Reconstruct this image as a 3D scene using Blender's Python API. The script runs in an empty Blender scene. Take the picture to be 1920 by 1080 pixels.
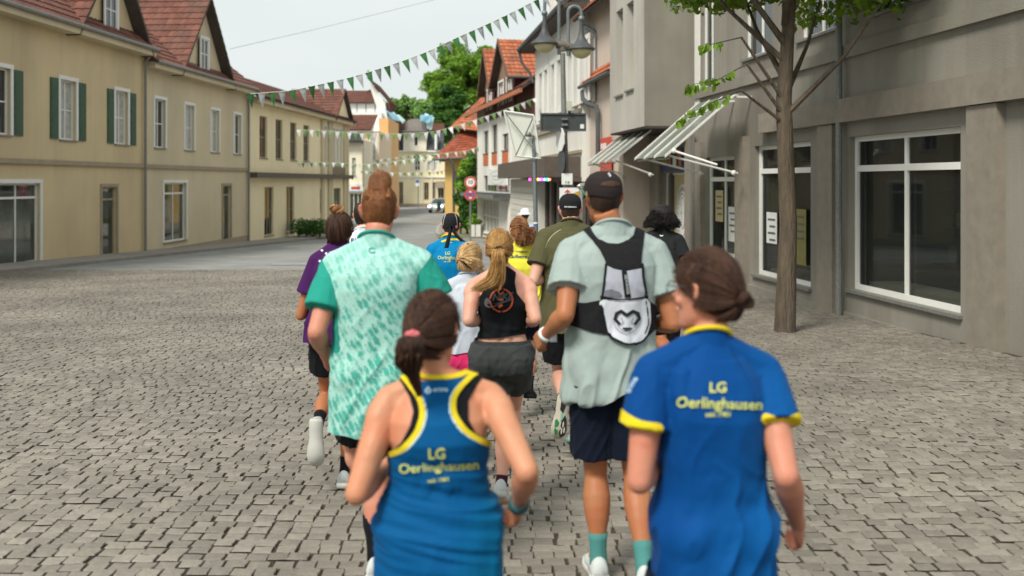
import bpy, bmesh, math, random
import numpy as np
from mathutils import Vector, Matrix, noise
from mathutils.bvhtree import BVHTree
from mathutils.geometry import tessellate_polygon
random.seed(7); rng = np.random.default_rng(7)
R = math.radians
S = bpy.context.scene
COL = S.collection
# ------------------------------------------------------------------ camera, world, sun
CAMZ, HOR, FPX = 1.79, 341.0, 1800.0        # eye height (m), horizon row, focal length in photo pixels
cam_d = bpy.data.cameras.new('camera'); cam = bpy.data.objects.new('camera', cam_d); COL.objects.link(cam)
cam.location = (0, 0, CAMZ); cam.rotation_euler = (R(90), 0, 0)
cam_d.sensor_width = 36; cam_d.lens = 36*FPX/1920; cam_d.shift_y = -(540-HOR)/1920
cam_d.clip_start = .05; cam_d.clip_end = 3000
cam_d.dof.use_dof = True; cam_d.dof.focus_distance = 8.0; cam_d.dof.aperture_fstop = 2.0; cam_d.dof.aperture_blades = 0
S.camera = cam
w = bpy.data.worlds.new('World'); S.world = w; w.use_nodes = True
nt = w.node_tree; nt.nodes.clear()
SUN_EL, SUN_AZ = 56, -50     # azimuth measured from +Y towards +X
sky = nt.nodes.new('ShaderNodeTexSky'); sky.sky_type = 'NISHITA'; sky.sun_disc = False
sky.sun_elevation = R(SUN_EL); sky.sun_rotation = R(SUN_AZ); sky.dust_density = 3; sky.air_density = 1.2
bg1 = nt.nodes.new('ShaderNodeBackground'); bg1.inputs[1].default_value = .05
bg2 = nt.nodes.new('ShaderNodeBackground'); bg2.inputs[1].default_value = .67     # even overcast layer
tcw = nt.nodes.new('ShaderNodeTexCoord'); nzw = nt.nodes.new('ShaderNodeTexNoise'); nzw.inputs['Scale'].default_value = 2.2
nzw.inputs['Detail'].default_value = 5
mpw = nt.nodes.new('ShaderNodeMapping'); mpw.inputs['Scale'].default_value = (1, 1, 3.5)
rpw = nt.nodes.new('ShaderNodeValToRGB')
rpw.color_ramp.elements[0].position = .3; rpw.color_ramp.elements[0].color = (.79, .86, .855, 1)
rpw.color_ramp.elements[1].position = .7; rpw.color_ramp.elements[1].color = (.88, .935, .925, 1)
nt.links.new(tcw.outputs['Generated'], mpw.inputs[0]); nt.links.new(mpw.outputs[0], nzw.inputs[0])
nt.links.new(nzw.outputs[0], rpw.inputs[0]); nt.links.new(rpw.outputs[0], bg2.inputs[0])
mxw = nt.nodes.new('ShaderNodeMixShader'); mxw.inputs[0].default_value = .96
outw = nt.nodes.new('ShaderNodeOutputWorld')
nt.links.new(sky.outputs[0], bg1.inputs[0]); nt.links.new(bg1.outputs[0], mxw.inputs[1])
nt.links.new(bg2.outputs[0], mxw.inputs[2]); nt.links.new(mxw.outputs[0], outw.inputs[0])
sl = bpy.data.lights.new('sun', 'SUN'); sun = bpy.data.objects.new('sun', sl); COL.objects.link(sun)
sl.energy = 2.6; sl.angle = R(16); sl.color = (1, .95, .86)
_d = Vector((math.sin(R(SUN_AZ))*math.cos(R(SUN_EL)), math.cos(R(SUN_AZ))*math.cos(R(SUN_EL))-0.95, math.sin(R(SUN_EL)))).normalized()
sun.rotation_euler = (-_d).to_track_quat('-Z', 'Y').to_euler()
sky.sun_elevation = math.asin(_d.z); sky.sun_rotation = math.atan2(_d.x, _d.y)
vs = S.view_settings; S.display_settings.display_device = 'sRGB'
vs.view_transform = 'Standard'; vs.look = 'None'; vs.exposure = .56; vs.gamma = 1; vs.use_curve_mapping = False
S.cycles.use_denoising = True; S.cycles.max_bounces = 6; S.cycles.diffuse_bounces = 3

# ------------------------------------------------------------------ generic helpers
def P(px, py, Y):
    "point of the street seen at photo pixel (px, py) at Y metres down the street"
    return Vector(((px-960)*Y/FPX, Y, CAMZ-(py-HOR)*Y/FPX))
def gz(Y):
    if Y < 4: return 0.0
    if Y < 60: return -.03*(Y-4)
    if Y < 110: return -1.68+.38*(Y-60)/50
    return -1.3
def srgb(h):
    h = h.lstrip('#'); c = [int(h[i:i+2], 16)/255 for i in (0, 2, 4)]
    return tuple(x/12.92 if x <= .04045 else ((x+.055)/1.055)**2.4 for x in c)
MATS = {}
def mat(name, col, rough=.7, var=.12, scale=3., bump=0., bscale=None, metal=0., spec=.4, stretch=(1, 1, 1), rnd=0., col2=None, emit=0., sss=0., coat=0., dirt=None, weave=0.):
    if name in MATS: return MATS[name]
    if isinstance(col, str): col = srgb(col)
    if isinstance(col2, str): col2 = srgb(col2)
    m = bpy.data.materials.new(name); m.use_nodes = True; MATS[name] = m
    n, l = m.node_tree.nodes, m.node_tree.links
    b = n['Principled BSDF']; b.inputs['Roughness'].default_value = rough; b.inputs['Metallic'].default_value = metal
    b.inputs['Specular IOR Level'].default_value = spec
    if coat: b.inputs['Coat Weight'].default_value = coat
    if sss:
        b.inputs['Subsurface Weight'].default_value = sss; b.inputs['Subsurface Radius'].default_value = (.012, .004, .002)
    tc = n.new('ShaderNodeTexCoord'); mp = n.new('ShaderNodeMapping'); mp.inputs['Scale'].default_value = stretch
    l.new(tc.outputs['Object'], mp.inputs[0])
    nz = n.new('ShaderNodeTexNoise'); nz.inputs['Scale'].default_value = scale; nz.inputs['Detail'].default_value = 6
    nz.inputs['Roughness'].default_value = .6
    l.new(mp.outputs[0], nz.inputs[0])
    rp = n.new('ShaderNodeValToRGB'); rp.color_ramp.elements[0].position = .3; rp.color_ramp.elements[1].position = .7
    c2 = col2 if col2 else tuple(min(1, c*(1+var)) for c in col)
    c1 = col if col2 else tuple(c*(1-var) for c in col)
    rp.color_ramp.elements[0].color = (*c1, 1); rp.color_ramp.elements[1].color = (*c2, 1)
    l.new(nz.outputs[0], rp.inputs[0]); out = rp.outputs[0]
    if rnd:
        at = n.new('ShaderNodeAttribute'); at.attribute_name = 'rnd'; oi = n.new('ShaderNodeObjectInfo')
        ad = n.new('ShaderNodeMath'); ad.operation = 'ADD'; l.new(at.outputs['Fac'], ad.inputs[0]); l.new(oi.outputs['Random'], ad.inputs[1])
        fr = n.new('ShaderNodeMath'); fr.operation = 'FRACT'; l.new(ad.outputs[0], fr.inputs[0])
        mr = n.new('ShaderNodeMapRange'); mr.inputs['To Min'].default_value = 1-rnd; mr.inputs['To Max'].default_value = 1+rnd
        l.new(fr.outputs[0], mr.inputs[0])
        vm = n.new('ShaderNodeVectorMath'); vm.operation = 'SCALE'; l.new(out, vm.inputs[0]); l.new(mr.outputs[0], vm.inputs['Scale']); out = vm.outputs[0]
    if dirt:
        dn = n.new('ShaderNodeTexNoise'); dn.inputs['Scale'].default_value = dirt[0]; dn.inputs['Detail'].default_value = 8
        dm = n.new('ShaderNodeMapping'); dm.inputs['Scale'].default_value = (1, 1, .22); l.new(tc.outputs['Object'], dm.inputs[0]); l.new(dm.outputs[0], dn.inputs[0])
        dr = n.new('ShaderNodeMapRange'); dr.inputs['From Min'].default_value = .45; dr.inputs['From Max'].default_value = .75; dr.inputs['To Max'].default_value = dirt[1]
        l.new(dn.outputs[0], dr.inputs[0])
        mx = n.new('ShaderNodeMix'); mx.data_type = 'RGBA'; l.new(dr.outputs[0], mx.inputs[0]); l.new(out, mx.inputs[6]); mx.inputs[7].default_value = (.13, .11, .09, 1); out = mx.outputs[2]
        sn = n.new('ShaderNodeTexNoise'); sn.inputs['Scale'].default_value = 5; sn.inputs['Detail'].default_value = 6; sm = n.new('ShaderNodeMapping'); sm.inputs['Scale'].default_value = (1, 1, .05); l.new(tc.outputs['Object'], sm.inputs[0]); l.new(sm.outputs[0], sn.inputs[0])
        sr = n.new('ShaderNodeMapRange'); sr.inputs['From Min'].default_value = .5; sr.inputs['From Max'].default_value = .8; sr.inputs['To Max'].default_value = min(.4, dirt[1]*.6); l.new(sn.outputs[0], sr.inputs[0])
        m2 = n.new('ShaderNodeMix'); m2.data_type = 'RGBA'; l.new(sr.outputs[0], m2.inputs[0]); l.new(out, m2.inputs[6]); m2.inputs[7].default_value = (.16, .14, .11, 1); out = m2.outputs[2]
    l.new(out, b.inputs['Base Color'])
    if emit:
        l.new(out, b.inputs['Emission Color']); b.inputs['Emission Strength'].default_value = emit
    if bump or weave:
        bn = n.new('ShaderNodeTexNoise'); bn.inputs['Scale'].default_value = bscale or scale*6; bn.inputs['Detail'].default_value = 5
        l.new(mp.outputs[0], bn.inputs[0])
        bp = n.new('ShaderNodeBump'); bp.inputs['Strength'].default_value = 1; bp.inputs['Distance'].default_value = bump
        l.new(bn.outputs[0], bp.inputs['Height']); l.new(bp.outputs[0], b.inputs['Normal'])
    return m
def fabric(name, col, rough=.85, fold=.006, var=.06, col2=None):
    "cloth: fine grain plus soft creases as relief"
    if name in MATS: return MATS[name]
    m = mat(name, col, rough=rough, var=var, scale=5, spec=.12, col2=col2)
    n, l = m.node_tree.nodes, m.node_tree.links; b = n['Principled BSDF']
    b.inputs['Sheen Weight'].default_value = .02
    tc = n.new('ShaderNodeTexCoord'); mp = n.new('ShaderNodeMapping'); mp.inputs['Rotation'].default_value = (0, .5, 0); mp.inputs['Scale'].default_value = (9, 9, 3.5)
    l.new(tc.outputs['Object'], mp.inputs[0])
    nz = n.new('ShaderNodeTexNoise'); nz.inputs['Scale'].default_value = 1.; nz.inputs['Detail'].default_value = 2.5; nz.inputs['Distortion'].default_value = .8
    l.new(mp.outputs[0], nz.inputs[0])
    b1 = n.new('ShaderNodeBump'); b1.inputs['Distance'].default_value = fold*2.2; l.new(nz.outputs[0], b1.inputs['Height'])
    n2 = n.new('ShaderNodeTexNoise'); n2.inputs['Scale'].default_value = 260; l.new(tc.outputs['Object'], n2.inputs[0])
    b2 = n.new('ShaderNodeBump'); b2.inputs['Distance'].default_value = .0006; l.new(n2.outputs[0], b2.inputs['Height']); l.new(b1.outputs[0], b2.inputs['Normal'])
    l.new(b2.outputs[0], b.inputs['Normal'])
    return m
def me_np(name, V, F, m=None, smooth=False, rnd=None):
    V = np.asarray(V, float); me = bpy.data.meshes.new(name)
    if isinstance(F, np.ndarray):
        k = F.shape[1]; nf = len(F)
        me.vertices.add(len(V)); me.vertices.foreach_set('co', V.ravel().astype(np.float32))
        me.loops.add(nf*k); me.loops.foreach_set('vertex_index', F.ravel().astype(np.int32))
        me.polygons.add(nf); me.polygons.foreach_set('loop_start', np.arange(0, nf*k, k, dtype=np.int32))
        try: me.polygons.foreach_set('loop_total', np.full(nf, k, dtype=np.int32))
        except Exception: pass
        me.update(calc_edges=True); me.validate()
    else:
        me.from_pydata([tuple(v) for v in V], [], [tuple(f) for f in F])
    if smooth: me.polygons.foreach_set('use_smooth', np.ones(len(me.polygons), bool))
    if m: me.materials.append(m)
    if rnd is not None and len(rnd) == len(me.polygons):
        a = me.attributes.new('rnd', 'FLOAT', 'FACE'); a.data.foreach_set('value', np.asarray(rnd, np.float32))
    return me
def link(name, me, parent=None, kind=None):
    o = bpy.data.objects.new(name, me); COL.objects.link(o)
    if parent: o.parent = parent
    if kind: o['kind'] = kind
    return o
def thing(name, label, cat, loc=(0, 0, 0), group=None):
    o = bpy.data.objects.new(name, None); COL.objects.link(o); o.location = loc
    o['label'] = label; o['category'] = cat
    if group: o['group'] = group
    return o
def tag(o, label, cat, group=None):
    o['label'] = label; o['category'] = cat
    if group: o['group'] = group
    return o
class MB:
    "collects boxes, tubes and lofts (world coordinates); build() links them as one mesh object"
    def __init__(s): s.V, s.F, s.r = [], [], []
    def add(s, V, F, r=None):
        k = len(s.V); s.V += [tuple(v) for v in V]; s.F += [tuple(i+k for i in f) for f in F]
        r = random.random() if r is None else r
        s.r += [r]*len(F); return s
    def box(s, a, b):
        (x0, y0, z0), (x1, y1, z1) = a, b
        return s.add([(x0, y0, z0), (x1, y0, z0), (x1, y1, z0), (x0, y1, z0), (x0, y0, z1), (x1, y0, z1), (x1, y1, z1), (x0, y1, z1)],
                     [(0, 3, 2, 1), (4, 5, 6, 7), (0, 1, 5, 4), (1, 2, 6, 5), (2, 3, 7, 6), (3, 0, 4, 7)])
    def fbox(s, fr, u0, u1, n0, n1, z0, z1):
        "box in a facade frame (u along, n outwards, z up)"
        c = [fr(u, n, z) for z in (z0, z1) for (u, n) in ((u0, n0), (u1, n0), (u1, n1), (u0, n1))]
        return s.add(c, [(0, 3, 2, 1), (4, 5, 6, 7), (0, 1, 5, 4), (1, 2, 6, 5), (2, 3, 7, 6), (3, 0, 4, 7)])
    def tube(s, pts, rad, n=8, caps=True):
        pts = [Vector(p) for p in pts]; rad = rad if isinstance(rad, (list, tuple)) else [rad]*len(pts)
        k = len(s.V); up = Vector((0, 0, 1)); T = (pts[1]-pts[0]).normalized()
        a = T.cross(up); a = a.normalized() if a.length > .05 else Vector((1, 0, 0))
        a = (a-a.dot(T)*T).normalized()
        for i, p in enumerate(pts):
            T = (pts[min(i+1, len(pts)-1)]-pts[max(i-1, 0)]).normalized()
            a = a-a.dot(T)*T; a = a.normalized() if a.length > 1e-6 else T.orthogonal().normalized(); b = T.cross(a)
            for j in range(n):
                t = 2*math.pi*j/n; s.V.append(tuple(p+(a*math.cos(t)+b*math.sin(t))*rad[i]))
        f0 = len(s.F)
        for i in range(len(pts)-1):
            for j in range(n):
                s.F.append((k+i*n+j, k+i*n+(j+1) % n, k+(i+1)*n+(j+1) % n, k+(i+1)*n+j))
        if caps:
            s.F.append(tuple(k+j for j in reversed(range(n)))); s.F.append(tuple(k+(len(pts)-1)*n+j for j in range(n)))
        s.r += [random.random()]*(len(s.F)-f0); return s
    def rings(s, rings, caps=True):
        k = len(s.V); n = len(rings[0]); f0 = len(s.F)
        for r_ in rings: s.V += [tuple(p) for p in r_]
        for i in range(len(rings)-1):
            for j in range(n):
                s.F.append((k+i*n+j, k+i*n+(j+1) % n, k+(i+1)*n+(j+1) % n, k+(i+1)*n+j))
        if caps:
            s.F.append(tuple(k+j for j in reversed(range(n)))); s.F.append(tuple(k+(len(rings)-1)*n+j for j in range(n)))
        s.r += [random.random()]*(len(s.F)-f0); return s
    def ell(s, c, rx, ry, rz, n=12, m=8, rot=None):
        c = Vector(c); rr = []
        for i in range(m+1):
            ph = math.pi*(.02+.96*i/m)-math.pi/2
            rr.append([c+(rot @ Vector((rx*math.cos(ph)*math.cos(t), ry*math.cos(ph)*math.sin(t), rz*math.sin(ph))) if rot else Vector((rx*math.cos(ph)*math.cos(t), ry*math.cos(ph)*math.sin(t), rz*math.sin(ph)))) for t in [2*math.pi*j/n for j in range(n)]])
        return s.rings(rr)
    def lathe(s, c, prof, n=20, axis=None):
        c = Vector(c)
        return s.rings([[c+Vector((r*math.cos(2*math.pi*j/n), r*math.sin(2*math.pi*j/n), z)) for j in range(n)] for r, z in prof])
    def prism(s, poly, off):
        "closed polygon (3d points) extruded by vector off"
        n = len(poly); off = Vector(off); poly = [Vector(p) for p in poly]
        tr = tessellate_polygon([poly]); V = poly+[p+off for p in poly]
        F = [tuple(t) for t in tr]+[tuple(i+n for i in reversed(t)) for t in tr]+[(i, (i+1) % n, n+(i+1) % n, n+i) for i in range(n)]
        return s.add(V, F)
    def quad(s, a, b, c, d): return s.add([a, b, c, d], [(0, 1, 2, 3)])
    def build(s, name, m, parent=None, smooth=False, kind=None):
        loc = Vector((0, 0, 0)); p = parent
        while p: loc += p.location; p = p.parent
        V = np.array(s.V)-np.array(loc)
        me = me_np(name, V, s.F, m, smooth, s.r)
        if smooth == 'auto':
            me.polygons.foreach_set('use_smooth', np.ones(len(me.polygons), bool))
            me.set_sharp_from_angle(angle=R(35))
        return link(name, me, parent, kind)

# ------------------------------------------------------------------ materials of the place
M = dict(
 sand=mat('asphalt', (.25, .255, .245), .9, .18, .8, bump=.004, bscale=90, dirt=(.35, .25)),
 joint=mat('joint_sand', (.062, .050, .034), .95, .35, 30, bump=.01, bscale=200),
 cob=mat('cobble_granite', (.222, .200, .166), .62, .15, 28, bump=.0035, bscale=90, rnd=.20),
 pave=mat('paving', (.27, .25, .22), .85, .12, 2, bump=.003, bscale=60, dirt=(.5, .3)),
 kerb=mat('kerb_stone', (.34, .33, .30), .8, .15, 4),
 paint=mat('road_paint', (.62, .62, .6), .7, .1, 6),
 grass=mat('verge', (.17, .17, .09), .95, .3, 3),
 white=mat('white_render', (.80, .79, .73), .85, .05, .7, bump=.003, bscale=40, dirt=(.5, .22)),
 grey=mat('grey_render', (.27, .255, .215), .88, .12, .6, bump=.006, bscale=60, dirt=(.7, .75)),
 concrete=mat('concrete_side', (.25, .235, .195), .9, .10, 1.2, bump=.006, bscale=70, dirt=(.5, .5)),
 pink=mat('pinkish_render', (.60, .50, .42), .88, .05, 1, bump=.004, bscale=50, dirt=(.5, .2)),
 brown=mat('brown_tile', (.105, .085, .07), .6, .15, 4),
 soffit=mat('soffit', (.075, .06, .05), .8, .15, 3),
 beige=mat('beige_blind', (.44, .40, .32), .7, .05, 2),
 maroon=mat('maroon_cladding', (.10, .030, .022), .75, .2, 3),
 orange=mat('orange_panel', (.55, .15, .055), .6, .1, 2),
 tile=mat('orange_roof_tile', (.39, .115, .050), .75, .25, 2, rnd=.25, dirt=(.8, .35)),
 tile_b=mat('brown_roof_tile', (.155, .058, .040), .8, .25, 2, rnd=.22, dirt=(.8, .3)),
 tile_r=mat('red_roof_tile', (.31, .075, .034), .75, .25, 2, rnd=.25, dirt=(.8, .3)),
 slate=mat('slate', (.055, .06, .066), .55, .2, 3, rnd=.2),
 yellow=mat('yellow_render', (.88, .76, .50), .85, .04, .6, dirt=(.5, .12)),
 cream=mat('cream_render', (.62, .53, .36), .85, .05, .6, dirt=(.5, .18)),
 cream2=mat('pale_render', (.82, .77, .62), .85, .05, .6, dirt=(.5, .12)),
 apricot=mat('apricot_render', (.74, .42, .18), .85, .05, .6),
 mustard=mat('mustard_render', (.70, .46, .15), .85, .06, .6),
 rose=mat('rose_render', (.74, .58, .42), .85, .05, .6),
 trim=mat('white_trim', (.76, .76, .72), .6, .04, 3),
 stone=mat('sand_stone', (.34, .28, .2), .85, .12, 3),
 glass=mat('window_glass', (.02, .026, .026), .05, .5, 1.2, spec=1.),
 glass2=mat('shop_glass', (.045, .055, .048), .04, .7, 1.1, spec=1.),
 curtain=mat('window_curtain', (.40, .40, .36), .5, .3, 4),
 metal=mat('grey_metal', (.20, .23, .24), .45, .12, 20, metal=.4),
 galv=mat('galvanised', (.23, .235, .22), .5, .25, 30, metal=.3, dirt=(8, .35)),
 lamp=mat('lamp_shade_paint', (.075, .08, .085), .5, .15, 10),
 globe=mat('lamp_glass', (.62, .56, .32), .25, .1, 4, spec=.6),
 black=mat('black_matt', (.018, .018, .02), .6, .2, 5),
 wood=mat('brown_wood', (.12, .045, .028), .7, .25, 4),
 clear=None,
 green=mat('pennant_green', (.045, .17, .05), .8, .12, 6),
 pgrey=mat('pennant_grey', (.42, .46, .46), .8, .05, 6),
 pwhite=mat('pennant_white', (.78, .80, .78), .8, .04, 6),
 pgreen2=mat('pennant_light_green', (.16, .30, .10), .8, .12, 6),
 red=mat('sign_red', (.58, .08, .045), .5, .06, 8),
 signw=mat('sign_white', (.78, .79, .77), .5, .03, 8),
 blue=mat('sign_blue', (.05, .14, .42), .5, .06, 8),
 cable=mat('cable', (.10, .10, .10), .7),
 bark=mat('bark', (.10, .075, .05), .9, .4, 12, bump=.035, bscale=38, stretch=(1, 1, .16), dirt=(3, .5)),
)
def patchy(m, sc, lo, hi):
    n, l = m.node_tree.nodes, m.node_tree.links; b = n['Principled BSDF']; src = b.inputs['Base Color'].links[0].from_socket
    g = n.new('ShaderNodeNewGeometry'); nz = n.new('ShaderNodeTexNoise'); nz.inputs['Scale'].default_value = sc; nz.inputs['Detail'].default_value = 5; l.new(g.outputs['Position'], nz.inputs[0])
    mr = n.new('ShaderNodeMapRange'); mr.inputs['From Min'].default_value = .32; mr.inputs['From Max'].default_value = .68; mr.inputs['To Min'].default_value = lo; mr.inputs['To Max'].default_value = hi; l.new(nz.outputs[0], mr.inputs[0])
    v = n.new('ShaderNodeVectorMath'); v.operation = 'SCALE'; l.new(src, v.inputs[0]); l.new(mr.outputs[0], v.inputs['Scale']); l.new(v.outputs[0], b.inputs['Base Color'])
patchy(M['cob'], .55, .72, 1.16)
def leafmat(name, c1, c2, tr=.25):
    m = mat(name, c1, .6, 0, .9, col2=c2, rnd=.35, spec=.3)
    n, l = m.node_tree.nodes, m.node_tree.links; b = n['Principled BSDF']; o = [x for x in n if x.type == 'OUTPUT_MATERIAL'][0]
    t = n.new('ShaderNodeBsdfTranslucent'); mx = n.new('ShaderNodeMixShader'); mx.inputs[0].default_value = tr
    l.new(b.inputs['Base Color'].links[0].from_socket, t.inputs[0]); l.new(b.outputs[0], mx.inputs[1]); l.new(t.outputs[0], mx.inputs[2]); l.new(mx.outputs[0], o.inputs[0])
    return m
M['leaf'] = leafmat('leaf_green', (.14, .29, .025), (.30, .50, .06), .35)
M['leafd'] = leafmat('leaf_dark', (.03, .10, .018), (.09, .21, .03))
M['leafy'] = leafmat('leaf_linden', (.10, .24, .02), (.30, .42, .04), .4)
M['leaff'] = leafmat('leaf_far', (.13, .27, .07), (.26, .42, .10))
def paneglass():
    m = bpy.data.materials.new('clear_shop_glass'); m.use_nodes = True; n, l = m.node_tree.nodes, m.node_tree.links; b = n['Principled BSDF']
    b.inputs['Base Color'].default_value = (.02, .025, .024, 1); b.inputs['Roughness'].default_value = .03; b.inputs['Specular IOR Level'].default_value = 1.
    tr = n.new('ShaderNodeBsdfTransparent'); tr.inputs[0].default_value = (.85, .88, .86, 1); mx = n.new('ShaderNodeMixShader'); mx.inputs[0].default_value = .42
    l.new(tr.outputs[0], mx.inputs[1]); l.new(b.outputs[0], mx.inputs[2]); l.new(mx.outputs[0], [x for x in n if x.type == 'OUTPUT_MATERIAL'][0].inputs[0]); return m
def glassmat():
    m = bpy.data.materials.new('awning_glass'); m.use_nodes = True; n, l = m.node_tree.nodes, m.node_tree.links
    b = n['Principled BSDF']; b.inputs['Base Color'].default_value = (.27, .29, .25, 1); b.inputs['Roughness'].default_value = .25
    tr = n.new('ShaderNodeBsdfTransparent'); tr.inputs[0].default_value = (.75, .8, .75, 1); mx = n.new('ShaderNodeMixShader'); mx.inputs[0].default_value = .55
    tc = n.new('ShaderNodeTexCoord'); nz = n.new('ShaderNodeTexNoise'); nz.inputs['Scale'].default_value = 4; l.new(tc.outputs['Object'], nz.inputs[0])
    mr = n.new('ShaderNodeMapRange'); mr.inputs['To Min'].default_value = .35; mr.inputs['To Max'].default_value = .8; l.new(nz.outputs[0], mr.inputs[0]); l.new(mr.outputs[0], mx.inputs[0])
    l.new(tr.outputs[0], mx.inputs[1]); l.new(b.outputs[0], mx.inputs[2]); l.new(mx.outputs[0], [x for x in n if x.type == 'OUTPUT_MATERIAL'][0].inputs[0])
    return m
M['clear'] = glassmat(); M['pane'] = paneglass()
# ------------------------------------------------------------------ ground
def street_sheet():
    ys = [-12, -6, 0, 4]+[4+2*i for i in range(1, 29)]+[62, 68, 75, 82, 90, 100, 110, 125, 150, 200, 300, 700]
    xs = [-600, -200, -80, -40, -20, -10, 0, 10, 20, 40, 80, 200, 600]
    V = [(x, y, gz(y)-.012) for y in ys for x in xs]; n = len(xs)
    F = [(i*n+j, i*n+j+1, (i+1)*n+j+1, (i+1)*n+j) for i in range(len(ys)-1) for j in range(n-1)]
    return link('street', me_np('street', V, F, M['sand']), None, 'structure')
street = street_sheet()
# bedding of the paving and the cobblestones: 10 cm setts in staggered rows, near ones each an object
COBY = 27.0
def sheet(name, pts_of_y, ys, m, dz, kind='structure', parent=None):
    V, F = [], []
    for y in ys:
        a, b = pts_of_y(y)
        for t in (0, .5, 1): V.append((a+(b-a)*t, y, gz(y)+dz))
    for i in range(len(ys)-1):
        for j in range(2): F.append((i*3+j, i*3+j+1, (i+1)*3+j+1, (i+1)*3+j))
    return link(name, me_np(name, V, F, m), parent, kind)
bed = sheet('cobbled_pavement', lambda y: (-19, 7.3-.122*y), [-4, 0, 4]+list(np.arange(5, COBY+.1, 1.)), M['joint'], -.001)
def cob_mesh(seed):
    r = random.Random(seed); a, b, h = .0510, .0408, .0
    base, top = [], []
    for sx, sy in ((-1, -1), (0, -1), (1, -1), (1, 0), (1, 1), (0, 1), (-1, 1), (-1, 0)):
        k = .985 if sx and sy else 1
        base.append((sx*a*k+r.uniform(-.003, .003), sy*b*k+r.uniform(-.003, .003)))
    V = [(x, y, -.02) for x, y in base]+[(x*.97, y*.97, .004) for x, y in base]+[(x*.92, y*.87, .010+r.uniform(-.0018, .0018)) for x, y in base]+[(r.uniform(-.01, .01), r.uniform(-.01, .01), .0118)]
    F = [(i, (i+1) % 8, 8+(i+1) % 8, 8+i) for i in range(8)]+[(8+i, 8+(i+1) % 8, 16+(i+1) % 8, 16+i) for i in range(8)]+[(16+i, 16+(i+1) % 8, 24) for i in range(8)]
    return V, F
cobv = [cob_mesh(k) for k in range(8)]
cobm = [me_np('cobblestone', V, F, M['cob'], False) for V, F in cobv]
def cobbles():
    spots = []
    y = 3.2; row = 0
    while y < COBY:
        x0, x1 = (-2.6-.0*y, 4.4)
        x0 = max(-.56*y-.6, -13.5); x1 = min(.58*y+.6, 7.12-.122*y)
        x = x0+(row % 2)*.055+random.uniform(-.015, .015)
        while x < x1:
            wv = .035*math.sin(x*1.3+row*.11)+.02*math.sin(x*3.1)
            spots.append((x+random.uniform(-.006, .006), y+wv+random.uniform(-.006, .006), random.uniform(-.006, .004), random.uniform(-.06, .06), random.uniform(.94, 1.05), random.uniform(.95, 1.05)))
            x += .1055+random.uniform(-.006, .007)
        y += .0935; row += 1
    vis = sorted([s for s in spots if s[1] > 4.3 and abs(s[0]/s[1]) < .212], key=lambda s: s[1])[:300]
    vs_ = set(vis); Vs, Fs, rn = [], [], []; base = 0
    for s in spots:
        x, y, dz, a, kx, ky = s
        if s in vs_:
            o = link('cobblestone', random.choice(cobm), bed); o.location = (x, y, gz(y)+dz); o.rotation_euler = (R(1.7) if y < 4 else 0, 0, a); o.scale = (kx, ky, 1)
        else:
            V, F = random.choice(cobv); Va = np.array(V)*(kx, ky, 1)
            if y > 11: V = [V[k] for k in (0, 2, 4, 6)]+[V[k] for k in (16, 18, 20, 22)]; F = [None]*8+[(0, 1, 5, 4), (1, 2, 6, 5), (3, 0, 4, 7), (4, 5, 6, 7)]; Va = np.array(V)*(kx, ky, 1)
            c, sn = math.cos(a), math.sin(a)
            Va = np.stack([Va[:, 0]*c-Va[:, 1]*sn+x, Va[:, 0]*sn+Va[:, 1]*c+y, Va[:, 2]+gz(y)+dz], 1)
            Vs.append(Va)
            for f in F[8:]:
                Fs.append(tuple(i+base for i in f))
            rn += [random.random()]*(len(F)-8); base += len(V)
    quads = [f for f in Fs]
    me = me_np('cobblestones_beyond', np.concatenate(Vs), quads, M['cob'], False, rn)
    link('cobblestones_beyond', me, bed, 'stuff')
cobbles()
# pavements with kerbs, painted line, verge, joint weeds
def slab_poly(name, pts, h, m, kind='structure'):
    b = MB(); b.prism([(x, y, gz(y)-.02) for x, y in pts], (0, 0, h+.02)); return b.build(name, m, None, kind=kind)
def strip(name, path, wd, h, m, seg=1.0, joint=.012):
    "kerb: one stone after another along a path"
    k = 0
    b = MB(); L = 0; stones = []
    for (x0, y0), (x1, y1) in zip(path, path[1:]):
        n = max(1, int(round(math.hypot(x1-x0, y1-y0)/seg)))
        for i in range(n):
            t0, t1 = i/n, (i+1)/n-joint/seg/n
            a = Vector((x0+(x1-x0)*t0, y0+(y1-y0)*t0, 0)); c = Vector((x0+(x1-x0)*t1, y0+(y1-y0)*t1, 0)); d = (c-a).normalized(); nn = Vector((-d.y, d.x, 0))*wd/2
            stones.append([a-nn, c-nn, c+nn, a+nn])
    return stones
kerbset = bpy.data.objects.new('kerb', None); COL.objects.link(kerbset); kerbset['kind'] = 'structure'
kpath = [(2.55, 27), (1.2, 36), (-.2, 46), (-1.9, 52), (-3.6, 57.5), (-4.9, 63), (-5.4, 70), (-5.6, 80), (-5.2, 95)]
for q in strip('kerb', kpath, .22, .1, M['kerb'], 1.0):
    b = MB(); b.prism([(p.x, p.y, gz(p.y)-.03) for p in q], (0, 0, .15)); b.build('kerb_stone', M['kerb'], kerbset)
V, F = [], []
for i, (x, y) in enumerate(kpath):
    V += [(x+.1, y, gz(y)+.10), (x+14, y, gz(y)+.10)]
    if i: F.append((2*i-2, 2*i-1, 2*i+1, 2*i))
link('right_pavement', me_np('right_pavement', V, F, M['pave']), None, 'structure')
V, F = [], []
for i, y in enumerate([4, 12, 20, 27, 35, 45, 55, 65, 75]):
    xk = -11.2+.067*(y-60); V += [(xk-9, y, gz(y)+.09), (xk, y, gz(y)+.09), (xk, y, gz(y)-.02)]
    if i: k = 3*i; F += [(k-3, k-2, k+1, k), (k-2, k-1, k+2, k+1)]
link('left_pavement', me_np('left_pavement', V, F, M['pave']), None, 'structure')
b = MB()
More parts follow.
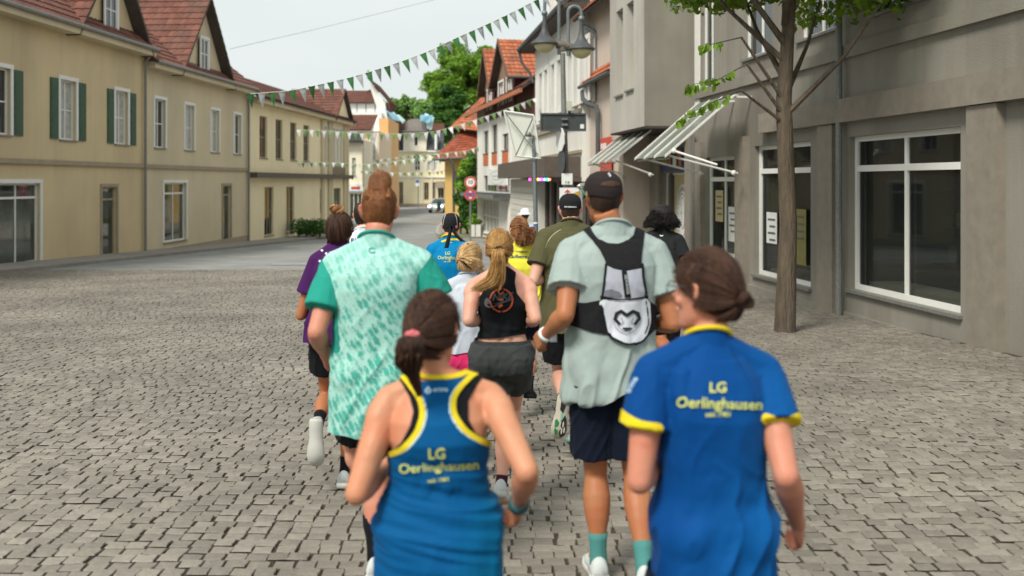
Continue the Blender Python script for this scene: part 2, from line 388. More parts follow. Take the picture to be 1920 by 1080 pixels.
for y0, y1, xa, xb in ((29.5, 30.2, -7.5, -1.0), (41.5, 42.3, -8.0, -2.2), (73, 74.2, -13, -6.2)):
    b.quad((xa, y0, gz(y0)+.004), (xb, y0+.4, gz(y0+.4)+.004), (xb, y1+.4, gz(y1+.4)+.004), (xa, y1, gz(y1)+.004))
b.build('road_marking', mat('worn_road_line', (.34, .34, .33), .8, .2, 5), None, kind='structure')
b = MB(); pg = [(-4.6, 58), (-3.3, 54.6), (-1.4, 54.4), (-.9, 60), (-2.2, 68), (-4.3, 68)]
b.prism([(x, y, gz(y)+.104) for x, y in pg], (0, 0, .03)); b.build('verge', M['grass'], None, kind='structure')
# weeds in the joints
V, F, rn = [], [], []
for i in range(900):
    y = 4.3+abs(random.gauss(0, 1))*5; x = random.uniform(-.22, .3)*y
    if y > 20: continue
    if noise.noise((x*.7, y*.7, 0)) < -.05: continue
    for j in range(5):
        a = random.uniform(0, 6.28); l = random.uniform(.008, .02); xx, yy = x+random.uniform(-.03, .03), y+random.uniform(-.01, .01); z = gz(y)
        k = len(V); V += [(xx-.003*math.sin(a), yy+.003*math.cos(a), z), (xx+.003*math.sin(a), yy-.003*math.cos(a), z), (xx+math.cos(a)*l, yy+math.sin(a)*l, z+random.uniform(.006, .02))]
        F.append((k, k+1, k+2)); rn.append(random.random())
link('joint_weeds', me_np('joint_weeds', V, F, M['leafd'], False, rn), None, 'stuff')

# ------------------------------------------------------------------ facade tools
class Fac:
    "vertical plane x = a + b*Y; u runs away from the camera, n points towards the street"
    def __init__(s, a, b, side=-1):
        s.a, s.b, s.k = a, b, math.hypot(1, b); s.side = side
    def fr(s, u, n, z):
        d = Vector((s.b, 1, 0))/s.k; nn = Vector((-1, s.b, 0))/s.k*(-s.side)
        nn = nn if s.side == 1 else -nn
        nn = Vector((-1, s.b, 0))/s.k if s.side == -1 else Vector((1, -s.b, 0))/s.k
        p = Vector((s.a, 0, 0))+d*u+nn*n; return Vector((p.x, p.y, z))
    def Y(s, px): k = (px-960)/FPX; return s.a/(k-s.b)
    def u(s, px): return s.Y(px)*s.k
    def z(s, px, py): return CAMZ-(py-HOR)*s.Y(px)/FPX
class Front:
    "facade turned to the camera: u to the right, n towards the camera"
    def __init__(s, Y, slope=0.): s.y0, s.sl = Y, slope
    def fr(s, u, n, z): return Vector((u, s.y0+s.sl*u-n, z))
    def Y(s, px): k = (px-960)/FPX; return s.y0/(1-s.sl*k)
    def u(s, px): return (px-960)/FPX*s.Y(px)
    def z(s, px, py): return CAMZ-(py-HOR)*s.Y(px)/FPX
def walls(f, parent, m, u0, u1, z0, z1, holes=(), depth=6, rec=.14, name='wall', back=True):
    us = sorted(set([u0, u1]+[v for h in holes for v in h[:2] if u0 < v < u1])); zs = sorted(set([z0, z1]+[v for h in holes for v in h[2:4] if z0 < v < z1]))
    b = MB()
    for i in range(len(us)-1):
        for j in range(len(zs)-1):
            uc, zc = (us[i]+us[i+1])/2, (zs[j]+zs[j+1])/2
            if any(h[0] < uc < h[1] and h[2] < zc < h[3] for h in holes): continue
            b.quad(f.fr(us[i], 0, zs[j]), f.fr(us[i+1], 0, zs[j]), f.fr(us[i+1], 0, zs[j+1]), f.fr(us[i], 0, zs[j+1]))
    for h in holes:
        a, c, d, e = h[:4]
        for (p, q) in (((a, d), (c, d)), ((c, d), (c, e)), ((c, e), (a, e)), ((a, e), (a, d))):
            b.quad(f.fr(p[0], 0, p[1]), f.fr(q[0], 0, q[1]), f.fr(q[0], -rec, q[1]), f.fr(p[0], -rec, p[1]))
    D = -depth
    for ux in (u0, u1): b.quad(f.fr(ux, 0, z0), f.fr(ux, D, z0), f.fr(ux, D, z1), f.fr(ux, 0, z1))
    if back: b.quad(f.fr(u0, D, z0), f.fr(u1, D, z0), f.fr(u1, D, z1), f.fr(u0, D, z1))
    b.quad(f.fr(u0, 0, z1), f.fr(u1, 0, z1), f.fr(u1, D, z1), f.fr(u0, D, z1))
    # dark room behind the openings
    return b.build(name, m, parent)
def window(f, parent, h, fm='trim', pm='glass', nx=1, nz=0, rec=.10, fw=.06, sill=True, name='window', transom=None, surround=0):
    u0, u1, z0, z1 = h[:4]; w_ = MB(); d0, d1 = -rec-.05, -rec
    w_.fbox(f.fr, u0, u1, d0, d1, z0, z0+fw); w_.fbox(f.fr, u0, u1, d0, d1, z1-fw, z1)
    w_.fbox(f.fr, u0, u0+fw, d0, d1, z0+fw, z1-fw); w_.fbox(f.fr, u1-fw, u1, d0, d1, z0+fw, z1-fw)
    for i in range(1, nx+1):
        uu = u0+(u1-u0)*i/(nx+1); w_.fbox(f.fr, uu-fw*.45, uu+fw*.45, d0, d1-.008, z0+fw, z1-fw)
    for i in range(1, nz+1):
        zz = z0+(z1-z0)*i/(nz+1); w_.fbox(f.fr, u0+fw, u1-fw, d0, d1-.012, zz-fw*.35, zz+fw*.35)
    if transom: w_.fbox(f.fr, u0+fw, u1-fw, d0, d1-.004, transom-fw*.6, transom+fw*.6)
    if surround:
        s_ = surround
        w_.fbox(f.fr, u0-s_, u0, -.01, .035, z0, z1); w_.fbox(f.fr, u1, u1+s_, -.01, .035, z0, z1); w_.fbox(f.fr, u0-s_, u1+s_, -.01, .045, z1, z1+s_)
    o = w_.build(name, M[fm], parent)
    g = MB(); g.fbox(f.fr, u0+.01, u1-.01, d0-.03, d0+.012, z0+.01, z1-.01); g.build('pane', M[pm], o)
    if sill:
        g = MB(); g.fbox(f.fr, u0-.05, u1+.05, -.05, .06, z0-.05, z0-.003); g.build('sill', M['galv'] if sill is True else M[sill], o)
    return o
def fbox(f, parent, name, m, *a):
    b = MB(); b.fbox(f.fr, *a); return b.build(name, M[m] if isinstance(m, str) else m, parent)
def tiles(parent, p00, p10, p11, p01, m, tw=.24, th=.33, thick=.09, name='roof_tiles'):
    "tiled roof slope: overlapping, rolled tiles on a slab"
    p00, p10, p11, p01 = map(Vector, (p00, p10, p11, p01))
    nrm = (p10-p00).cross(p01-p00).normalized()
    if nrm.z < 0: nrm = -nrm
    W_ = max((p10-p00).length, (p11-p01).length); H_ = ((p01+p11)/2-(p00+p10)/2).length
    nu, nv = max(1, int(W_/tw)), max(1, int(H_/th)); ku = 4
    V, F, rn = [], [], []
    prof = [0, .75, 1, .6]
    rowr = None
    for j in range(nv):
        for e in (0, 1):
            v = (j+e)/nv; lift = .035*(1-e)+.004
            for i in range(nu*ku+1):
                t = i/(nu*ku); p = (p00.lerp(p10, t)).lerp(p01.lerp(p11, t), min(1, v)); V.append(p+nrm*(lift+.028*prof[i % ku]))
        k = j*2*(nu*ku+1); n = nu*ku+1; rr = [random.random() for _ in range(nu)]
        for i in range(nu*ku): F.append((k+i, k+i+1, k+n+i+1, k+n+i)); rn.append(rr[i//ku])
        if j:
            q = (j*2-1)*n
            for i in range(nu*ku): F.append((q+i, q+i+1, k+i+1, k+i)); rn.append(rr[i//ku]*.5)
    loc = Vector((0, 0, 0)); p = parent
    while p: loc += p.location; p = p.parent
    rf = MB(); rf.prism([p00, p10, p11, p01], -nrm*thick); ro = rf.build('roof', M['soffit'], parent)
    me = me_np(name, np.array(V)-np.array(loc), F, m, False, rn); o = link(name, me, ro, 'stuff'); return ro
def gutter(parent, pts, r=.06, name='gutter', m='galv'):
    b = MB(); b.tube(pts, r, 8); return b.build(name, M[m], parent, smooth='auto')
def text_mesh(s, size, align='CENTER', bold=0., shear=0.):
    c = bpy.data.curves.new('t', 'FONT'); c.body = s; c.size = size; c.align_x = align; c.align_y = 'CENTER'; c.offset = bold; c.shear = shear; c.resolution_u = 3
    o = bpy.data.objects.new('t', c); COL.objects.link(o); dg = bpy.context.evaluated_depsgraph_get(); me = o.evaluated_get(dg).to_mesh()
    V = [(v.co.x, v.co.y) for v in me.vertices]; F = [tuple(p.vertices) for p in me.polygons]
    o.evaluated_get(dg).to_mesh_clear(); bpy.data.objects.remove(o); bpy.data.curves.remove(c); return V, F
def wall_text(f, parent, s, u, n, z, size, m, bold=0., flip=False, name='lettering', sx=1.):
    V, F = text_mesh(s, size, bold=bold); b = MB(); b.add([f.fr(u+(-x if flip else x)*sx, n, z+y) for x, y in V], F); return b.build(name, m if not isinstance(m, str) else M[m], parent)
def disc(f, u, z, r0, r1, n0, n1, seg=40):
    b = MB(); a0 = [2*math.pi*i/seg for i in range(seg)]
    if r0 <= 0:
        b.prism([f.fr(u+r1*math.cos(t), n1, z+r1*math.sin(t)) for t in a0], f.fr(0, n0, 0)-f.fr(0, n1, 0)); return b
    for i in range(seg):
        t, t2 = a0[i], a0[(i+1) % seg]
        q = [f.fr(u+r*math.cos(x), n1, z+r*math.sin(x)) for r, x in ((r0, t), (r1, t), (r1, t2), (r0, t2))]
        b.quad(*q); off = f.fr(0, n0, 0)-f.fr(0, n1, 0); b.quad(q[1], q[1]+off, q[2]+off, q[2])
    return b
def base_at(f, px): p = f.fr(f.u(px), 0, 0); return (p.x, p.y, gz(p.y))

# ================================================================== grey modern building, right
G = Fac(7.19, -.122); B = Fac(5.96, -.122)
t = thing('shop_building', 'grey rendered building with projecting upper bay and two glass awnings over its shop windows', 'building', (6.0, 15, 0))
YU = lambda y: y*G.k
holes = []
shop = [(G.u(1225), G.u(1187), G.z(1206, 470)-.0, 2.5), (YU(20.2), YU(22.2), .15, 2.35), (YU(16.6), YU(19.2), -.05, 2.5), (YU(12.2), YU(15.2), .1, 2.5)]
door = (G.u(1290), G.u(1244), -.66, 2.02)
small = (G.u(1176), G.u(1165), .4, 1.95)
upw = [(YU(21.6), YU(22.55), 3.9, 6.4)]+[(YU(a), YU(a+1.5), 4.3, 6.3) for a in (10.2, 12.9, 15.6, 18.3)]
shop[0] = (G.u(1225), G.u(1187), -.3, 2.42)
holes = shop+[door, small]+upw
walls(G, t, M['grey'], YU(9), YU(31.2), -1.1, 9.5, holes, depth=7, rec=.18)
window(G, t, shop[0], 'trim', 'glass2', 0, 0, transom=1.95, name='shop_window', fw=.09, sill=False)
for i_, h in enumerate(shop[1:]):
    window(G, t, h, 'trim', 'pane', 1, 0, transom=h[3]-.5, name='shop_window', fw=.08)
    r_ = random.Random(i_+5); it = MB(); u0, u1, z0_, z1_ = h; fr_ = G.fr
    for q4 in (((u0-.3, -1.9, z0_-.1), (u1+.3, -1.9, z0_-.1), (u1+.3, -1.9, z1_+.2), (u0-.3, -1.9, z1_+.2)), ((u0-.3, -1.9, z0_-.1), (u0-.3, -.25, z0_-.1), (u0-.3, -.25, z1_+.2), (u0-.3, -1.9, z1_+.2)), ((u1+.3, -1.9, z0_-.1), (u1+.3, -.25, z0_-.1), (u1+.3, -.25, z1_+.2), (u1+.3, -1.9, z1_+.2)),
               ((u0-.3, -1.9, z0_-.1), (u1+.3, -1.9, z0_-.1), (u1+.3, -.25, z0_-.1), (u0-.3, -.25, z0_-.1)), ((u0-.3, -1.9, z1_+.2), (u1+.3, -1.9, z1_+.2), (u1+.3, -.25, z1_+.2), (u0-.3, -.25, z1_+.2))): it.quad(*[fr_(*p) for p in q4])
    room = it.build('shop_interior', mat('room_wall', (.20, .17, .13), .9, .2, 1), t)
    for k_ in range(3):
        fbox(G, room, 'shelf', 'wood', u0+.1, u1-.1, -1.75, -1.35, z0_+.35+.6*k_, z0_+.39+.6*k_)
        uu = u0+.2
        while uu < u1-.4:
            w_ = r_.uniform(.10, .3); hh = r_.uniform(.12, .4); fbox(G, room, 'boxed_goods', r_.choice(['signw', 'beige', 'red', 'blue', 'stone', 'pgreen2', 'lamp', 'rose']), uu, uu+w_, -1.7, -1.42, z0_+.395+.6*k_, z0_+.395+.6*k_+hh); uu += w_+r_.uniform(.03, .25)
    fbox(G, room, 'display_cloth', 'cream2', u0+.08, u1-.08, -.85, -.3, z0_+.0, z0_+.12)
window(G, t, small, 'galv', 'glass2', 0, 0, name='window', fw=.07)
for h in upw: window(G, t, h, 'trim', 'glass', 1, 0, name='window')
dr = window(G, t, door, 'trim', 'glass2', 0, 0, name='glass_door', fw=.05, sill=False, rec=.08)
fbox(G, dr, 'door_mullion', 'brown', G.u(1256), G.u(1253), -.14, -.02, -.66, 2.02)
ps = fbox(G, dr, 'poster', mat('poster_yellow', (.50, .42, .22), .5, .05, 3), G.u(1289), G.u(1257), -.115, -.105, -.1, 2.0)
uc = (G.u(1287)+G.u(1258))/2; zc = .95; ru, rz_ = abs(G.u(1287)-G.u(1258))*.40, .78
class El:
    def fr(s, u, n, z): return G.fr(uc+u*ru/rz_, n, zc+z)
el = El(); disc(el, 0, 0, 0, rz_, -.108, -.10).build('poster_disc', M['signw'], dr)
pr = MB()
for k_ in range(34):
    a = 2*math.pi*k_/34
    if k_ in (25, 26): continue
    for dd in (0, 1):
        aa = a+dd*.07; c = [(math.cos(x)*r_, math.sin(x)*r_) for x, r_ in ((aa, .62), (aa+.04, .62), (aa+.04, .72), (aa, .72))]
        pr.quad(*[el.fr(x, -.097, z) for x, z in c])
def stroke2d(fr, b, pts, wd, n):
    for (a, c) in zip(pts, pts[1:]):
        dx, dz = c[0]-a[0], c[1]-a[1]; L = math.hypot(dx, dz) or 1; ox, oz = -dz/L*wd/2, dx/L*wd/2
        b.quad(fr(a[0]-ox, n, a[1]-oz), fr(c[0]-ox, n, c[1]-oz), fr(c[0]+ox, n, c[1]+oz), fr(a[0]+ox, n, a[1]+oz))
circ = lambda cx, cz, rx, rz, a0=0, a1=360, n=24: [(cx+rx*math.cos(R(a0+(a1-a0)*i/n)), cz+rz*math.sin(R(a0+(a1-a0)*i/n))) for i in range(n+1)]
for pts in (circ(0, 0, .50, .54), circ(0, .1, .26, .34, 20, 200), circ(-.05, -.05, .2, .3, 150, 330), [(.1, .3), (.02, -.1), (.12, -.2), (0, -.3)], circ(.12, .05, .06, .03), [(-.25, .2), (-.3, -.1), (-.2, -.35)]):
    stroke2d(el.fr, pr, pts, .022, -.097)
pr.build('poster_print', mat('poster_ink', (.12, .13, .12), .6), dr)
# sign over the door: blue strip, orange field with a little house
sg = fbox(G, t, 'shop_sign', mat('sign_navy', (.045, .07, .16), .5, .08, 4), G.u(1283), G.u(1240), .0, .06, 2.06, 2.62)
u0, u1 = G.u(1283), G.u(1240); L_ = u1-u0
fbox(G, sg, 'sign_field', mat('sign_orange', (.50, .14, .06), .5, .05, 4), u0+.03*L_, u0+.55*L_, .062, .066, 2.18, 2.6)
fbox(G, sg, 'sign_field', mat('sign_olive', (.24, .22, .07), .5, .15, 9), u0+.6*L_, u0+.97*L_, .062, .066, 2.24, 2.6)
b = MB(); b.prism([G.fr(u0+q*L_, .067, z) for q, z in ((.14, 2.2), (.46, 2.2), (.46, 2.42), (.30, 2.57), (.14, 2.42))], G.fr(0, .004, 0)-G.fr(0, 0, 0)); b.build('sign_house', M['black'], sg)
fbox(G, sg, 'sign_plate', 'signw', u0+.22*L_, u0+.36*L_, .072, .076, 2.2, 2.4)
for a, c in ((1243, 1226), (1310, 1292)):
    fbox(G, t, 'pilaster', mat('brown_pilaster', (.25, .22, .18), .8, .12, 6, dirt=(2, .3)), G.u(a), G.u(c), 0, .12, -1., 3.05)
fbox(G, t, 'pilaster', 'galv', G.u(1312)-.0, G.u(1308), .125, .18, -1., 2.9)
fbox(G, t, 'corner_trim', 'trim', G.u(1313), G.u(1304.5), 0, .03, 3.1, 9.4)
for i, (a, c) in enumerate(((1179, 1183.5), (1176.5, 1178.5))):
    fbox(G, t, 'paper_notice', mat('notice_yellow', (.6, .5, .18), .6) if i else M['signw'], G.u(c), G.u(a), 0, .012, .2, 1.45-.1*i)
b = MB(); b.fbox(G.fr, G.u(1183), G.u(1179), .014, .018, .55, .62); b.fbox(G.fr, G.u(1183), G.u(1179), .014, .018, 1.05, 1.12); b.build('notice_band', mat('notice_ochre', (.5, .36, .08), .6), t)
# the bay
bh = [(B.u(1168), B.u(1155.5), B.z(1162, 178), B.z(1162, 18)), (B.u(1188), B.u(1175), B.z(1181, 168), B.z(1181, 4))]
bay_f = B
u0, u1 = YU(23)*1, YU(26.6)
walls(B, t, mat('bay_render', (.50, .48, .43), .88, .08, .9, bump=.005, bscale=60, dirt=(.5, .4)), u0, u1, 3.12, 9.2, bh, depth=1.3, rec=.3, name='bay_wall')
fbox(B, t, 'bay_side', 'concrete', u0-.03, u0+.0, -1.29, -.015, 3.13, 9.15)
fbox(B, t, 'bay_soffit', 'soffit', u0-.02, u1, -1.28, -.02, 3.075, 3.117)
for h in bh:
    w_ = window(B, t, h, 'grey', 'beige', 0, 3, rec=.24, fw=.07)
for a_, c_ in ((22.25, 22.75), (19.5, 20.0), (15.55, 16.1), (11.3, 11.9)): fbox(G, t, 'pilaster', MATS['brown_pilaster'], YU(a_), YU(c_), 0, .12, -1.0, 2.72)
fbox(G, t, 'fascia_band', MATS['brown_pilaster'], YU(9), YU(18.6), -.02, .16, 2.73, 3.1)
fbox(G, t, 'plinth', 'concrete', YU(9), YU(30), 0, .06, -1.1, -.28)
fbox(G, t, 'floor_band', 'concrete', YU(9), YU(22.9), 0, .07, 3.75, 3.95)
for (a_, c_, z0_, z1_, mm) in ((20.5, 20.95, .5, 1.25, 'signw'), (21.3, 21.8, .9, 1.6, 'poster_yellow'), (17.0, 17.6, .3, 1.3, 'sign_olive'), (18.3, 18.8, .6, 1.2, 'signw')):
    pp_ = fbox(G, t, 'window_poster', MATS.get(mm) or M[mm], YU(a_), YU(c_), -.098, -.092, z0_, z1_)
    b = MB()
    for q in range(4): b.fbox(G.fr, YU(a_)+.07, YU(c_)-.07-.08*(q % 2), -.091, -.088, z1_-.16-.13*q, z1_-.12-.13*q)
    b.build('poster_print', MATS['poster_ink'] if mm != 'sign_navy' else M['signw'], pp_)
for a_ in (16.75, 20.35, 12.6):     # shelves and goods behind the glass
    b = MB(); b.tube([G.fr(YU(a_), .10, 2.9), G.fr(YU(a_), .10, -.2)], .035, 8)
b = MB(); b.tube([G.fr(YU(15.3), .12, 9.3), G.fr(YU(15.3), .12, -.6)], .055, 10); b.build('downpipe', M['galv'], t, smooth='auto')
# glass awnings
def awning(Y0, Y1, out, zo, wall_n, zi, n, label_rods=True):
    a = bpy.data.objects.new('awning', None); COL.objects.link(a); a.parent = t
    f = Fac(out, -.122); u0, u1 = Y0*f.k, Y1*f.k
    for i in range(n):
        a0 = u0+(u1-u0)*i/n; a1 = u0+(u1-u0)*(i+1)/n
        b = MB(); b.add([f.fr(a0+.02, 0, zo), f.fr(a1-.02, 0, zo), f.fr(a1-.02, -wall_n, zi), f.fr(a0+.02, -wall_n, zi)]+[f.fr(a0+.02, 0, zo+.012), f.fr(a1-.02, 0, zo+.012), f.fr(a1-.02, -wall_n, zi+.012), f.fr(a0+.02, -wall_n, zi+.012)],
            [(0, 1, 2, 3), (7, 6, 5, 4), (0, 4, 5, 1), (1, 5, 6, 2), (2, 6, 7, 3), (3, 7, 4, 0)]); b.build('glass_panel', M['clear'], a)
    for i in range(n+1):
        uu = u0+(u1-u0)*i/n; b = MB()
        w2 = .022
        b.add([f.fr(uu-w2, .02, zo-.02), f.fr(uu+w2, .02, zo-.02), f.fr(uu+w2, -wall_n, zi-.02), f.fr(uu-w2, -wall_n, zi-.02), f.fr(uu-w2, .02, zo+.03), f.fr(uu+w2, .02, zo+.03), f.fr(uu+w2, -wall_n, zi+.03), f.fr(uu-w2, -wall_n, zi+.03)],
              [(0, 3, 2, 1), (4, 5, 6, 7), (0, 1, 5, 4), (1, 2, 6, 5), (2, 3, 7, 6), (3, 0, 4, 7)]); b.build('rafter', M['trim'], a)
    b = MB(); b.fbox(f.fr, u0, u1, -.06, -.03, zo-.05, zo-.022); b.build('edge_rail', M['galv'], a)
    for uu in (u0+.15, u1-.15):
        b = MB(); b.tube([f.fr(uu, -.1, zo+.02), f.fr(uu+.02, -wall_n-.1, zo-.33)], .022, 8); b.ell(f.fr(uu+.02, -wall_n-.02, zo-.32), .055, .055, .055); b.build('strut', M['trim'], a, smooth='auto')
    return a
aw_ = awning(18.9, 21.3, 5.34, 2.29, 1.42, 3.53, 3)
f_ = Fac(5.34, -.122); b = MB(); b.fbox(f_.fr, 18.9*f_.k, 21.3*f_.k, -1.47, -1.41, 3.47, 3.53)
for u_ in (19.1, 20.1, 21.1): b.fbox(f_.fr, u_*f_.k, u_*f_.k+.05, -1.84, -1.47, 3.48, 3.52)
b.build('wall_bracket', M['trim'], aw_)
awning(23.5, 26.7, 5.34, 2.29, .96, 3.06, 4)
b = MB(); c_ = P(1264, 283, 18.2); b.ell(c_, .05, .05, .05); b.tube([c_, P(1345, 309, 17.6)], .02); b.build('awning_rod', M['trim'], t, smooth='auto')

# ================================================================== pinkish house behind the bay
t = thing('pinkish_house', 'pinkish rendered house with low tiled pent roof and dark downpipes beside the grey building', 'house', (3.5, 29, 0))
Q = Fac(6.35, -.122)
walls(Q, t, M['pink'], Q.k*26.7, Q.k*31.25, -1.2, 8.6, [(Q.k*28, Q.k*29.3, -.6, 1.6)], depth=7)
window(Q, t, (Q.k*28, Q.k*29.3, -.6, 1.6), 'trim', 'glass2')
E_ = Fac(6.04, -.122)
tiles(t, E_.fr(26.9*E_.k, 0, 4.93), E_.fr(31.2*E_.k, 0, 4.93), Q.fr(31.2*Q.k, .02, 5.30), Q.fr(26.9*Q.k, .02, 5.30), M['tile'], th=.2, thick=.12)
gutter(t, [E_.fr(26.9*E_.k, .05, 4.86), E_.fr(31.25*E_.k, .05, 4.86)], .06, m='lamp')
b = MB(); b.tube([P(1092, 172, 31), P(1093, 186, 30.6), P(1103, 195, 30), P(1118, 200, 29.6), P(1121, 212, 29.4), P(1121, 305, 29.3)], .075, 8); b.build('downpipe', M['lamp'], t, smooth='auto')
b = MB(); b.tube([P(1094, 48, 31), P(1104, 53, 30.6), P(1116, 60, 30.3), P(1121, 68, 30.2), P(1121, 132, 30.1), P(1116, 140, 30)], .06, 8); b.build('downpipe', M['metal'], t, smooth='auto')
tiles(t, Q.fr(26.7*Q.k, .55, 6.95), Q.fr(31.4*Q.k, .55, 7.05), Q.fr(31.4*Q.k, -2.6, 10), Q.fr(26.7*Q.k, -2.6, 10), M['tile'])
for px0, px1, y0_, y1_ in ((1128, 1147, 258, 306),):
    Y_ = Q.Y(1138); rs = MB(); f0 = Fac(6.28, -.122)
    s_ = fbox(f0, t, 'red_sign', 'red', f0.u(1147), f0.u(1128), 0, .05, .95, f0.z(1138, 258))
    z1 = f0.z(1138, 258); uL, uR = f0.u(1128), f0.u(1147); W_ = uL-uR
    for i in range(3): fbox(f0, s_, 'white_mark', 'signw', uR+W_*(.36+.19*i), uR+W_*(.36+.19*i)+W_*.15, .053, .058, z1-.33, z1-.16)
    b = MB()
    for q0 in (.35, .6): stroke2d(lambda u, n, z: f0.fr(uR+W_*u, n, z), b, [(q0, z1-.75), (q0, z1-.45), (q0+.13, z1-.6)], .035, .056)
    b.build('faded_mark', mat('faded_white', (.62, .42, .35), .7), s_)

# ================================================================== white corner building
t = thing('white_corner_building', 'white rendered building with tall paired windows, grey moulding and a brown shop fascia', 'building', (1.5, 35, 0))
Wf = Fac(6.1, -.122); Wg = Fac(5.75, -.122)
Uw = lambda p: Wf.u(p)
zt, zb = 6.3, 4.35
pairs = [(1104, 1100), (1096, 1089), (1084, 1077), (1073, 1066), (1052, 1046.5), (1040.5, 1035), (1027, 1022), (1017.5, 1012.5)]
hs = [(Uw(a), Uw(c), zb, zt) for a, c in pairs]
walls(Wf, t, M['white'], Wf.k*31.3, Wf.u(1003.5), -1.4, 7.6, hs, depth=8)
for h in hs: window(Wf, t, h, 'trim', 'glass', 0, 1, surround=.16, sill='grey', rec=.16)
for z0_, z1_, n_ in ((4.06, 4.2, .10), (3.72, 3.86, .12), (2.74, 2.84, .08)): fbox(Wf, t, 'moulding', 'stone' if z0_ < 4 else 'grey', Wf.k*31.3, Wf.u(1003.5)+.02, -.01, n_, z0_, z1_)
b = MB(); b.fbox(Wf.fr, Wf.k*31.2, Wf.u(1003.5)+.6, -.2, .62, 7.45, 7.62); b.build('eaves', M['soffit'], t)
gutter(t, [Wf.fr(Wf.k*31.2, .66, 7.62), Wf.fr(Wf.u(1003.5)+.7, .66, 7.60)], .085, m='lamp')
b = MB(); e = Wf.fr(Wf.u(1003.5)+.5, .64, 7.5); b.tube([e, e+Vector((.1, 0, -.45)), e+Vector((.45, -.3, -.95)), e+Vector((.62, -.4, -1.4))], .06, 8); b.build('downpipe', M['lamp'], t, smooth='auto')
tiles(t, Wf.fr(Wf.k*31.2, .6, 7.66), Wf.fr(Wf.u(1003.5)+.6, .6, 7.66), Wf.fr(Wf.u(1003.5)+.6, -4.2, 12), Wf.fr(Wf.k*31.2, -4.2, 12), M['tile'])
b = MB()
dm = [(Wf.u(1054), Wf.u(1045), 8.0, 9.9), (Wf.u(1042), Wf.u(1036), 8.0, 9.9)]
walls(Wf, t, M['white'], Wf.u(1066), Wf.u(1030), 7.63, 10.9, dm, depth=4, name='dormer_wall')
for h in dm: window(Wf, t, h, 'trim', 'curtain', 0, 1, sill=False, surround=.1)
# lower storey: sided wall, brown fascia, dark shopfront
Lf = Fac(5.42, -.122)
walls(Lf, t, mat('siding_white', (.62, .60, .53), .8, .06, 3), Lf.u(1006), Lf.u(957), -2, 1.92, depth=3.5, name='lower_wall')
z = -1.35; 
while z < 1.85:
    fbox(Lf, t, 'siding_board', MATS['siding_white'], Lf.u(1004), Lf.u(959), .0, .035, z, z+.245); z += .27
fbox(Lf, t, 'plinth_cladding', 'wood', Lf.u(1003), Lf.u(962), .04, .12, -2, -.35)
fbox(Lf, t, 'fascia', 'brown', Lf.k*31.4, Lf.u(955), -.7, .55, 1.95, 2.62)
fbox(Wf, t, 'lower_white_band', 'white', Wf.u(1003.4), Wf.u(957), -3, .02, 2.6, 3.6)
sf = Fac(5.75, -.122)
sh = [(sf.u(1030), sf.u(1022), -1.1, 1.8), (sf.u(1044), sf.u(1034), -1.1, 1.8), (sf.u(1062), sf.u(1048), -.7, 1.8), (sf.u(1092), sf.u(1068), -.7, 1.8)]
walls(sf, t, M['brown'], sf.k*31.3, sf.u(1006), -2, 1.94, sh, depth=.5, name='shopfront')
for h in sh: window(sf, t, h, 'black', 'glass2', 0, 1, sill=False, name='shop_window')
for px_, col in zip((993.5, 1009, 1013, 1018, 1023, 1027.5), ((.7, .08, .6), (.9, .35, .08), (.45, .2, .9), (.7, .1, .8), (.2, .5, 1), (.1, .8, .45))):
    pass
t2 = thing('fairy_lights', 'string of small coloured lights glowing under the brown shop fascia', 'lights', P(1010, 336, 31.6))
pts = [P(x, 336+1.2*math.sin(x*.5), 31.6) for x in range(988, 1034, 4)]
b = MB(); b.tube(pts, .008, 5); b.build('wire', M['black'], t2)
for px_, col in ((993.5, (.9, .05, .6)), (1008.5, (1, .30, .05)), (1012.5, (.4, .12, 1)), (1016.5, (.8, .06, .9)), (1021.5, (.15, .4, 1)), (1026.5, (.05, .9, .4)), (1030.5, (1, .15, .05))):
    b = MB(); b.ell(P(px_, 336.5, 31.6), .042, .042, .045, 8, 6); b.build('bulb', mat('bulb_%d' % px_, col, .4, 0, emit=4), t2, smooth=True)

# ================================================================== house with orange panels and brown cross gables
t = thing('brown_gabled_house', 'house with brown upper storey, white front with orange panels and two tiled cross gables', 'house', (-.2, 50, 0))
H = Fac(9.63, -.2); hu = H.u
cols = [(915.5, 906.5), (932, 922.5), (953, 942)]
wn = [(hu(a), hu(c), 3.45, z1) for (a, c), z1 in zip(cols, (4.75, 4.95, 4.3))]
lw = (hu(955), hu(907), 1.25, 2.15)
gw = [(hu(935), hu(902), -1.2, .85)]
walls(H, t, M['white'], H.k*43.2, hu(895), -2, 5.25, wn+[lw]+gw, depth=7)
for h in wn:
    window(H, t, h, 'brown', 'glass', 0, 0, sill='galv'); fbox(H, t, 'orange_panel', 'orange', h[0], h[1], .0, .02, 2.72, 3.38)
wd_ = window(H, t, lw, 'galv', mat and 'glass2', 4, 0, sill=False); window(H, t, gw[0], 'trim', 'curtain', 4, 1, name='shop_window', fw=.1)
for a in (919, 937, 957.5): fbox(H, t, 'wall_rib', 'trim', hu(a)-.12, hu(a)+.12, 0, .05, 2.5, 5.2)
fbox(H, t, 'brown_upper_wall', 'maroon', H.k*43.15, hu(960), -6.9, .03, 4.3, 6.3)
fbox(H, t, 'brown_upper_wall', 'stone', hu(960)+.01, hu(895)+.05, -6.9, .02, 5.26, 6.1)
fbox(H, t, 'canopy', 'lamp', hu(957), hu(893), -.1, .9, .98, 1.2)
fbox(H, t, 'canopy', 'galv', hu(957), hu(893), .9, 1.0, .95, 1.12)
sg = fbox(H, t, 'shop_sign', 'signw', hu(955), hu(920), .06, .16, H.z(937, 347), H.z(937, 318))
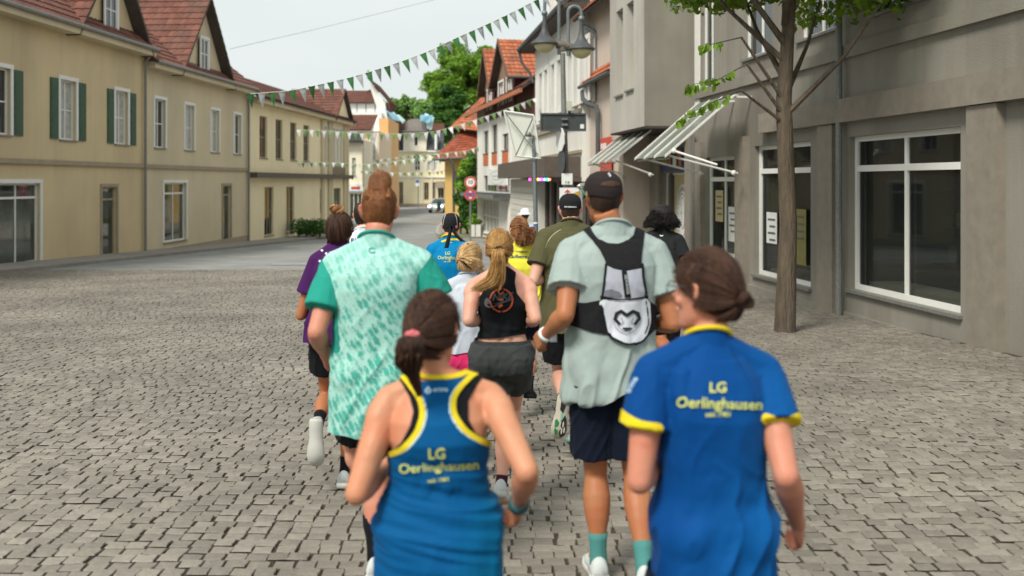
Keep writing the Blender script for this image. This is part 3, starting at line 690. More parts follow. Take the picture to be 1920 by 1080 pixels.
uc_, zc_ = (hu(955)+hu(920))/2, H.z(937, 333); b = MB(); lw_ = abs(hu(955)-hu(920))
stroke2d(lambda u, n, z: H.fr(uc_+u, n, zc_+z), b, circ(0, 0, lw_*.40, .36), .03, .165)
stroke2d(lambda u, n, z: H.fr(uc_+u, n, zc_+z), b, [(-lw_*.25, .08), (lw_*.25, .08)], .06, .165); stroke2d(lambda u, n, z: H.fr(uc_+u, n, zc_+z), b, [(-lw_*.25, -.1), (lw_*.25, -.1)], .04, .165)
b.build('sign_print', mat('faint_grey_print', (.45, .47, .46), .6), sg)
o_ = fbox(H, t, 'door', 'white', hu(955), hu(938), .0, .04, -1.8, .8)
b = MB(); b.tube([P(957, 225, 49), P(958.5, 420, 49)], .07, 8); b.build('downpipe', M['metal'], t, smooth='auto')
tiles(t, H.fr(H.k*43, .6, 6.05), H.fr(hu(889), .6, 5.85), H.fr(hu(889), -4.4, 9.4), H.fr(H.k*43, -4.4, 9.4), M['tile_b'])
b = MB(); b.fbox(H.fr, H.k*43, hu(889), .58, .7, 5.8, 6.0); b.build('bargeboard', mat('faded_orange_board', (.42, .15, .07), .7, .2, 4), t)
def cross_gable(Yn, Yf, nf, zb, ze, zr, wins=()):
    "cross gable on the roof: front along the street, ridge running inwards"
    u0, u1 = Yn*H.k, Yf*H.k; um = (u0+u1)/2; di = -6.5; fr = H.fr
    o = bpy.data.objects.new('dormer', None); COL.objects.link(o); o.parent = t
    class Q_: pass
    q = Q_(); q.fr = lambda u, n, z: H.fr(u, n+nf, z)
    walls(q, o, M['maroon'], u0, u1, zb, ze, wins, depth=nf-di, rec=.12, name='dormer_wall')
    b = MB(); b.prism([fr(u0, nf, ze+.002), fr(u1, nf, ze+.002), fr(um, nf, zr)], fr(0, -.12, 0)-fr(0, 0, 0)); b.build('gable', mat('gable_board', (.27, .17, .12), .8, .15, 4), o)
    for ue in (u0-.35, u1+.35):
        tiles(o, fr(ue, nf+.35, ze-.25), fr(ue, di, ze-.25), fr(um, di, zr+.1), fr(um, nf+.35, zr+.1), M['tile'])
        b = MB(); b.prism([fr(ue, nf+.36, ze-.45), fr(ue, nf+.36, ze-.2), fr(um, nf+.36, zr+.16), fr(um, nf+.36, zr-.1)], fr(0, .05, 0)-fr(0, 0, 0)); b.build('bargeboard', mat('bargeboard_brown', (.16, .085, .05), .7, .2, 4), o)
    b = MB(); b.tube([fr(u0-.42, nf+.4, ze-.28), fr(u0-.42, di, ze-.28)], .07, 8); b.build('gutter', M['lamp'], o, smooth='auto')
    for h in wins: window(q, o, h, 'trim', 'curtain', 1, 0, fw=.1, sill=False, surround=.12, rec=.06)
    return o
def gw_(Yn, Yf, fs, z0, z1): u0, u1 = Yn*H.k, Yf*H.k; return [(u0+(u1-u0)*a, u0+(u1-u0)*c, z0, z1) for a, c in fs]
cross_gable(47.0, 51.7, .12, 5.3, 7.15, 9.0, gw_(47.0, 51.7, ((.12, .40), (.58, .86)), 5.8, 7.0))
cross_gable(52.3, 55.4, .12, 5.3, 7.0, 9.15, gw_(52.3, 55.4, ((.3, .7),), 5.8, 6.9))

# ================================================================== house with the big orange roof and yellow wall, further down
t = thing('yellow_steep_roofed_house', 'mustard yellow house under a steep orange tiled roof with dark slated side', 'house', (-3.2, 76, gz(76)))
Fd = Front(75)
x0, x1 = -5.25, 3
walls(Fd, t, M['mustard'], x0, x1, -1.8, 3.6, [(-4.6, -4.0, .9, 2.6), (-3.3, -2.7, .9, 2.6)], depth=12)
for h in ((-4.6, -4.0, .9, 2.6), (-3.3, -2.7, .9, 2.6)): window(Fd, t, h, 'stone', 'stone', 1, 1)
tiles(t, (x0-.9, 74.2, 3.55), (x1, 74.2, 3.9), (x1, 77.5, 7.6), (-3.6, 77.5, 6.4), M['tile_r'])
tiles(t, (x0-.9, 86, 3.6), (x0-.9, 74.2, 3.55), (-3.6, 77.5, 6.4), (-4.6, 86, 6.4), M['slate'])
tiles(t, (-5.0, 76.5, 6.1), (-2.2, 75.0, 5.7), (1.5, 79, 9.9), (-1.7, 80, 9.6), M['tile'])
tiles(t, (-5.2, 88, 6.1), (-5.0, 76.5, 6.1), (-1.7, 80, 9.6), (-1.9, 88, 9.6), M['tile_b'])
tiles(t, (-2.2, 75.0, 5.7), (3, 75, 5.7), (3, 79, 9.9), (1.5, 79, 9.9), M['tile'])
gutter(t, [(x0-.9, 74.1, 3.5), (-3.4, 74.1, 3.66), (x1, 74.1, 3.9)], .09, m='lamp')
b = MB(); b.tube([P(841, 296, 74), P(847, 303, 74), P(850, 318, 74), P(851, 398, 74)], .1, 8); b.build('downpipe', M['lamp'], t, smooth='auto')
tiles(t, (-3.9, 72.5, 3.1), (-1.5, 72.5, 3.3), (-1.2, 75, 4.6), (-3.3, 75, 4.3), M['tile_b'])

# ================================================================== centre: pale yellow building with corner tower
t = thing('corner_tower_building', 'pale yellow building closing the street, with a domed corner tower and slate mansard roof', 'building', P(780, 390, 120))
C = Front(120); X = lambda px: (px-960)*120/FPX; Z = lambda py: CAMZ-(py-HOR)*120/FPX
wl = [(X(777), X(788), Z(320), Z(300)), (X(801), X(808), Z(320), Z(302)), (X(813), X(820), Z(320), Z(302)), (X(742), X(748), Z(320), Z(302)),
      (X(748), X(756), Z(386), Z(341)), (X(795), X(804), Z(375), Z(342)), (X(811), X(817), Z(372), Z(342)), (X(821), X(832), Z(386), Z(352))]
walls(C, t, M['yellow'], X(726), X(836), -1.6, Z(283), wl, depth=14, rec=.3)
for i, h in enumerate(wl): window(C, t, h, 'trim' if i < 4 else 'stone', 'glass' if i in (0, 4, 5, 7) else 'curtain', 1, 1, rec=.2, fw=.1, surround=.2 if i < 4 else 0, sill=False)
fbox(C, t, 'cornice', 'trim', X(726), X(836), 0, .35, Z(285), Z(282)); fbox(C, t, 'string_course', 'trim', X(726), X(836), 0, .18, Z(333), Z(331))
for px_ in (790, 808, 730): fbox(C, t, 'pilaster', 'cream2', X(px_), X(px_+3), 0, .15, Z(386), Z(334))
b = MB(); b.prism([(X(777)+.35+.45*math.cos(R(a)), 119.85, Z(297)+.5*math.sin(R(a))) for a in range(0, 181, 20)], (0, .1, 0)); b.build('arched_head', M['green'], t)
fbox(C, t, 'balcony', 'stone', X(818), X(834), .2, 1.2, Z(352), Z(340))
fbox(C, t, 'plinth', 'stone', X(726), X(836), 0, .2, -1.6, Z(382))
fbox(C, t, 'tower_wall', 'cream2', X(757), X(800), -2.4, .5, Z(284), Z(247))
tw = window(C, t, (X(777), X(785), Z(274), Z(256)), 'trim', 'glass', 0, 0, rec=-.55, fw=.08, sill=False)
b = MB(); cx_ = X(778.5); cz_ = Z(249); wd = X(800)-X(757)
prof = [(1.18, 0), (1.2, .15), (.98, .3), (.9, .8), (.8, 1.3), (.62, 1.6), (.3, 1.75), (.06, 1.8)]
b.rings([[Vector((cx_+sx*wd/2*r_, 121+sy*2.0*r_, cz_+h_)) for sx, sy in ((-1, -.7), (-.7, -1), (.7, -1), (1, -.7), (1, .7), (.7, 1), (-.7, 1), (-1, .7))] for r_, h_ in prof])
b.build('tower_dome', mat('lead_grey', (.17, .15, .13), .5, .2, 1), t)
for a, c in ((726, 757), (800, 832)):
    ro = tiles(t, (X(a), 119.7, Z(282)), (X(c), 119.7, Z(282)), (X(c), 121, Z(246)), (X(a), 121, Z(246)), M['slate'], tw=.3, th=.4)
tiles(t, (X(726), 120.8, Z(244)), (X(760), 120.8, Z(244)), (X(752), 125, Z(220)), (X(735), 125, Z(220)), M['tile_b'])
tiles(t, (X(795), 120.8, Z(244)), (X(834), 120.8, Z(244)), (X(826), 125, Z(222)), (X(800), 125, Z(222)), M['tile_b'])
b = MB(); b.fbox(C.fr, X(816), X(820), .3, .9, Z(281), Z(252)); b.build('dormer', M['trim'], t)
# blue and white cloths hung above the roofs
for k_, (quad_, mm) in enumerate((([(721, 205), (735, 212), (752, 228), (738, 226)], 'cloth_blue'), ([(735, 210), (748, 216), (760, 226), (756, 233)], 'cloth_white'), ([(787, 216), (812, 216), (808, 232), (788, 228)], 'cloth_blue'), ([(796, 212), (814, 220), (810, 244), (801, 243)], 'cloth_white'))):
    col = {'cloth_blue': (.22, .45, .60), 'cloth_white': (.55, .72, .74)}[mm]; Yc = 108+.4*k_
    pp = [P(x, y, Yc) for x, y in quad_]; V = []; n_ = 8
    for i in range(n_+1):
        for j in range(n_+1):
            a = pp[0].lerp(pp[1], i/n_); c = pp[3].lerp(pp[2], i/n_); q = a.lerp(c, j/n_); V.append((q.x, q.y+.06*math.sin(i*1.1+j*.5), q.z+.05*math.sin(i*.9)))
    F = [(i*(n_+1)+j, i*(n_+1)+j+1, (i+1)*(n_+1)+j+1, (i+1)*(n_+1)+j) for i in range(n_) for j in range(n_)]
    me = me_np('cloth_banner', V, F, mat(mm, col, .8, .1, 2), True); o = link('cloth_banner', me); md = o.modifiers.new('s', 'SOLIDIFY'); md.thickness = .02
    tag(o, ('blue cloth drooping in front of the orange house wall, left of the tower', 'pale cloth next to the blue one, left of the grey dome', 'blue cloth hanging in the air right of the grey dome', 'pale turquoise cloth hanging at the far right of the dome')[k_], 'cloth', 'blue and white cloths over the street')

# ================================================================== left row
t = thing('yellow_pilastered_building', 'cream yellow building with tall window bands, brown ledge and gabled dark tiled roof', 'building', (-12.9, 64, gz(64)))
Lc = Fac(-12.4-.067*72, .067, 1)
lu = Lc.u
lz = lambda px, py: Lc.z(px, py)
hs = [(lu(a), lu(c), 2.95, 5.6) for a, c in ((606, 612), (623, 627.5), (629.5, 634), (636, 640.5))]
gh = [(lu(626), lu(639), -1.5, 1.35), (lu(600), lu(606), -.2, 1.3)]
more = [(Lc.k*a, Lc.k*(a+1.3), 3.1, 5.4) for a in (52.2, 55, 57.8, 60.6)]+[(Lc.k*a, Lc.k*(a+1.6), -1.2, 1.5) for a in (53, 57)]
walls(Lc, t, M['yellow'], Lc.k*50.5, lu(650), -2.2, 6.25, hs+gh+more, depth=9, rec=.2)
for h in hs: window(Lc, t, h, 'trim', 'curtain', 0, 1, surround=.14)
for h in gh+more: window(Lc, t, h, 'stone', 'glass', 1, 1)
fbox(Lc, t, 'ledge', 'brown', Lc.k*50.5, lu(650)+.3, 0, .45, 2.02, 2.3)
fbox(Lc, t, 'eaves_cornice', 'cream', Lc.k*50.5, lu(650)+.4, 0, .55, 6.0, 6.3)
for a in (601, 614, 617.5, 643, 648): fbox(Lc, t, 'pilaster', 'cream', lu(a), lu(a)+.55, 0, .14, -2, 6.0)
uu = lu(620)
while uu < lu(643): fbox(Lc, t, 'baluster', 'stone', uu, uu+.14, .05, .2, 2.3, 2.85); uu += .38
tiles(t, Lc.fr(Lc.k*50, .7, 6.3), Lc.fr(lu(650)+.6, .7, 6.3), Lc.fr(lu(650)+.1, -3.6, 8.3), Lc.fr(Lc.k*50, -3.6, 8.3), M['tile_b'])
Yn, Yf = Lc.Y(618), Lc.Y(648); xg = -12.35
b = MB(); pz = [Vector((Lc.fr(Yn*Lc.k, .3, 6.3))), Vector((Lc.fr(Yf*Lc.k, .3, 6.3))), Vector((Lc.fr((Yn+Yf)/2*Lc.k, .3, 8.35)))]
b.prism(pz, Lc.fr(0, -.2, 0)-Lc.fr(0, 0, 0)); b.build('gable', M['yellow'], t)
pk = (Yn+Yf)/2*Lc.k
tiles(t, Lc.fr(Yn*Lc.k-.4, .6, 6.1), Lc.fr(Yn*Lc.k-.4, -4, 6.1), Lc.fr(pk, -3.4, 8.5), Lc.fr(pk, .6, 8.5), M['tile_b'])
tiles(t, Lc.fr(Yf*Lc.k+.4, .6, 6.1), Lc.fr(Yf*Lc.k+.4, -4, 6.1), Lc.fr(pk, -3.4, 8.5), Lc.fr(pk, .6, 8.5), M['tile_b'])

t = thing('narrow_cream_house', 'narrow cream house with small slate roof and a white and red shop sign', 'house', (-13.4, 84, gz(84)))
D = Front(84); X = lambda px: (px-960)*84/FPX; Z = lambda py: CAMZ-(py-HOR)*84/FPX
h2 = [(X(660), X(667), Z(330), Z(296)), (X(655), X(679), Z(412), Z(362))]
walls(D, t, M['cream2'], X(644), X(681), -1.9, Z(262), h2, depth=8)
window(D, t, h2[0], 'stone', 'curtain', 0, 1); window(D, t, h2[1], 'trim', 'glass2', 2, 0, name='shop_window', sill=False)
tiles(t, (X(640), 83.3, Z(266)), (X(684), 83.3, Z(266)), (X(672), 87, Z(246)), (X(640), 87, Z(246)), M['slate'])
s_ = fbox(D, t, 'shop_sign', 'signw', X(650), X(681), .02, .2, Z(359), Z(345)); fbox(D, s_, 'sign_field', 'red', X(659), X(676), .202, .22, Z(355), Z(350)); fbox(D, s_, 'sign_field', mat('sign_lightblue', (.3, .45, .7), .6), X(651), X(680), .202, .215, Z(359), Z(357.5))
b = MB(); b.tube([P(680, 262, 83.5), P(681, 350, 83.5)], .08); b.build('downpipe', M['stone'], t)
b = MB(); b.tube([P(661, 320, 83.9), P(661, 327, 83.2)], .03); b.ell(P(661, 332, 83.2), .12, .12, .22); b.build('wall_lantern', M['black'], t)

t = thing('rose_house', 'beige pink house with brown tiled roof and a white bay window', 'house', (-12.8, 90, gz(90)))
D = Front(90); X = lambda px: (px-960)*90/FPX; Z = lambda py: CAMZ-(py-HOR)*90/FPX
h2 = [(X(694), X(705), Z(300), Z(258)), (X(690), X(707), Z(405), Z(350))]
walls(D, t, M['rose'], X(670), X(711), -1.7, Z(246), h2, depth=9)
window(D, t, h2[0], 'trim', 'curtain', 1, 3, fw=.12, surround=.15); window(D, t, h2[1], 'trim', 'glass2', 1, 0, sill=False, name='shop_window')
fbox(D, t, 'window_apron', 'trim', X(693), X(706), 0, .15, Z(307), Z(301))
tiles(t, (X(640), 89.4, Z(244)), (X(697), 89.4, Z(244)), (X(697), 94, Z(210)), (X(640), 94, Z(210)), M['tile_b'])
b = MB(); b.prism([(X(697), 89.9, Z(246)), (X(711), 89.9, Z(246)), (X(698), 94, Z(209))], (0, .2, 0)); b.build('gable', M['trim'], t)

t = thing('apricot_house', 'apricot orange house between the pink house and the tower building', 'house', (-12.6, 98, gz(98)))
D = Front(98); X = lambda px: (px-960)*98/FPX; Z = lambda py: CAMZ-(py-HOR)*98/FPX
h2 = [(X(712), X(718), Z(300), Z(275)), (X(712), X(720), Z(395), Z(352))]
walls(D, t, M['apricot'], X(700), X(728), -1.6, Z(222), h2, depth=9)
for h in h2: window(D, t, h, 'stone', 'glass', 0, 1)
tiles(t, (X(704), 97.5, Z(287)), (X(720), 97.5, Z(282)), (X(718), 98, Z(270)), (X(706), 98, Z(272)), M['tile_b'])

t = thing('white_gabled_hall', 'large white hall with wide brown tiled roof and steep white gable behind the houses', 'building', (-18, 116, gz(110)))
Yb = 114; X = lambda px: (px-960)*Yb/FPX; Z = lambda py: CAMZ-(py-HOR)*Yb/FPX
b = MB(); b.box((X(560), Yb+.2, -1.5), (X(716), Yb+12, Z(190))); b.build('wall', M['trim'], t)
b = MB(); b.prism([(X(690), Yb, Z(152)), (X(703), Yb, Z(192)), (X(716), Yb, Z(232)), (X(728), Yb, Z(232)), (X(722), Yb, Z(194)), (X(706), Yb, Z(168))], (0, .4, 0)); b.build('gable', M['trim'], t)
tiles(t, (X(555), Yb-.3, Z(193)), (X(703), Yb-.3, Z(193)), (X(688), Yb+6, Z(161)), (X(560), Yb+6, Z(161)), M['tile_b'], tw=.3, th=.4)
tiles(t, (X(728), Yb+1, Z(190)), (X(728), Yb+9, Z(190)), (X(692), Yb+9, Z(147)), (X(692), Yb-1.3, Z(147)), M['tile_b'])
tiles(t, (X(676), Yb+5, Z(164)), (X(700), Yb+5, Z(164)), (X(692), Yb+8, Z(147)), (X(688), Yb+8, Z(147)), M['tile_b'])
b = MB(); b.box((X(560), Yb-1.0, Z(228)), (X(718), Yb+.2, Z(212))); b.build('white_band', M['trim'], t)
for px_ in range(600, 716, 17): fbox(Front(Yb), t, 'seam', 'galv', X(px_), X(px_)+.08, -.18, -.14, Z(212), Z(194))
b = MB(); b.tube([P(690, 148, Yb+2), P(690, 131, Yb+2)], .05); b.ell(P(690, 136, Yb+2), .16, .16, .3); b.build('finial', M['galv'], t)
b = MB(); b.box((X(722), Yb+.5, Z(212)), (X(730), Yb+6, Z(192))); b.build('chimney', M['maroon'], t)

# houses of the left row nearer to us: steep brown roofs, gables, shopfronts
def left_house(ya, yb, ez, rz, wm, nm, lab, gables=(), dorm=(), wst=2.6, wz=(3.2, 5.2), shutters=None, jut=0.):
    Lh = Fac(Lc.a+jut, .067, 1); t = thing(nm, lab, 'house', (Lh.fr(ya*Lh.k, 0, 0).x, ya, gz(ya))); k = Lh.k; U0, U1 = ya*k, yb*k; n_ = int((yb-ya-1.2)/wst)
    us = [U0+(U1-U0)*(i+.5)/n_ for i in range(n_)]
    hs = [(u-.5, u+.5, wz[0], wz[1]) for u in us]; m_ = max(2, n_//2); gs = []
    for i in range(m_):
        u = U0+(U1-U0)*(i+.5)/m_; gs.append((u-1.15, u+1.15, -.75, 1.75) if i != m_//2 else (u-.55, u+.55, -1.35, 1.6))
    walls(Lh, t, wm, U0, U1, -2.1, ez, hs+gs, depth=9, rec=.2)
    for h in hs:
        window(Lh, t, h, 'trim', 'glass' if random.random() < .6 else 'curtain', 1, 1, surround=.13)
        if shutters:
            for a, c in ((h[0]-.62, h[0]-.16), (h[1]+.16, h[1]+.62)):
                sh_ = fbox(Lh, t, 'shutter', shutters, a, c, .005, .05, h[2], h[3])
                b = MB()
                for q in range(8): b.fbox(Lh.fr, a+.04, c-.04, .05, .062, h[2]+.1+q*.23, h[2]+.22+q*.23)
                b.build('slats', shutters, sh_)
    for h in gs:
        window(Lh, t, h, 'stone' if h[2] < -1 else 'trim', 'glass2', 0 if h[2] < -1 else 1, 0, name='house_door' if h[2] < -1 else 'shop_window', sill=h[2] > -1, transom=h[3]-.45, surround=.12)
    fbox(Lh, t, 'plinth', 'stone', U0, U1, 0, .07, -2.1, -1.0); fbox(Lh, t, 'string_course', 'stone', U0, U1, 0, .10, 2.35, 2.5); fbox(Lh, t, 'eaves', 'cream', U0, U1, 0, .5, ez-.26, ez-.02)
    gutter(t, [Lh.fr(U0, .58, ez), Lh.fr(U1, .58, ez)], .08); b = MB(); b.tube([Lh.fr(U1-.15, .5, ez-.05), Lh.fr(U1-.15, .12, ez-.5), Lh.fr(U1-.15, .12, -1.5)], .055, 8); b.build('downpipe', M['galv'], t, smooth='auto')
    tiles(t, Lh.fr(U0-.2, .6, ez), Lh.fr(U1+.2, .6, ez), Lh.fr(U1+.2, -4.5, rz), Lh.fr(U0-.2, -4.5, rz), M['tile_b'], tw=.3, th=.38)
    for (g0, g1, gh) in gables:
        a, c = U0+(U1-U0)*g0, U0+(U1-U0)*g1; mid = (a+c)/2
        b = MB(); b.prism([Lh.fr(a, .02, ez+.003), Lh.fr(c, .02, ez+.003), Lh.fr(mid, .02, ez+gh)], Lh.fr(0, -.2, 0)-Lh.fr(0, 0, 0)); g_ = b.build('gable', wm, t)
        class Q_: pass
        q = Q_(); q.fr = lambda u, n, z: Lh.fr(u, n+.16, z); window(q, t, (mid-.45, mid+.45, ez+.35, ez+1.75), 'trim', 'glass', 1, 1, rec=.0, surround=.1, sill=False)
        for e in (a-.4, c+.4): tiles(t, Lh.fr(e, .5, ez-.25), Lh.fr(e, -4, ez-.25), Lh.fr(mid, -4, ez+gh+.12), Lh.fr(mid, .5, ez+gh+.12), M['tile_b'], tw=.3, th=.38)
    b = MB(); cu = U0+(U1-U0)*.75; b.fbox(Lh.fr, cu, cu+.7, -4.0, -3.3, rz-1.2, rz+.9); b.build('chimney', M['maroon'], t)
    return t
left_house(38.2, 50.3, 6.6, 10.6, M['cream'], 'cream_gabled_house', 'cream house with street gable and steep brown roof, beside the yellow pilastered building', [(.25, .72, 3.6)], wst=2.7)
left_house(26.6, 38.0, 7.0, 11.6, mat('ochre_render', (.62, .50, .30), .86, .06, .7, dirt=(.5, .25)), 'ochre_shuttered_house', 'ochre house with dark green shutters and shop windows, second in the near left row', [(.52, .95, 3.4)], wst=2.9, shutters=mat('shutter_green', (.045, .10, .06), .6, .1, 4), jut=.12)
left_house(12, 26.4, 7.6, 12, mat('grey_beige_render', (.50, .465, .35), .88, .06, .7, dirt=(.5, .3)), 'grey_beige_house', 'grey beige rendered house nearest on the left side of the street', [], wst=3.2, jut=-.1)
# ------------------------------------------------------------------ street lamp with its signs
YL = 21.7
t = thing('street_lamp', 'grey double armed street lamp with two bell shaped shades and yellowish glass bowls', 'street lamp', (P(1061, 341, YL).x, YL, gz(YL)))
LP = lambda x, y, dy=0: P(x, y, YL+dy)
b = MB(); b.tube([Vector((P(1063, 341, YL).x+.02, YL, gz(YL))), LP(1061, 330), LP(1057, 200), LP(1055, 100)], [.075, .068, .06, .055], 12); b.build('post', M['galv'], t, smooth='auto')
b = MB(); b.tube([LP(1043, 82), LP(1072, 88)], .10, 12); b.tube([LP(1056, 96), LP(1055, 82)], .09, 12); b.build('clamp', mat('rusty_grey', (.14, .125, .10), .7, .3, 12), t, smooth='auto')
for k_, (xa, ya, xl, yj, px_) in enumerate(((1048, 102, 1021, 25, 1), (1065.5, 105, 1090, 35, 1))):
    # arm: up from the clamp, half circle over, down to the ball joint
    top = -2 if k_ == 0 else 16; pts = [LP(xa, ya), LP(xa, (ya+top)/2), LP(xa, top+4)]
    if k_ == 1: pts = [LP(1065.5, 105), LP(1065.5, 50), LP(1065, 24)]
    xc = (pts[-1].x+LP(xl, yj).x)/2; rr_ = (LP(xl, yj).x-pts[-1].x)/2; zc = pts[-1].z
    for i in range(1, 12):
        a = math.pi*(1-i/12); pts.append(Vector((xc+rr_*math.cos(a), YL, zc+abs(rr_)*1.0*math.sin(a))))
    pts.append(LP(xl, yj))
    b = MB(); b.tube(pts, .038, 10); b.build('arm', M['metal'], t, smooth='auto')
    b = MB(); c_ = LP(xl, yj); b.ell(c_, .072, .072, .072, 16, 10); b.build('ball_joint', M['metal'], t, smooth=True)
    sc = YL/FPX
    prof = [(3.5, 5), (3.6, 14), (4.6, 24), (6.5, 33), (10, 41), (15, 47), (20, 51), (24.5, 54.5), (26, 57.5), (25, 59), (20, 58.5), (17, 57)]
    b = MB(); b.lathe(c_, [(r_*sc, -h_*sc) for r_, h_ in prof], 32); b.build('shade', M['lamp'], t, smooth='auto')
    b = MB(); b.lathe(c_-Vector((0, 0, 58*sc)), [(19.5*sc*math.cos(R(a)), -17*sc*math.sin(R(a))) for a in range(0, 90, 10)]+[(.2*sc, -17*sc)], 28); g_ = b.build('glass_bowl', M['globe'], t, smooth=True)
    b = MB(); b.ell(c_-Vector((0, 0, 62*sc)), .11, .11, .055); b.build('bulb', mat('lamp_inner', (.2, .19, .15), .5), t, smooth=True)
b = MB(); bx = Front(YL-.12); b.fbox(bx.fr, bx.u(1063), bx.u(1072), -.08, .08, bx.z(0, 208), bx.z(0, 190)); b.build('junction_box', mat('box_cream', (.45, .47, .38), .6), t)
b = MB(); b.box((LP(1065, 0).x, YL-.05, LP(0, 212).z), (LP(1070, 0).x, YL+.05, LP(0, 208).z)); b.build('box_gland', M['lamp'], t)
# boards on the post
F1 = Front(YL-.1)
bd = thing('back_of_road_sign', 'dark rectangular board with rim seen from behind, fixed high on the lamp post', 'sign', P(1056, 230, YL-.1))
b = MB(); b.fbox(F1.fr, F1.u(1014), F1.u(1098), -.03, -.01, F1.z(0, 244), F1.z(0, 214)); b.build('board', mat('board_dark', (.05, .06, .06), .5, .15, 6), bd)
b = MB()
for a in ((1013, 1099, 246, 243), (1013, 1099, 215, 212)): b.fbox(F1.fr, F1.u(a[0]), F1.u(a[1]), -.05, .02, F1.z(0, a[2]), F1.z(0, a[3]))
for a in ((1013, 1015.5), (1096.5, 1099)): b.fbox(F1.fr, F1.u(a[0]), F1.u(a[1]), -.045, .017, F1.z(0, 243), F1.z(0, 215))
b.build('rim', M['lamp'], bd)
b = MB(); b.fbox(F1.fr, F1.u(1088), F1.u(1095), -.01, -.004, F1.z(0, 241), F1.z(0, 233)); b.build('sticker', M['signw'], bd)
b = MB(); b.fbox(F1.fr, F1.u(1053), F1.u(1064), -.012, .06, F1.z(0, 236), F1.z(0, 232)); b.fbox(F1.fr, F1.u(1053), F1.u(1064), -.012, .06, F1.z(0, 225), F1.z(0, 222)); b.build('bracket', M['galv'], bd)
def disc3(c, nrm, r, th, m, name, parent, seg=28, sides=None, rot=0):
    nrm = Vector(nrm).normalized(); a = nrm.cross(Vector((0, 0, 1))).normalized(); bb = nrm.cross(a); n_ = sides or seg
    b = MB(); b.prism([Vector(c)+(a*math.cos(2*math.pi*i/n_+rot)+bb*math.sin(2*math.pi*i/n_+rot))*r for i in range(n_)], nrm*th); return b.build(name, m, parent)
s1 = thing('round_sign_edge_on', 'dark round sign seen edge on, low on the lamp post above the small white plate', 'sign', P(1053, 304, YL))
disc3(P(1053, 304, YL-.02), (1, .28, 0), .27, .02, M['black'], 'sign_back', s1); disc3(P(1052.6, 304, YL-.02), (-1, -.28, 0), .27, .01, M['lamp'], 'sign_face', s1)
s1 = thing('triangular_sign_edge_on', 'sign seen edge on with bright white rim, just below the dark board', 'sign', P(1052, 262, YL))
disc3(P(1053, 262, YL-.02), (1, .3, 0), .28, .02, M['brown'], 'sign_back', s1, sides=8, rot=.39); disc3(P(1051.5, 262, YL-.02), (-1, -.3, 0), .28, .02, M['signw'], 'sign_face', s1, sides=8, rot=.39)
F2 = Front(YL-.14)
s2 = thing('small_white_plate', 'small white plate with faint green mark on the lamp post', 'sign', P(1063, 335, YL-.1))
b = MB(); b.fbox(F2.fr, F2.u(1053), F2.u(1073.5), -.02, 0, F2.z(0, 346), F2.z(0, 325)); b.build('plate', M['signw'], s2)
b = MB(); b.fbox(F2.fr, F2.u(1060), F2.u(1062), 0, .003, F2.z(0, 344), F2.z(0, 339)); b.fbox(F2.fr, F2.u(1064), F2.u(1068), 0, .003, F2.z(0, 344), F2.z(0, 340)); b.build('green_mark', M['pgreen2'], s2)
s3 = thing('arrow_sign', 'white sign with red upward arrow and yellow figure, lowest on the lamp post', 'sign', P(1067, 375, YL-.1))
b = MB(); b.fbox(F2.fr, F2.u(1049), F2.u(1086), -.02, 0, F2.z(0, 400), F2.z(0, 352)); b.build('plate', M['signw'], s3)
b = MB(); zz = lambda y: F2.z(0, y); uu_ = F2.u
b.prism([F2.fr(uu_(x), .002, zz(y)) for x, y in ((1062.5, 368), (1062.5, 360), (1059, 362), (1058.5, 360), (1064, 355), (1069.5, 360), (1069, 362), (1065.5, 360), (1065.5, 368))], (0, -.003, 0)); b.build('red_arrow', M['red'], s3)
b = MB(); b.prism([F2.fr(uu_(x), .004, zz(y)) for x, y in ((1068, 366), (1074, 363), (1080, 360), (1086, 358), (1086, 374), (1076, 371))], (0, -.003, 0)); b.build('yellow_figure', mat('sign_yellow', (.5, .3, .03), .6), s3)
# temporary sign seen from behind on its own pole
YP = 17.
t = thing('sign_pole', 'slim grey green pole with dark cap in front of the white shopfront', 'pole', (P(1004, 341, YP).x, YP, gz(YP)))
b = MB(); b.tube([Vector((P(1006.5, 341, YP).x, YP, gz(YP))), P(1005, 440, YP), P(1000.5, 229, YP)], [.04, .04, .037], 12); b.build('pole', M['metal'], t, smooth='auto')
b = MB(); b.tube([P(1000.5, 232, YP), P(1000.4, 226, YP)], .044, 12); b.build('cap', M['black'], t)
for y, mm in ((418, 'signw'), (421.5, 'blue')):
    b = MB(); b.tube([P(1004.4, y-1.6, YP), P(1004.5, y+1.6, YP)], .0415, 12); b.build('adhesive_band', M[mm], t)
t = thing('back_of_white_sign', 'translucent white sign seen from behind, tilted, with crossed metal braces on the pole', 'sign', P(985, 250, YP-.05))
q = [P(945, 208, YP+.1), P(1001, 216, YP-.12), P(1013, 297, YP-.06), P(966, 293, YP+.12)]
mt = leafmat('sign_sheet', (.60, .62, .56), (.72, .74, .68), .35)
nn_ = (q[1]-q[0]).cross(q[2]-q[0]).normalized()*.012; b = MB(); b.prism([p+Vector((0, .03, 0)) for p in q], nn_); b.build('sheet', mt, t)
b = MB()
for a, c in ((P(948, 212, YP), P(1009, 291, YP-.09)), (P(999, 222, YP-.12), P(967, 292, YP+.05)), (P(965, 293, YP+.05), P(1014, 298, YP-.1))): b.tube([a-Vector((0, .02, 0)), c-Vector((0, .02, 0))], .011, 6)
b.build('brace', M['galv'], t, smooth='auto')
b = MB()
for i in range(4): b.tube([q[i]+Vector((0, -.0, 0)), q[(i+1) % 4]], .015, 6)
b.build('frame', M['trim'], t, smooth='auto')
b = MB(); b.ell(P(991, 252, YP-.1), .045, .04, .045); b.tube([P(985, 254, YP-.08), P(1002, 254, YP-.08)], .022, 8); b.build('clamp', M['galv'], t, smooth='auto')
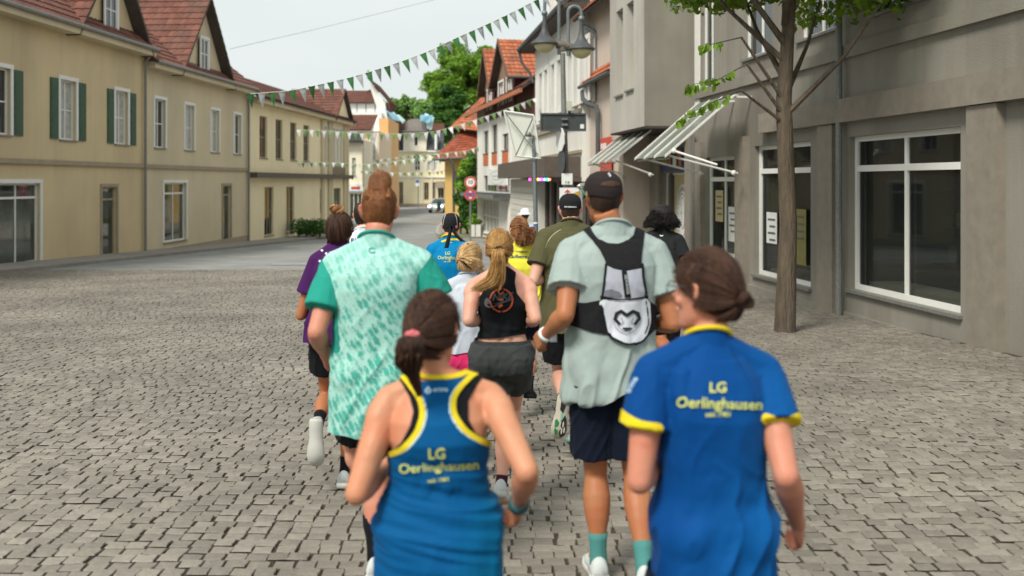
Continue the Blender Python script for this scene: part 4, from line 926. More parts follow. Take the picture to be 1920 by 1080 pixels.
# traffic signs further down
YT = 49.
t = thing('traffic_sign_post', 'galvanised post carrying a round speed limit sign above a round no stopping sign', 'traffic sign', (P(882, 341, YT).x, YT, gz(YT)))
b = MB(); b.tube([Vector((P(882, 341, YT).x, YT, gz(YT))), P(882, 331, YT)], .045, 10); b.build('post', M['galv'], t, smooth='auto')
FT = Front(YT-.08)
for nm, py in (('speed_limit_sign', 342), ('no_stopping_sign', 365)):
    o = bpy.data.objects.new(nm, None); COL.objects.link(o); o.parent = t; cz = FT.z(0, py); cu = FT.u(882); fr = lambda u, n, z: FT.fr(cu+u, n, cz+z)
    class O_: pass
    g = O_(); g.fr = fr; g.y0 = YT
    def dsc(r0, r1, n, m, nm2):
        b = MB(); a0 = [2*math.pi*i/32 for i in range(32)]
        if r0 == 0: b.prism([fr(r1*math.cos(x), n, r1*math.sin(x)) for x in a0], (0, -.004, 0))
        else:
            for i in range(32):
                x, x2 = a0[i], a0[(i+1) % 32]; b.quad(*[fr(r*math.cos(k), n+.003, r*math.sin(k)) for r, k in ((r0, x), (r1, x), (r1, x2), (r0, x2))])
        b.build(nm2, m, o)
    dsc(0, .31, .0, M['signw'] if py < 350 else M['blue'], 'face'); dsc(.215, .305, .006, M['red'], 'ring')
    if py < 350:
        V, F = text_mesh('10', .27, bold=.006); b = MB(); b.add([fr(x, .008, y) for x, y in V], F); b.build('numerals', M['black'], o)
    else:
        b = MB(); w_ = .045
        for s in (1, -1): b.add([fr(-.17-w_*.5, .012, s*(-.17+w_*.5)), fr(-.17+w_*.5, .012, s*(-.17-w_*.5)), fr(.17+w_*.5, .012, s*(.17-w_*.5)), fr(.17-w_*.5, .012, s*(.17+w_*.5))], [(0, 1, 2, 3)])
        b.build('cross', M['red'], o)
        b = MB(); b.prism([fr(.07*math.cos(k), .015, -.16+.05*math.sin(k)) for k in [6.28*i/12 for i in range(12)]], (0, -.003, 0)); b.prism([fr(.06*math.cos(k), .015, .15+.045*math.sin(k)) for k in [6.28*i/12 for i in range(12)]], (0, -.003, 0)); b.build('sticker', M['signw'], o)
Yb_ = 112
t = thing('parking_sign', 'blue and white parking sign on a thin post before the pale yellow building', 'traffic sign', P(784, 388, Yb_))
b = MB(); b.tube([P(784, 390, Yb_), P(784, 338, Yb_)], .06); b.build('post', M['metal'], t)
b = MB(); F3 = Front(Yb_-.1); b.fbox(F3.fr, F3.u(779), F3.u(786), -.02, 0, F3.z(0, 349), F3.z(0, 337)); pl = b.build('plate', M['signw'], t)
b = MB(); b.fbox(F3.fr, F3.u(779.3), F3.u(785.7), .002, .01, F3.z(0, 343), F3.z(0, 337.5)); b.build('blue_field', M['blue'], t)

# ------------------------------------------------------------------ bunting
def bunting(label, pts, Yf, sp, wdt, ht, mats, gp='bunting strings across the street', nm='bunting_string', flips=False, skip=.5):
    "pts: measured points of the cord; Yf(px) distance along it"
    W_ = [P(x, y, Yf(x)) for x, y in pts]
    # catmull-rom
    def cr(i, s):
        p = [W_[max(0, min(len(W_)-1, k))] for k in (i-1, i, i+1, i+2)]
        return .5*((2*p[1])+(p[2]-p[0])*s+(2*p[0]-5*p[1]+4*p[2]-p[3])*s*s+(3*p[1]-p[0]-3*p[2]+p[3])*s**3)
    C = [cr(i, s/12) for i in range(len(W_)-1) for s in range(12)]+[W_[-1]]
    t = thing(nm, label, 'bunting', C[0], gp)
    b = MB(); b.tube(C, .006, 5); b.build('cord', M['pwhite'], t, smooth=True)
    V = [(-wdt/2, 0, 0), (wdt/2, 0, 0), (.10*wdt, .02, -ht), (0, .012, -.5*ht), (-wdt/2, .004, 0), (wdt/2, .004, 0), (.10*wdt, .024, -ht), (0, .0, -.45*ht)]
    mes = [me_np('pennant', V, [(0, 1, 3), (1, 2, 3), (2, 0, 3), (5, 4, 7), (6, 5, 7), (4, 6, 7)], M[m]) for m in mats]
    acc, last, k = 0, C[0], 0
    for a, c in zip(C, C[1:]):
        L = (c-a).length; d = (c-a).normalized()
        while acc < L:
            p = a+d*acc
            o = link('pennant', mes[k % len(mes)], t); o.location = p-t.location
            tilt = math.asin(max(-1, min(1, d.z)))
            o.rotation_euler = (random.uniform(-.15, .25), -math.atan2(d.z, math.hypot(d.x, d.y))*.9+random.uniform(-.06, .06), math.atan2(d.y, d.x)+random.uniform(-.3, .3)); k += 1; acc += sp*random.uniform(.93, 1.07)
        acc -= L
bunting('nearest string of green and grey pennants rising across the white sky', [(470, 176), (540, 170), (600, 158), (660, 144), (735, 121), (800, 97), (860, 69), (940, 33), (1010, -3), (1080, -45)], lambda x: 20+(x-600)*.003, .205, .155, .31, ('green', 'pgrey'))
bunting('string of white and green pennants running past the tower dome to the white sign', [(560, 243), (620, 246), (700, 251), (770, 250), (820, 245), (880, 228), (940, 208), (1003, 184)], lambda x: 40, .265, .21, .31, ('pwhite', 'pgreen2'))
bunting('low string of white and green pennants level with the first floor balusters', [(560, 306), (620, 305), (690, 308), (760, 300), (820, 289), (870, 283), (903, 274)], lambda x: 55, .25, .20, .29, ('pwhite', 'pgreen2'))
bunting('faint far string of pennants below the tower windows', [(640, 316), (700, 322), (760, 324), (820, 322), (836, 318)], lambda x: 78, .34, .26, .32, ('pwhite', 'pgreen2'))
bunting('far string of pennants just under the slate mansard', [(700, 302), (735, 296), (770, 292), (800, 290), (836, 286)], lambda x: 88, .36, .26, .32, ('pwhite', 'pgreen2'))
bunting('farthest string of pennants in front of the tower building', [(700, 312), (735, 304), (780, 299), (836, 303)], lambda x: 96, .4, .26, .32, ('pwhite', 'pgreen2'))
t = thing('overhead_cable', 'thin cable crossing the pale sky above the bunting', 'cable', P(600, 52, 30))
b = MB(); b.tube([P(430, 92, 30), P(600, 53, 30), P(700, 28, 30), P(800, 3, 30), P(900, -20, 30)], .006, 5); b.build('wire', M['metal'], t, smooth=True)

# ------------------------------------------------------------------ silver car
def car():
    Yc = 98; cx = P(816, 341, Yc).x; g = gz(Yc); t = thing('parked_car', 'small silver car with lit headlights standing on the far street', 'car', (cx, Yc, g))
    yaw = Matrix.Rotation(R(-14), 3, 'Z'); T = lambda x, y, z: Vector((cx, Yc, g))+yaw @ Vector((x, y, z))
    sec = [(0, .55, .42, .62), (.15, .80, .30, .78), (.9, .84, .28, .95), (1.35, .85, .28, 1.0), (2.6, .86, .28, 1.02), (3.5, .85, .28, 1.0), (3.95, .80, .30, .95), (4.05, .6, .42, .8)]
    b = MB(); rr = []
    for y, w_, z0, z1 in sec: rr.append([T(x*w_, y, z) for x, z in ((-1, z0+.1), (-.9, z0), (.9, z0), (1, z0+.1), (1, (z0+z1)/2), (.96, z1-.08), (.85, z1), (-.85, z1), (-.96, z1-.08), (-1, (z0+z1)/2))])
    b.rings(rr); b.build('body', mat('silver_paint', (.60, .64, .64), .25, .04, 2, metal=.5, coat=.6), t, smooth='auto')
    b = MB(); b.rings([[T(x*w_, y, z) for x, y, z in ((-1, y0, zz), (1, y0, zz), (1, y1, zz), (-1, y1, zz))] for w_, y0, y1, zz in ((.80, .95, 3.7, .98), (.60, 1.6, 3.35, 1.42), (.52, 1.8, 3.2, 1.46))]); b.build('cabin', M['glass'], t, smooth='auto')
    b = MB(); b.rings([[T(x*w_, y, z) for x, y, z in ((-1, y0, zz), (1, y0, zz), (1, y1, zz), (-1, y1, zz))] for w_, y0, y1, zz in ((.61, 1.6, 3.36, 1.425), (.53, 1.78, 3.2, 1.475))]); b.build('roof', MATS['silver_paint'], t)
    for x in (-.62, .62):
        b = MB(); b.ell(T(x, .08, .68), .17, .09, .11, 12, 8); b.build('headlight', mat('headlight', (1, .97, .9), .3, 0, emit=5), t, smooth=True)
    b = MB(); b.box((cx-.01, 0, 0), (cx+.01, .01, .01)) if 0 else b.add([T(-.4, -.012, .45), T(.4, -.012, .45), T(.4, .03, .6), T(-.4, .03, .6)], [(0, 1, 2, 3)]); b.build('grille', M['black'], t)
    b = MB(); b.add([T(-.26, -.03, .36), T(.26, -.03, .36), T(.26, -.02, .46), T(-.26, -.02, .46)], [(0, 1, 2, 3)]); b.build('number_plate', M['signw'], t)
    for x in (-.78, .78):
        for y in (.75, 3.2):
            b = MB(); b.tube([T(x-.1, y, .32), T(x+.1, y, .32)], .32, 20); o = b.build('wheel', M['black'], t, smooth='auto')
            b = MB(); b.tube([T(x+.105*(1 if x > 0 else -1), y, .32), T(x+.115*(1 if x > 0 else -1), y, .32)], .19, 14); b.build('rim', M['galv'], o)
    for x in (-.9, .9):
        b = MB(); b.ell(T(x, 1.45, 1.03), .11, .06, .08); b.build('mirror', MATS['silver_paint'], t, smooth=True)
car()

# ------------------------------------------------------------------ vegetation
def leaf_cloud(name, blobs, n, size, m, parent, kind=None, hollow=.55, seed=1):
    "many small leaves spread through a lumpy volume"
    r = np.random.default_rng(seed); bl = np.array([(c[0], c[1], c[2], rx, ry, rz) for c, rx, ry, rz in blobs], float)
    vol = bl[:, 3]*bl[:, 4]*bl[:, 5]; k = r.choice(len(bl), n, p=(vol**.75)/(vol**.75).sum())
    d = r.normal(size=(n, 3)); d /= np.linalg.norm(d, axis=1)[:, None]
    rad = hollow+(1-hollow)*r.random(n)**.6; rad *= 1+.12*np.sin(d[:, 0]*7+k)+.1*np.sin(d[:, 2]*9+k*2)
    c = bl[k, :3]+d*rad[:, None]*bl[k, 3:]
    nn = d*.7+r.normal(size=(n, 3))*.6+np.array([0, 0, .5]); nn /= np.linalg.norm(nn, axis=1)[:, None]
    a = np.cross(nn, r.normal(size=(n, 3))); a /= np.linalg.norm(a, axis=1)[:, None]; bb = np.cross(nn, a)
    s = size*(.6+.8*r.random(n))[:, None]
    V = np.stack([c-a*s, c-bb*s*.55, c+a*s, c+bb*s*.55], 1).reshape(-1, 3)
    F = np.arange(4*n).reshape(n, 4)
    loc = np.zeros(3); p = parent
    while p: loc += np.array(p.location); p = p.parent
    tone = (r.random(n)*.5+.5*(r.random(len(bl))[k]))
    return link(name, me_np(name, V-loc, F, m, False, tone), parent, kind)
def blobs(c, rx, ry, rz, n, br, seed):
    r = random.Random(seed); out = []
    for i in range(n):
        th, ph = r.uniform(0, 6.28), math.acos(r.uniform(-.7, 1)); q = r.uniform(.45, .95)
        out.append(((c[0]+rx*q*math.sin(ph)*math.cos(th), c[1]+ry*q*math.sin(ph)*math.sin(th), c[2]+rz*q*math.cos(ph)), br*r.uniform(.6, 1.2), br*r.uniform(.6, 1.2), br*r.uniform(.5, .9)))
    return out
def tree(label, c, rx, rz, base, n, size, m, nb=26, seed=1, group=None, nm='deciduous_tree', tr=.35):
    t = thing(nm, label, 'tree', base, group); base = Vector(base); top = Vector(c)
    b = MB(); b.tube([base, base.lerp(top, .4)+Vector((.2, 0, 0)), top+Vector((0, 0, rz*.3))], [tr, tr*.75, tr*.2], 10)
    r = random.Random(seed)
    for i in range(9):
        a = r.uniform(0, 6.28); p0 = base.lerp(top, r.uniform(.45, .95)); p2 = p0+Vector((math.cos(a)*rx*.7, math.sin(a)*rx*.7, rz*r.uniform(.1, .7))); b.tube([p0, p0.lerp(p2, .5)+Vector((0, 0, .4)), p2], [tr*.4, tr*.25, tr*.08], 6)
    b.build('trunk', M['bark'], t, smooth='auto')
    leaf_cloud('crown', blobs(c, rx, rx*.9, rz, nb, rx*.38, seed), n, size, m, t, seed=seed); return t
# wooded hill behind the town
V, F = [], []; xs = np.linspace(-260, 260, 53); ys = np.linspace(140, 420, 25)
for y in ys:
    for x in xs:
        u = min(1, max(0, (y-140)/160)); V.append((x, y, -2+(10+4*math.sin(x*.02+1)+3*math.sin(x*.05))*1.3*u*u*(3-2*u)+1.5*noise.noise((x*.03, y*.03, 0))))
n_ = len(xs); F = [(i*n_+j, i*n_+j+1, (i+1)*n_+j+1, (i+1)*n_+j) for i in range(len(ys)-1) for j in range(n_-1)]
link('hill', me_np('hill', V, F, mat('hill_ground', (.06, .10, .03), .9, .3, .1), True), None, 'structure')
wb = []
r_ = random.Random(3)
for i in range(260):
    y = r_.uniform(175, 300); x = (r_.uniform(690, 1040)-960)/FPX*y if i < 170 else r_.uniform(-170, 120)
    u = min(1, max(0, (y-140)/160)); z = -2+14*1.3*u*u*(3-2*u)
    px_ = 960+x*FPX/y
    s = r_.uniform(3.2, 5.2); wb.append(((x, y, z+s*.9), s, s, s*1.15))
leaf_cloud('forest', wb, 90000, .5, M['leaff'], None, 'stuff', hollow=.75, seed=5)
YT1 = 132
tree('large bright green tree rising over the roofs beside the orange roofed house', P(864, 158, YT1), 4.7, 5.2, P(866, 330, YT1), 42000, .18, M['leaf'], 44, 2, tr=.5)
tree('green tree crown just behind the ridge of the cross gable', P(920, 118, 128), 2.5, 2.7, P(925, 330, 128), 12000, .19, M['leaf'], 20, 4, tr=.4)
tree('dark green tree between the big tree and the tower roof', P(843, 222, 126), 2.6, 4.4, P(845, 360, 126), 16000, .19, M['leafd'], 24, 6, tr=.4)
tree('small rounded tree at the foot of the wooded hill left of the dome', P(770, 205, 150), 3.3, 2.2, P(772, 345, 150), 6000, .3, M['leaff'], 20, 8, tr=.4)
# ivy clad shrub by the traffic signs
t = thing('tall_shrub', 'tall dark green shrub growing behind the round traffic signs', 'shrub', P(876, 452, 61)); 
b = MB(); 
for dx in (-.4, .0, .4): b.tube([P(876, 452, 61)+Vector((dx, 0, 0)), P(876, 380, 61)+Vector((dx*1.2, 0, 0)), P(878+dx*9, 320, 61)], [.08, .06, .02], 6)
b.build('stem', M['bark'], t)
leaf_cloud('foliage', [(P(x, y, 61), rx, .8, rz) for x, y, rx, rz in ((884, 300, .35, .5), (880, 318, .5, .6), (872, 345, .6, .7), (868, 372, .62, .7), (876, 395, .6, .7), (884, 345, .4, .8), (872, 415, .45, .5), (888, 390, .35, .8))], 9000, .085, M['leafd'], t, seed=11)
leaf_cloud('bright_green_foliage', [(P(x, y, 60.4), .4, .4, .35) for x, y in ((868, 322), (876, 306), (864, 350), (888, 410), (884, 420))], 1400, .085, M['leaf'], t, seed=12)  # clumps of brighter green leaves in front of the dark ones
for i, (px_, lab) in enumerate(((886, 'white planter box nearest the traffic signs, with green leaves'), (897, 'white planter box next to the shop window, with green leaves'))):
    t = thing('planter_box', lab, 'planter', P(px_, 446, 57), 'white planters by the shrub'); b = MB(); a = P(px_-4.5, 446, 57); c = P(px_+4.5, 421, 57); b.box((a.x, 56.8, gz(57)), (c.x, 57.2, c.z)); b.build('box', M['trim'], t)
    leaf_cloud('leaves', [(P(px_, 416, 57), .22, .2, .18)], 260, .06, M['leaf'], t, seed=20+i)
t = thing('clipped_hedge', 'dark green clipped hedge in front of the cream yellow building', 'hedge', P(598, 441, 57)); leaf_cloud('foliage', [(P(x, 426, 57), .55, .7, .5) for x in (560, 574, 588, 600)], 3500, .06, M['leafd'], t, seed=31)
b = MB(); 
for x in (560, 574, 588, 600): b.tube([P(x, 446, 57), P(x, 425, 57)], .05)
b.build('stem', M['bark'], t)
# street tree whose twigs reach in from the right
t = thing('linden_tree', 'linden tree on the right pavement with bright leaves on drooping twigs', 'tree', (3.75, 13.2, gz(13.2)))
b = MB(); tb = Vector((3.75, 13.2, gz(13.2)-.03)); b.tube([tb, tb+Vector((.05, 0, 1.5)), tb+Vector((.0, .05, 3.2)), tb+Vector((.1, 0, 5))], [.15, .12, .11, .07], 12)
limbs = [[tb+Vector((0, 0, 3.0)), P(1400, 120, 13), P(1345, 150, 12.8), P(1300, 158, 12.6), P(1286, 166, 12.5)], [tb+Vector((0, 0, 2.9)), P(1390, 170, 13), P(1340, 190, 12.9), P(1305, 207, 12.8), P(1272, 226, 12.7)], [tb+Vector((0, 0, 3.2)), P(1390, 70, 13), P(1330, 84, 12.8), P(1312, 92, 12.7)]]
for l_ in limbs: b.tube(l_, [.03, .016, .007, .004, .0025][:len(l_)], 6)
for a in range(7):
    an = a*.9; p0 = tb+Vector((0, 0, 3+.25*a)); b.tube([p0, p0+Vector((math.cos(an)*.8, math.sin(an)*.8, .8)), p0+Vector((math.cos(an)*1.5, math.sin(an)*1.5, 1.8))], [.05, .03, .01], 6)
b.build('trunk', M['bark'], t, smooth='auto')
def leaf_me(m):
    o_ = [(0, 0), (.35, .18), (.55, .5), (.42, .8), (0, 1.08), (-.42, .8), (-.55, .5), (-.35, .18)]
    V = [(x, y, .12*abs(x)-.1*y*y) for x, y in o_]+[(0, .5, -.05)]; return me_np('leaf', V, [(i, (i+1) % 8, 8) for i in range(8)], m, True)
lms = [leaf_me(M['leafy']), leaf_me(M['leaf'])]
r_ = random.Random(9)
for li, l_ in enumerate(limbs):
    for i in range(30 if li < 2 else 14):
        s = r_.uniform(.35 if li < 2 else .5, 1.0)*(len(l_)-1); k = min(int(s), len(l_)-2); p = l_[k].lerp(l_[k+1], s-k)
        o = link('leaf', lms[i % 2], t); o.location = p-t.location+Vector((r_.uniform(-.04, .04), r_.uniform(-.05, .05), r_.uniform(-.05, .03))); o.scale = [r_.uniform(.075, .12)]*3; o.rotation_euler = (r_.uniform(-2.2, -.9), r_.uniform(-.8, .8), r_.uniform(0, 6.28))
leaf_cloud('crown', blobs((4.2, 13.4, 5.1), 2.3, 2.2, 1.1, 40, .75, 5), 26000, .06, M['leafy'], t, seed=40)
b = MB(); b.lathe(tb+Vector((0, 0, -.03)), [(.02, .055), (.30, .05), (.50, .035), (.56, .02)], 24); b.build('soil_pit', mat('soil', (.06, .045, .03), .95, .4, 9, bump=.02, bscale=60), t)
# small red and white advertising board, café barrier
t = thing('red_white_board', 'low white board with a red field behind the olive shirted runner', 'sign', P(1022, 460, 15)); F4 = Front(15)
b = MB(); b.fbox(F4.fr, F4.u(1010), F4.u(1052), -.04, 0, gz(15), F4.z(0, 434)); b.build('board', M['signw'], t); b = MB(); b.fbox(F4.fr, F4.u(1013), F4.u(1028), .002, .01, F4.z(0, 452), F4.z(0, 438)); b.build('red_field', M['red'], t)
# ================================================================== people
def remesh(mb, vox, smooth=5, fac=.5):
    me = me_np('tmp', mb.V, mb.F); o = bpy.data.objects.new('tmp', me); COL.objects.link(o)
    m = o.modifiers.new('r', 'REMESH'); m.mode = 'VOXEL'; m.voxel_size = vox
    if smooth:
        m = o.modifiers.new('s', 'SMOOTH'); m.factor = fac; m.iterations = smooth
    dg = bpy.context.evaluated_depsgraph_get(); e = o.evaluated_get(dg); r = e.to_mesh(); r.calc_loop_triangles()
    V = np.empty(len(r.vertices)*3, np.float32); r.vertices.foreach_get('co', V)
    F = np.empty(len(r.loop_triangles)*3, np.int32); r.loop_triangles.foreach_get('vertices', F)
    e.to_mesh_clear(); bpy.data.objects.remove(o); bpy.data.meshes.remove(me)
    return V.reshape(-1, 3).astype(float), F.reshape(-1, 3)
def normals(V, F):
    n = np.cross(V[F[:, 1]]-V[F[:, 0]], V[F[:, 2]]-V[F[:, 0]]); N = np.zeros_like(V)
    for i in range(3): np.add.at(N, F[:, i], n)
    return N/np.maximum(1e-12, np.linalg.norm(N, axis=1))[:, None]
def clip(V, F, s):
    "keep the side where s > 0, cutting triangles exactly along s = 0"
    pos = s > 0; c = pos[F].sum(1); keep = [F[c == 3]]; newV = []; eidx = {}; out = []
    for tri in F[(c > 0) & (c < 3)]:
        poly = []
        for i in range(3):
            a, b = int(tri[i]), int(tri[(i+1) % 3])
            if pos[a]: poly.append(a)
            if pos[a] != pos[b]:
                k = (min(a, b), max(a, b))
                if k not in eidx:
                    t = s[k[0]]/(s[k[0]]-s[k[1]]); eidx[k] = len(V)+len(newV); newV.append(V[k[0]]*(1-t)+V[k[1]]*t)
                poly.append(eidx[k])
        for i in range(1, len(poly)-1): out.append((poly[0], poly[i], poly[i+1]))
    if out: keep.append(np.array(out))
    F2 = np.concatenate(keep) if keep else F[:0]
    V2 = np.concatenate([V, np.array(newV)]) if newV else V
    u, inv = np.unique(F2, return_inverse=True); return V2[u], inv.reshape(-1, 3)
def proj(V): return np.stack([960+V[:, 0]*FPX/V[:, 1], HOR+(CAMZ-V[:, 2])*FPX/V[:, 1]], 1)
def dseg(Q, a, b):
    a, b = np.array(a, float), np.array(b, float); d = b-a; t = np.clip(((Q-a) @ d)/max(1e-9, d @ d), 0, 1); return np.linalg.norm(Q-a-t[:, None]*d, axis=1)
def sdpoly(Q, poly):
    n = len(poly); D = np.min([dseg(Q, poly[i], poly[(i+1) % n]) for i in range(n)], axis=0); ins = np.zeros(len(Q), bool)
    for i in range(n):
        (x0, y0), (x1, y1) = poly[i], poly[(i+1) % n]
        c = ((y0 > Q[:, 1]) != (y1 > Q[:, 1])) & (Q[:, 0] < (x1-x0)*(Q[:, 1]-y0)/((y1-y0) or 1e-9)+x0); ins ^= c
    return np.where(ins, D, -D)
def smooth_line(pts, closed=False, n=6):
    m = len(pts); out = []
    for i in range(m if closed else m-1):
        p = [np.array(pts[(i+k) % m] if closed else pts[max(0, min(m-1, i+k))], float) for k in (-1, 0, 1, 2)]
        for j in range(n):
            s = j/n; out.append(tuple(.5*((2*p[1])+(p[2]-p[0])*s+(2*p[0]-5*p[1]+4*p[2]-p[3])*s*s+(3*p[1]-p[0]-3*p[2]+p[3])*s**3)))
    if not closed: out.append(tuple(pts[-1]))
    return out
class Cloth:
    def __init__(s, V, F): s.V, s.F, s.N = V, F, normals(V, F); s._b = None
    def bvh(s):
        if s._b is None: s._b = BVHTree.FromPolygons(s.V.tolist(), s.F.tolist())
        return s._b
    def backmask(s): return s.N[:, 1] < .15
    def patch(s, poly, off=.003, both=False, sm=False, inside=None):
        Q = proj(s.V); poly = smooth_line(poly, True) if sm else poly; d = sdpoly(Q, poly)
        if not both: d = np.where(s.backmask(), d, -abs(d)-1)
        return clip(s.V+s.N*off, s.F, d)
    def ribbon(s, line, w, off=.004, sm=True, both=False):
        Q = proj(s.V); L = smooth_line(line) if sm else line
        d = w/2-np.min([dseg(Q, L[i], L[i+1]) for i in range(len(L)-1)], axis=0)
        if not both: d = np.where(s.backmask(), d, -abs(d)-1)
        return clip(s.V+s.N*off, s.F, d)
    def cast(s, px, py):
        d = Vector(((px-960)/FPX, 1, -(py-HOR)/FPX)).normalized(); h = s.bvh().ray_cast(Vector((0, 0, CAMZ)), d)
        return h[0], (h[1] if h[0] else None)
    def print2d(s, V2, F, off=.0035):
        "drape flat lettering or marks, given in photo pixels, over the cloth"
        out = []; ok = []
        for x, y in V2:
            p, n = s.cast(x, y); ok.append(p is not None)
            if p is not None:
                if n.y > 0: n = -n
                p = p+n*off
            out.append(p if p is not None else Vector((0, 0, -50)))
        F = [f for f in F if all(ok[i] for i in f)]
        return out, F
def text_px(s, cx, cy, size, rot=0., bold=0., shear=0., sx=1.):
    V, F = text_mesh(s, size, bold=bold, shear=shear); c, n = math.cos(R(rot)), math.sin(R(rot))
    return [(cx+(x*sx*c-y*n), cy-(x*sx*n+y*c)) for x, y in V], F
def stroke_px(pts, w):
    V, F = [], []
    for a, c in zip(pts, pts[1:]):
        dx, dy = c[0]-a[0], c[1]-a[1]; L = math.hypot(dx, dy) or 1; ox, oy = -dy/L*w/2, dx/L*w/2; ex, ey = dx/L*w*.3, dy/L*w*.3
        k = len(V); V += [(a[0]-ox-ex, a[1]-oy-ey), (c[0]-ox+ex, c[1]-oy+ey), (c[0]+ox+ex, c[1]+oy+ey), (a[0]+ox-ex, a[1]+oy-ey)]; F.append((k, k+1, k+2, k+3))
    return V, F
SK = {}
def skin(name, col, red=.0):
    if name in SK: return SK[name]
    m = mat('skin_'+name, col, .50, .07, 7, col2=(col[0]*1.06, col[1]*.76, col[2]*.70), bump=.0006, bscale=300, sss=.12, spec=.35, dirt=None); SK[name] = m; return m
def hairmat(name, c1, c2):
    m = mat('hair_'+name, c1, .5, 0, 26, col2=c2, rnd=.45, spec=.3, stretch=(1, 1, .3)); n, l = m.node_tree.nodes, m.node_tree.links; b = n['Principled BSDF']
    tc = n.new('ShaderNodeTexCoord'); mp = n.new('ShaderNodeMapping'); mp.inputs['Scale'].default_value = (1, 1, .16); nz = n.new('ShaderNodeTexNoise'); nz.inputs['Scale'].default_value = 420; nz.inputs['Detail'].default_value = 3
    bp = n.new('ShaderNodeBump'); bp.inputs['Distance'].default_value = .0035; l.new(tc.outputs['Object'], mp.inputs[0]); l.new(mp.outputs[0], nz.inputs[0]); l.new(nz.outputs[0], bp.inputs['Height']); l.new(bp.outputs[0], b.inputs['Normal']); return m
MST = [(0, .10, .09), (.08, .155, .115), (.17, .168, .12), (.30, .155, .112), (.42, .150, .108), (.55, .158, .113), (.70, .168, .120), (.80, .168, .115), (.88, .145, .098), (.95, .100, .078), (1.0, .058, .06)]
FST = [(0, .10, .10), (.08, .160, .122), (.17, .172, .126), (.28, .152, .108), (.40, .124, .095), (.52, .128, .098), (.66, .140, .118), (.77, .142, .108), (.86, .125, .088), (.94, .085, .066), (1, .048, .05)]
HEAD = [(-.118, .022, .088, .050), (-.10, .045, .093, .0), (-.075, .057, .090, -.045), (-.045, .064, .088, -.075), (-.01, .069, .090, -.092), (.03, .074, .093, -.098), (.06, .073, .088, -.094), (.085, .064, .072, -.080), (.105, .046, .045, -.055), (.118, .015, .010, -.02)]
def seg_prof(b, p, q, rs, flat=1., n=14, bend=None):
    "tapered limb from p to q with radii rs"
    p, q = Vector(p), Vector(q); m = len(rs)
    pts = [p.lerp(q, i/(m-1)) for i in range(m)]
    if bend is not None:
        pts = [x+Vector(bend)*math.sin(math.pi*i/(m-1)) for i, x in enumerate(pts)]
    b.tube(pts, list(rs), n)
